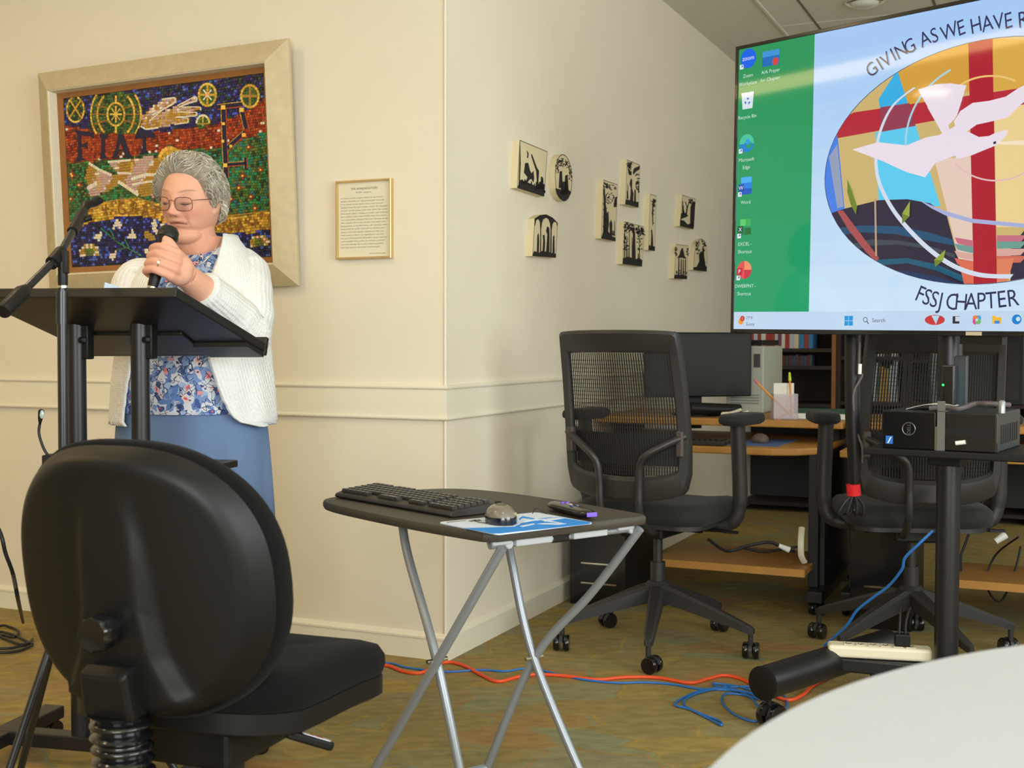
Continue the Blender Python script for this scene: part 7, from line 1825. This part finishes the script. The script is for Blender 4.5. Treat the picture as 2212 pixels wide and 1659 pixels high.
for _ in range(3600):
    az0 = rh.uniform(-math.pi, math.pi); el0 = math.asin(rh.uniform(-.6, .99))
    if el0 < R(hair_low(az0)) + .005: continue
    a = abs(az0); s = 1 if az0 >= 0 else -1
    top = max(0, math.sin(el0))
    if a < 1.1 and el0 > .55: daz, dele = s * rh.uniform(.25, .75) + .25, rh.uniform(-.05, .28)       # swept back off the forehead
    elif a < 1.9: daz, dele = s * rh.uniform(.18, .5), rh.uniform(-.5, -.15)
    else: daz, dele = s * rh.uniform(-.1, .2), rh.uniform(-.6, -.25)
    lock(az0, el0, daz, dele, 0, rh.uniform(.0012, .0030), rh.uniform(.000, .0032))
hb_.build('hair', HAIR, per, ang=60, colattr=True, label='short wavy grey hair')

# closed lids: lash lines and pale brows follow the face
def face_y(x, z):
    d_ = (HP[:, 0] - x) ** 2 + (HP[:, 2] - z) ** 2 + np.where(HP[:, 1] > 0, 0, 1)
    k_ = np.argsort(d_)[:4]; w_ = 1 / (d_[k_] + 1e-7); return float((HP[k_, 1] * w_).sum() / w_.sum())
LASH = mat('eyelash', S(84, 62, 54), rough=.8); BROW = mat('pale_brow', S(186, 146, 124), rough=.9)
for s in (-1, 1):
    P = [(s * (.032 + q * .0135), -.0035 - .0045 * (1 - q * q)) for q in [k / 6 for k in range(-6, 7)]]
    b = MB(); b.tube([HL(x, face_y(x, z) + .0002, z) for x, z in P], [.0004 + .0011 * math.sin(math.pi * (i + .5) / 13) for i in range(13)], 6); b.build('eyelash', LASH, per, label='dark lash line of the lowered eyelid')
    P = [(s * (.032 + q * .0135), .0075 + .0035 * (1 - q * q)) for q in [k / 6 for k in range(-6, 7)]]
    b = MB(); b.tube([HL(x, face_y(x, z) - .0002, z) for x, z in P], [.0003 + .0005 * math.sin(math.pi * (i + .5) / 13) for i in range(13)], 6); b.build('eyelid_crease', mat('lid_crease', S(176, 118, 100), rough=.8), per)
    P = [(s * (.033 + q * .019), .0265 + .0045 * (1 - (q - .2) ** 2)) for q in [k / 6 for k in range(-6, 7)]]
    b = MB(); b.tube([HL(x, face_y(x, z) - .0004, z) for x, z in P], [.0006 + .0016 * math.sin(math.pi * (i + .5) / 13) for i in range(13)], 6); b.build('eyebrow', BROW, per)
# glasses
GOLDW = mat('thin_bronze_wire', S(120, 84, 62), rough=.35, metal=.6)
g_ = MB()
def lens_pts(s, n=28):
    out = []
    for i in range(n):
        a = 2 * math.pi * i / n; ca, sa = math.cos(a), math.sin(a); e = 2 / 3.2
        x = abs(ca) ** e * (1 if ca > 0 else -1) * .0262; z = abs(sa) ** e * (1 if sa > 0 else -1) * .0185
        out.append(HL(s * .0350 + x, .1010 - .10 * abs(s * .0350 + x) ** 1.2 , -.004 + z))
    return out
for s in (-1, 1): g_.tube(lens_pts(s), .0010, 6, closed=True)
g_.tube(spline([HL(-.0095, .0995, .002), HL(-.004, .1035, .006), HL(.004, .1035, .006), HL(.0095, .0995, .002)], 5), .0010, 6)
for s in (-1, 1): g_.tube(spline([HL(s * .061, .0965, .006), HL(s * .073, .088, .007), HL(s * .083, .045, .004), HL(s * .084, .008, .004), HL(s * .080, -.012, -.006)], 6), .0011, 6)
glf = g_.build('glasses', GOLDW, per, label='thin wire-rimmed glasses')
for s in (-1, 1):
    b = MB(); P = lens_pts(s); b.add(P, [tuple(range(len(P)))]); b.build('lens', CLEAR, glf)
    b = MB(); b.ball(HL(s * .010, .095, -.008), (.002, .003, .004), 6, HM); b.build('nose_pad', CLEAR, glf)

# blouse
def blouse_mat():
    m = bpy.data.materials.new('floral_blouse'); m.use_nodes = True; nt = m.node_tree; b = nt.nodes['Principled BSDF']; b.inputs['Roughness'].default_value = .7
    tc = node(nt, 'ShaderNodeTexCoord')
    nz = node(nt, 'ShaderNodeTexNoise'); nz.inputs['Scale'].default_value = 28; nt.links.new(tc.outputs['Object'], nz.inputs['Vector'])
    mv = node(nt, 'ShaderNodeMix'); mv.data_type = 'VECTOR'; mv.inputs[0].default_value = .035; nt.links.new(tc.outputs['Object'], mv.inputs[4]); nt.links.new(nz.outputs['Color'], mv.inputs[5])
    base = S(206, 210, 222); cur = None
    def vor(scale, feat='F1'):
        v = node(nt, 'ShaderNodeTexVoronoi'); v.inputs['Scale'].default_value = scale; v.feature = feat; nt.links.new(mv.outputs[1], v.inputs['Vector']); return v
    def ramp(sock, stops, interp_='CONSTANT'):
        r = node(nt, 'ShaderNodeValToRGB'); r.color_ramp.interpolation = interp_; e = r.color_ramp.elements
        e[0].position, e[0].color = stops[0]; e[1].position, e[1].color = stops[1]
        for p, c in stops[2:]: x = e.new(p); x.color = c
        nt.links.new(sock, r.inputs[0]); return r.outputs[0]
    def mix(f, a, c, bt='MIX'):
        x = node(nt, 'ShaderNodeMix'); x.data_type = 'RGBA'; x.blend_type = bt
        if f is not None: nt.links.new(f, x.inputs[0])
        nt.links.new(a, x.inputs[6]); nt.links.new(c, x.inputs[7]); return x.outputs[2]
    v1 = vor(60); sc = node(nt, 'ShaderNodeSeparateColor'); nt.links.new(v1.outputs['Color'], sc.inputs[0])
    c1 = ramp(sc.outputs[0], [(0, S(120, 146, 196)), (.18, S(206, 208, 218)), (.36, S(206, 210, 222)), (.48, S(92, 124, 184)), (.6, S(214, 214, 220)), (.78, S(160, 180, 212)), (.92, S(60, 76, 124))])
    # flower centres and petals
    v2 = vor(35); s2 = node(nt, 'ShaderNodeSeparateColor'); nt.links.new(v2.outputs['Color'], s2.inputs[0])
    petal = ramp(s2.outputs[1], [(0, S(222, 150, 156)), (.3, S(100, 130, 190)), (.55, S(224, 190, 190)), (.8, S(60, 84, 150))])
    m2 = ramp(v2.outputs['Distance'], [(0, (1, 1, 1, 1)), (.30, (0, 0, 0, 1))])
    c2 = mix(m2, c1, petal)
    core = ramp(s2.outputs[2], [(0, S(206, 84, 100)), (.45, S(40, 48, 84)), (.75, S(214, 110, 110))])
    m3 = ramp(v2.outputs['Distance'], [(0, (1, 1, 1, 1)), (.14, (0, 0, 0, 1))])
    c3 = mix(m3, c2, core)
    v4 = vor(66, 'DISTANCE_TO_EDGE'); m4 = ramp(v4.outputs['Distance'], [(0, (1, 1, 1, 1)), (.045, (0, 0, 0, 1))])
    n5 = node(nt, 'ShaderNodeTexNoise'); n5.inputs['Scale'].default_value = 34; nt.links.new(tc.outputs['Object'], n5.inputs['Vector'])
    m5 = ramp(n5.outputs[0], [(0, (0, 0, 0, 1)), (.47, (1, 1, 1, 1))])
    mm = node(nt, 'ShaderNodeMath', operation='MULTIPLY'); nt.links.new(m4, mm.inputs[0]); nt.links.new(m5, mm.inputs[1])
    ink_ = node(nt, 'ShaderNodeRGB'); ink_.outputs[0].default_value = S(44, 52, 84)
    c5 = mix(mm.outputs[0], c3, ink_.outputs[0])
    nt.links.new(c5, b.inputs['Base Color'])
    return m
BLOUSE = blouse_mat()
zc = zof(545, 3.4); zb_ = zof(880, 3.46)
NBL = 56
def neckz(a): return zof(516, 3.5) - .052 * max(0, math.cos(a)) ** 2.0
rings = []
for i in range(27):
    t = i / 26; ring = []
    for j in range(NBL):
        a = 2 * math.pi * j / NBL; z = lerp(zb_ - .012, neckz(a), t); rip = .004 * math.sin(a * 11 + 1.3) * max(0, 1 - t * 2.2) + .0035 * math.sin(a * 5 + z * 30) * (1 - t)
        ring.append(tpt(z, a, .006 + rip + (.004 * max(0, 1 - t * 3))))
    rings.append(ring)
b = MB(); b.loft(rings, False, False); inner = [[p + (Vector((0, 0, 0))) for p in rings[0]]]
b.build('blouse', BLOUSE, per, ang=70, label='floral blouse in blue, white and pink')
# skirt
SKIRT = mat('dusty_blue_cotton', S(104, 128, 166), rough=.85, var=.05, vscale=6, bump=.2, bscale=700)
rings = []
zh = .30
for i in range(22):
    t = i / 21; ring = []; z = lerp(zof(862, 3.46), zh, t)
    for j in range(64):
        a = 2 * math.pi * j / 64
        zz = max(z, zof(968, 3.47)); fl = .001 + .010 * min(1, t * 2.0) + .020 * max(0, t - .45)
        fold = (.0035 + .008 * t) * math.sin(a * 7 + .6) + .003 * math.sin(a * 13 + 2)
        p = tpt(zz, a, fl + fold * min(1, t * 2.5)); p.z = z
        ring.append(p)
    rings.append(ring)
b = MB(); b.loft(rings, False, False); b.build('skirt', SKIRT, per, ang=70, label='plain dusty blue skirt')
SHOE = mat('black_shoe_leather', S(26, 24, 24), rough=.4)
for s in (-1, 1):
    h = hipc + Tx * (.085 * s); an = Vector((h.x - .005, h.y + .01, 0))
    b = MB(); rings = []
    for t, w, hh in ((-.075, .022, .03), (-.06, .036, .062), (-.01, .042, .070), (.06, .045, .060), (.12, .047, .046), (.17, .042, .034), (.20, .028, .024), (.208, .010, .012)):
        c = an + Tf * t
        rings.append([c + Tx * (w * math.cos(R(q))) + Vector((0, 0, max(0.001, hh * .5 + hh * .5 * math.sin(R(q)) if math.sin(R(q)) > -.5 else .001))) for q in range(0, 360, 20)])
    b.loft(rings); b.build('shoe', SHOE, per)

# cardigan: open knitted jacket, back and two fronts in one sheet, plus two sleeves
def knit_mat():
    m = bpy.data.materials.new('white_knit'); m.use_nodes = True; nt = m.node_tree; b = nt.nodes['Principled BSDF']
    b.inputs['Roughness'].default_value = .9; b.inputs['Base Color'].default_value = S(232, 231, 229); b.inputs['Specular IOR Level'].default_value = .2; b.inputs['Sheen Weight'].default_value = .15
    uv = node(nt, 'ShaderNodeUVMap'); uv.uv_map = 'UVMap'
    mp = node(nt, 'ShaderNodeMapping'); nt.links.new(uv.outputs[0], mp.inputs['Vector'])
    w1 = node(nt, 'ShaderNodeTexWave'); w1.bands_direction = 'X'; w1.inputs['Scale'].default_value = 22; w1.inputs['Distortion'].default_value = .4; nt.links.new(mp.outputs[0], w1.inputs['Vector'])
    w2 = node(nt, 'ShaderNodeTexWave'); w2.bands_direction = 'Y'; w2.inputs['Scale'].default_value = 60; nt.links.new(mp.outputs[0], w2.inputs['Vector'])
    vo = node(nt, 'ShaderNodeTexVoronoi'); vo.inputs['Scale'].default_value = 85; nt.links.new(mp.outputs[0], vo.inputs['Vector'])
    a = node(nt, 'ShaderNodeMath', operation='MULTIPLY_ADD'); a.inputs[1].default_value = 1.0; w2m = node(nt, 'ShaderNodeMath', operation='MULTIPLY'); w2m.inputs[1].default_value = .35; nt.links.new(w2.outputs[1], w2m.inputs[0]); nt.links.new(w1.outputs[1], a.inputs[0]); nt.links.new(w2m.outputs[0], a.inputs[2])
    c = node(nt, 'ShaderNodeMath', operation='ADD'); nt.links.new(a.outputs[0], c.inputs[0]); nt.links.new(vo.outputs[0], c.inputs[1])
    bp = node(nt, 'ShaderNodeBump'); bp.inputs['Strength'].default_value = .45; bp.inputs['Distance'].default_value = .003; nt.links.new(c.outputs[0], bp.inputs['Height']); nt.links.new(bp.outputs[0], b.inputs['Normal'])
    return m
KNIT = knit_mat()
def sheet(b, rings, th, uvs, inward):
    pass
def build_sheet(name, grid, uv, th, closed, label=None, solid=True):
    n0, n1 = len(grid), len(grid[0]); me = bpy.data.meshes.new(name); fs = []
    for i in range(n0 - 1):
        for j in range(n1 if closed else n1 - 1):
            k = (j + 1) % n1; fs.append((i * n1 + j, i * n1 + k, (i + 1) * n1 + k, (i + 1) * n1 + j))
    inv = WM[per.name].inverted()
    me.from_pydata([tuple(inv @ p) for r in grid for p in r], [], fs)
    ul = me.uv_layers.new(name='UVMap')
    for p in me.polygons:
        for li, vi in zip(p.loop_indices, p.vertices):
            i, j = divmod(vi, n1); u, v = uv(i, j)
            if closed and j == 0 and any(x % n1 == n1 - 1 for x in p.vertices): u, v = uv(i, n1)
            ul.data[li].uv = (u, v)
    me.polygons.foreach_set('use_smooth', [True] * len(me.polygons)); me.materials.append(KNIT)
    o = bpy.data.objects.new(name, me); COL.objects.link(o); o.parent = per; WM[o.name] = WM[per.name]
    md = o.modifiers.new('thickness', 'SOLIDIFY'); md.thickness = th; md.offset = 1
    if label: o['label'] = label
    return o
def ang_for_px(z, want, lo_a, hi_a, grow):
    best = None
    for k in range(80):
        a = lerp(lo_a, hi_a, k / 79); x = PR(tpt(z, a, grow))[0]
        if best is None or abs(x - want) < best[0]: best = (abs(x - want), a)
    return best[1]
CG = .019
ys = [506, 520, 540, 560, 600, 650, 700, 750, 790, 830, 860, 880, 895, 905, 911, 914]
eL = [487, 484, 477, 470, 456, 447, 444, 446, 455, 470, 481, 492, 505, 520, 538, 556]
eR = [378, 374, 364, 350, 334, 318, 300, 288, 280, 274, 270, 268, 266, 266, 268, 272]
def cgrow(t, a):      # the jacket hangs away from the body towards the hem
    return CG + .010 * max(0, t - .35) + (.006 * math.sin(a * 6 + t * 5) + .003 * math.sin(a * 15)) * max(0, t - .1) + .016 * max(0, t - .4) * max(0, math.sin(a))
grid = []; NC = 70
ztopc, zbotc = zof(504, 3.5), zof(914, 3.45)
NRW = 44
for i in range(NRW + 1):
    py = lerp(506, 914, i / NRW); z = zof(py, 3.47); t = i / NRW
    aL = ang_for_px(z, interp(py, ys, eL), R(2), R(88), CG + .012)
    aR = ang_for_px(z, interp(py, ys, eR), R(-88), R(-2), CG + .012)
    r_ = []
    for j in range(NC + 1):
        a = lerp(aL, 2 * math.pi + aR, j / NC)
        ed = min(j, NC - j) / 3.0; lip = .004 * max(0, 1 - ed)
        p = tpt(max(z, zhip), a, cgrow(t, a if a < math.pi else a - 2 * math.pi) + lip); p.z = z
        if py < 520:
            p.z += 0
        r_.append(p)
    grid.append(r_)
build_sheet('cardigan', grid, lambda i, j: (j / NC * 1.3, i / NRW * .62), .0045, False, 'white open knitted cardigan')
def sleeve(name, pts, rad, n=22, cuff=True):
    P = spline(pts, 8); m = len(P); rs = np.interp(np.linspace(0, 1, m), np.linspace(0, 1, len(rad)), rad)
    tans = [(P[min(i + 1, m - 1)] - P[max(i - 1, 0)]).normalized() for i in range(m)]
    x = Vector((0, -1, 0)); x = (x - tans[0] * x.dot(tans[0])).normalized(); g = []
    for i in range(m):
        x = (x - tans[i] * x.dot(tans[i])).normalized(); y = tans[i].cross(x); r_ = []
        bend = math.exp(-((i / m - .5) / .13) ** 2)
        for j in range(n):
            a = 2 * math.pi * j / n; w = rs[i] * (1 + .035 * math.sin(i * 1.15 + 2 * math.sin(a)) * (.4 + bend) + .015 * math.sin(3 * a + i * .4))
            r_.append(P[i] + x * (math.cos(a) * w) + y * (math.sin(a) * w))
        g.append(r_)
    L = sum((P[i + 1] - P[i]).length for i in range(m - 1))
    return build_sheet(name, g, lambda i, j: (j / n * .42, i / m * L), .004, True)
cuffL = elL.lerp(wrL, .70)
sleeve('sleeve', [PX(500, 560, 3.52), shL, shL.lerp(elL, .5) + Vector((.008, 0, 0)), elL + Vector((.006, -.0, -.012)), elL.lerp(wrL, .25), cuffL, elL.lerp(wrL, .73)], [.042, .068, .069, .067, .061, .050, .047])
sleeve('sleeve', [PX(346, 592, 3.51), shR, shR.lerp(elR, .5) + Vector((-.006, 0, 0)), elR + Vector((-.004, 0, -.01)), elR.lerp(wrR, .3), elR.lerp(wrR, .8)], [.030, .064, .068, .066, .060, .045])
# necklace and ring
SILV = mat('silver_chain', S(214, 206, 196), rough=.3, metal=.8)
b = MB(); b.tube(spline([PX(478, 512, 3.46), PX(470, 530, 3.425), PX(458, 548, 3.405), PX(440, 566, 3.385), PX(428, 572, 3.38)], 6), .0013, 6); b.build('necklace', SILV, per)
hr, rfr, _ = fing[2]
b = MB(); rc_ = lerp(0, 1, .5); Kc = knk[2].lerp(MG_(hr, 8, .0285), .72) + e2 * .003; ax_ = (MG_(hr, 8, .0285) - knk[2]).normalized(); x_ = ax_.orthogonal().normalized(); y_ = ax_.cross(x_)
b.tube([Kc + (x_ * math.cos(R(q)) + y_ * math.sin(R(q))) * .0115 for q in range(0, 360, 18)], .0016, 6, closed=True); rg_ = b.build('ring', mat('silver_gold', S(226, 200, 150), rough=.2, metal=.9), per)
b = MB(); b.ball(Kc + e2 * .0125, (.0042, .003, .0042), 6); b.build('ring_stone', mat('pale_stone', S(250, 240, 220), rough=.1, spec=.9), rg_)

# microphone in the hand
mi = thing('handheld_microphone', 'black handheld microphone held up to the mouth by the grey-haired person', 'microphone', mic0)
b = MB(); b.lathe([(.0125, .012), (.0135, .02), (.0145, .06), (.017, ML_ - .030), (.019, ML_ - .022), (.0205, ML_ - .016)], mic0, mA_, 24); b.build('handle', BLKPLASTIC, mi)
b = MB(); b.lathe([(.0115, -.012), (.0125, -.010), (.0125, .012)], mic0, mA_, 24); b.build('silver_collar', CHROME, mi)
b = MB(); b.lathe([(.0200, ML_ - .018), (.0245, ML_ - .008), (.0262, ML_ + .004), (.0250, ML_ + .016), (.018, ML_ + .026), (.008, ML_ + .030)], mic0, mA_, 28); b.build('grille', mat('black_wire_grille', S(30, 32, 30), rough=.45, metal=.3, bump=.8, bscale=700), mi)
b = MB(); b.lathe([(.0255, ML_ - .004), (.0272, ML_ - .002), (.0272, ML_ + .004), (.0262, ML_ + .006)], mic0, mA_, 28, cap=False); b.build('grille_band', BLKMETAL, mi)
b = MB(); b.tube(spline([mic0 - mA_ * .012, mic0 - mA_ * .05 + Vector((0, 0, -.01)), mic0 - mA_ * .09 + Vector((-.02, .03, -.05)), mic0 + Vector((-.06, .09, -.115))], 6), .003, 8); b.build('cord', BLKCABLE, mi)
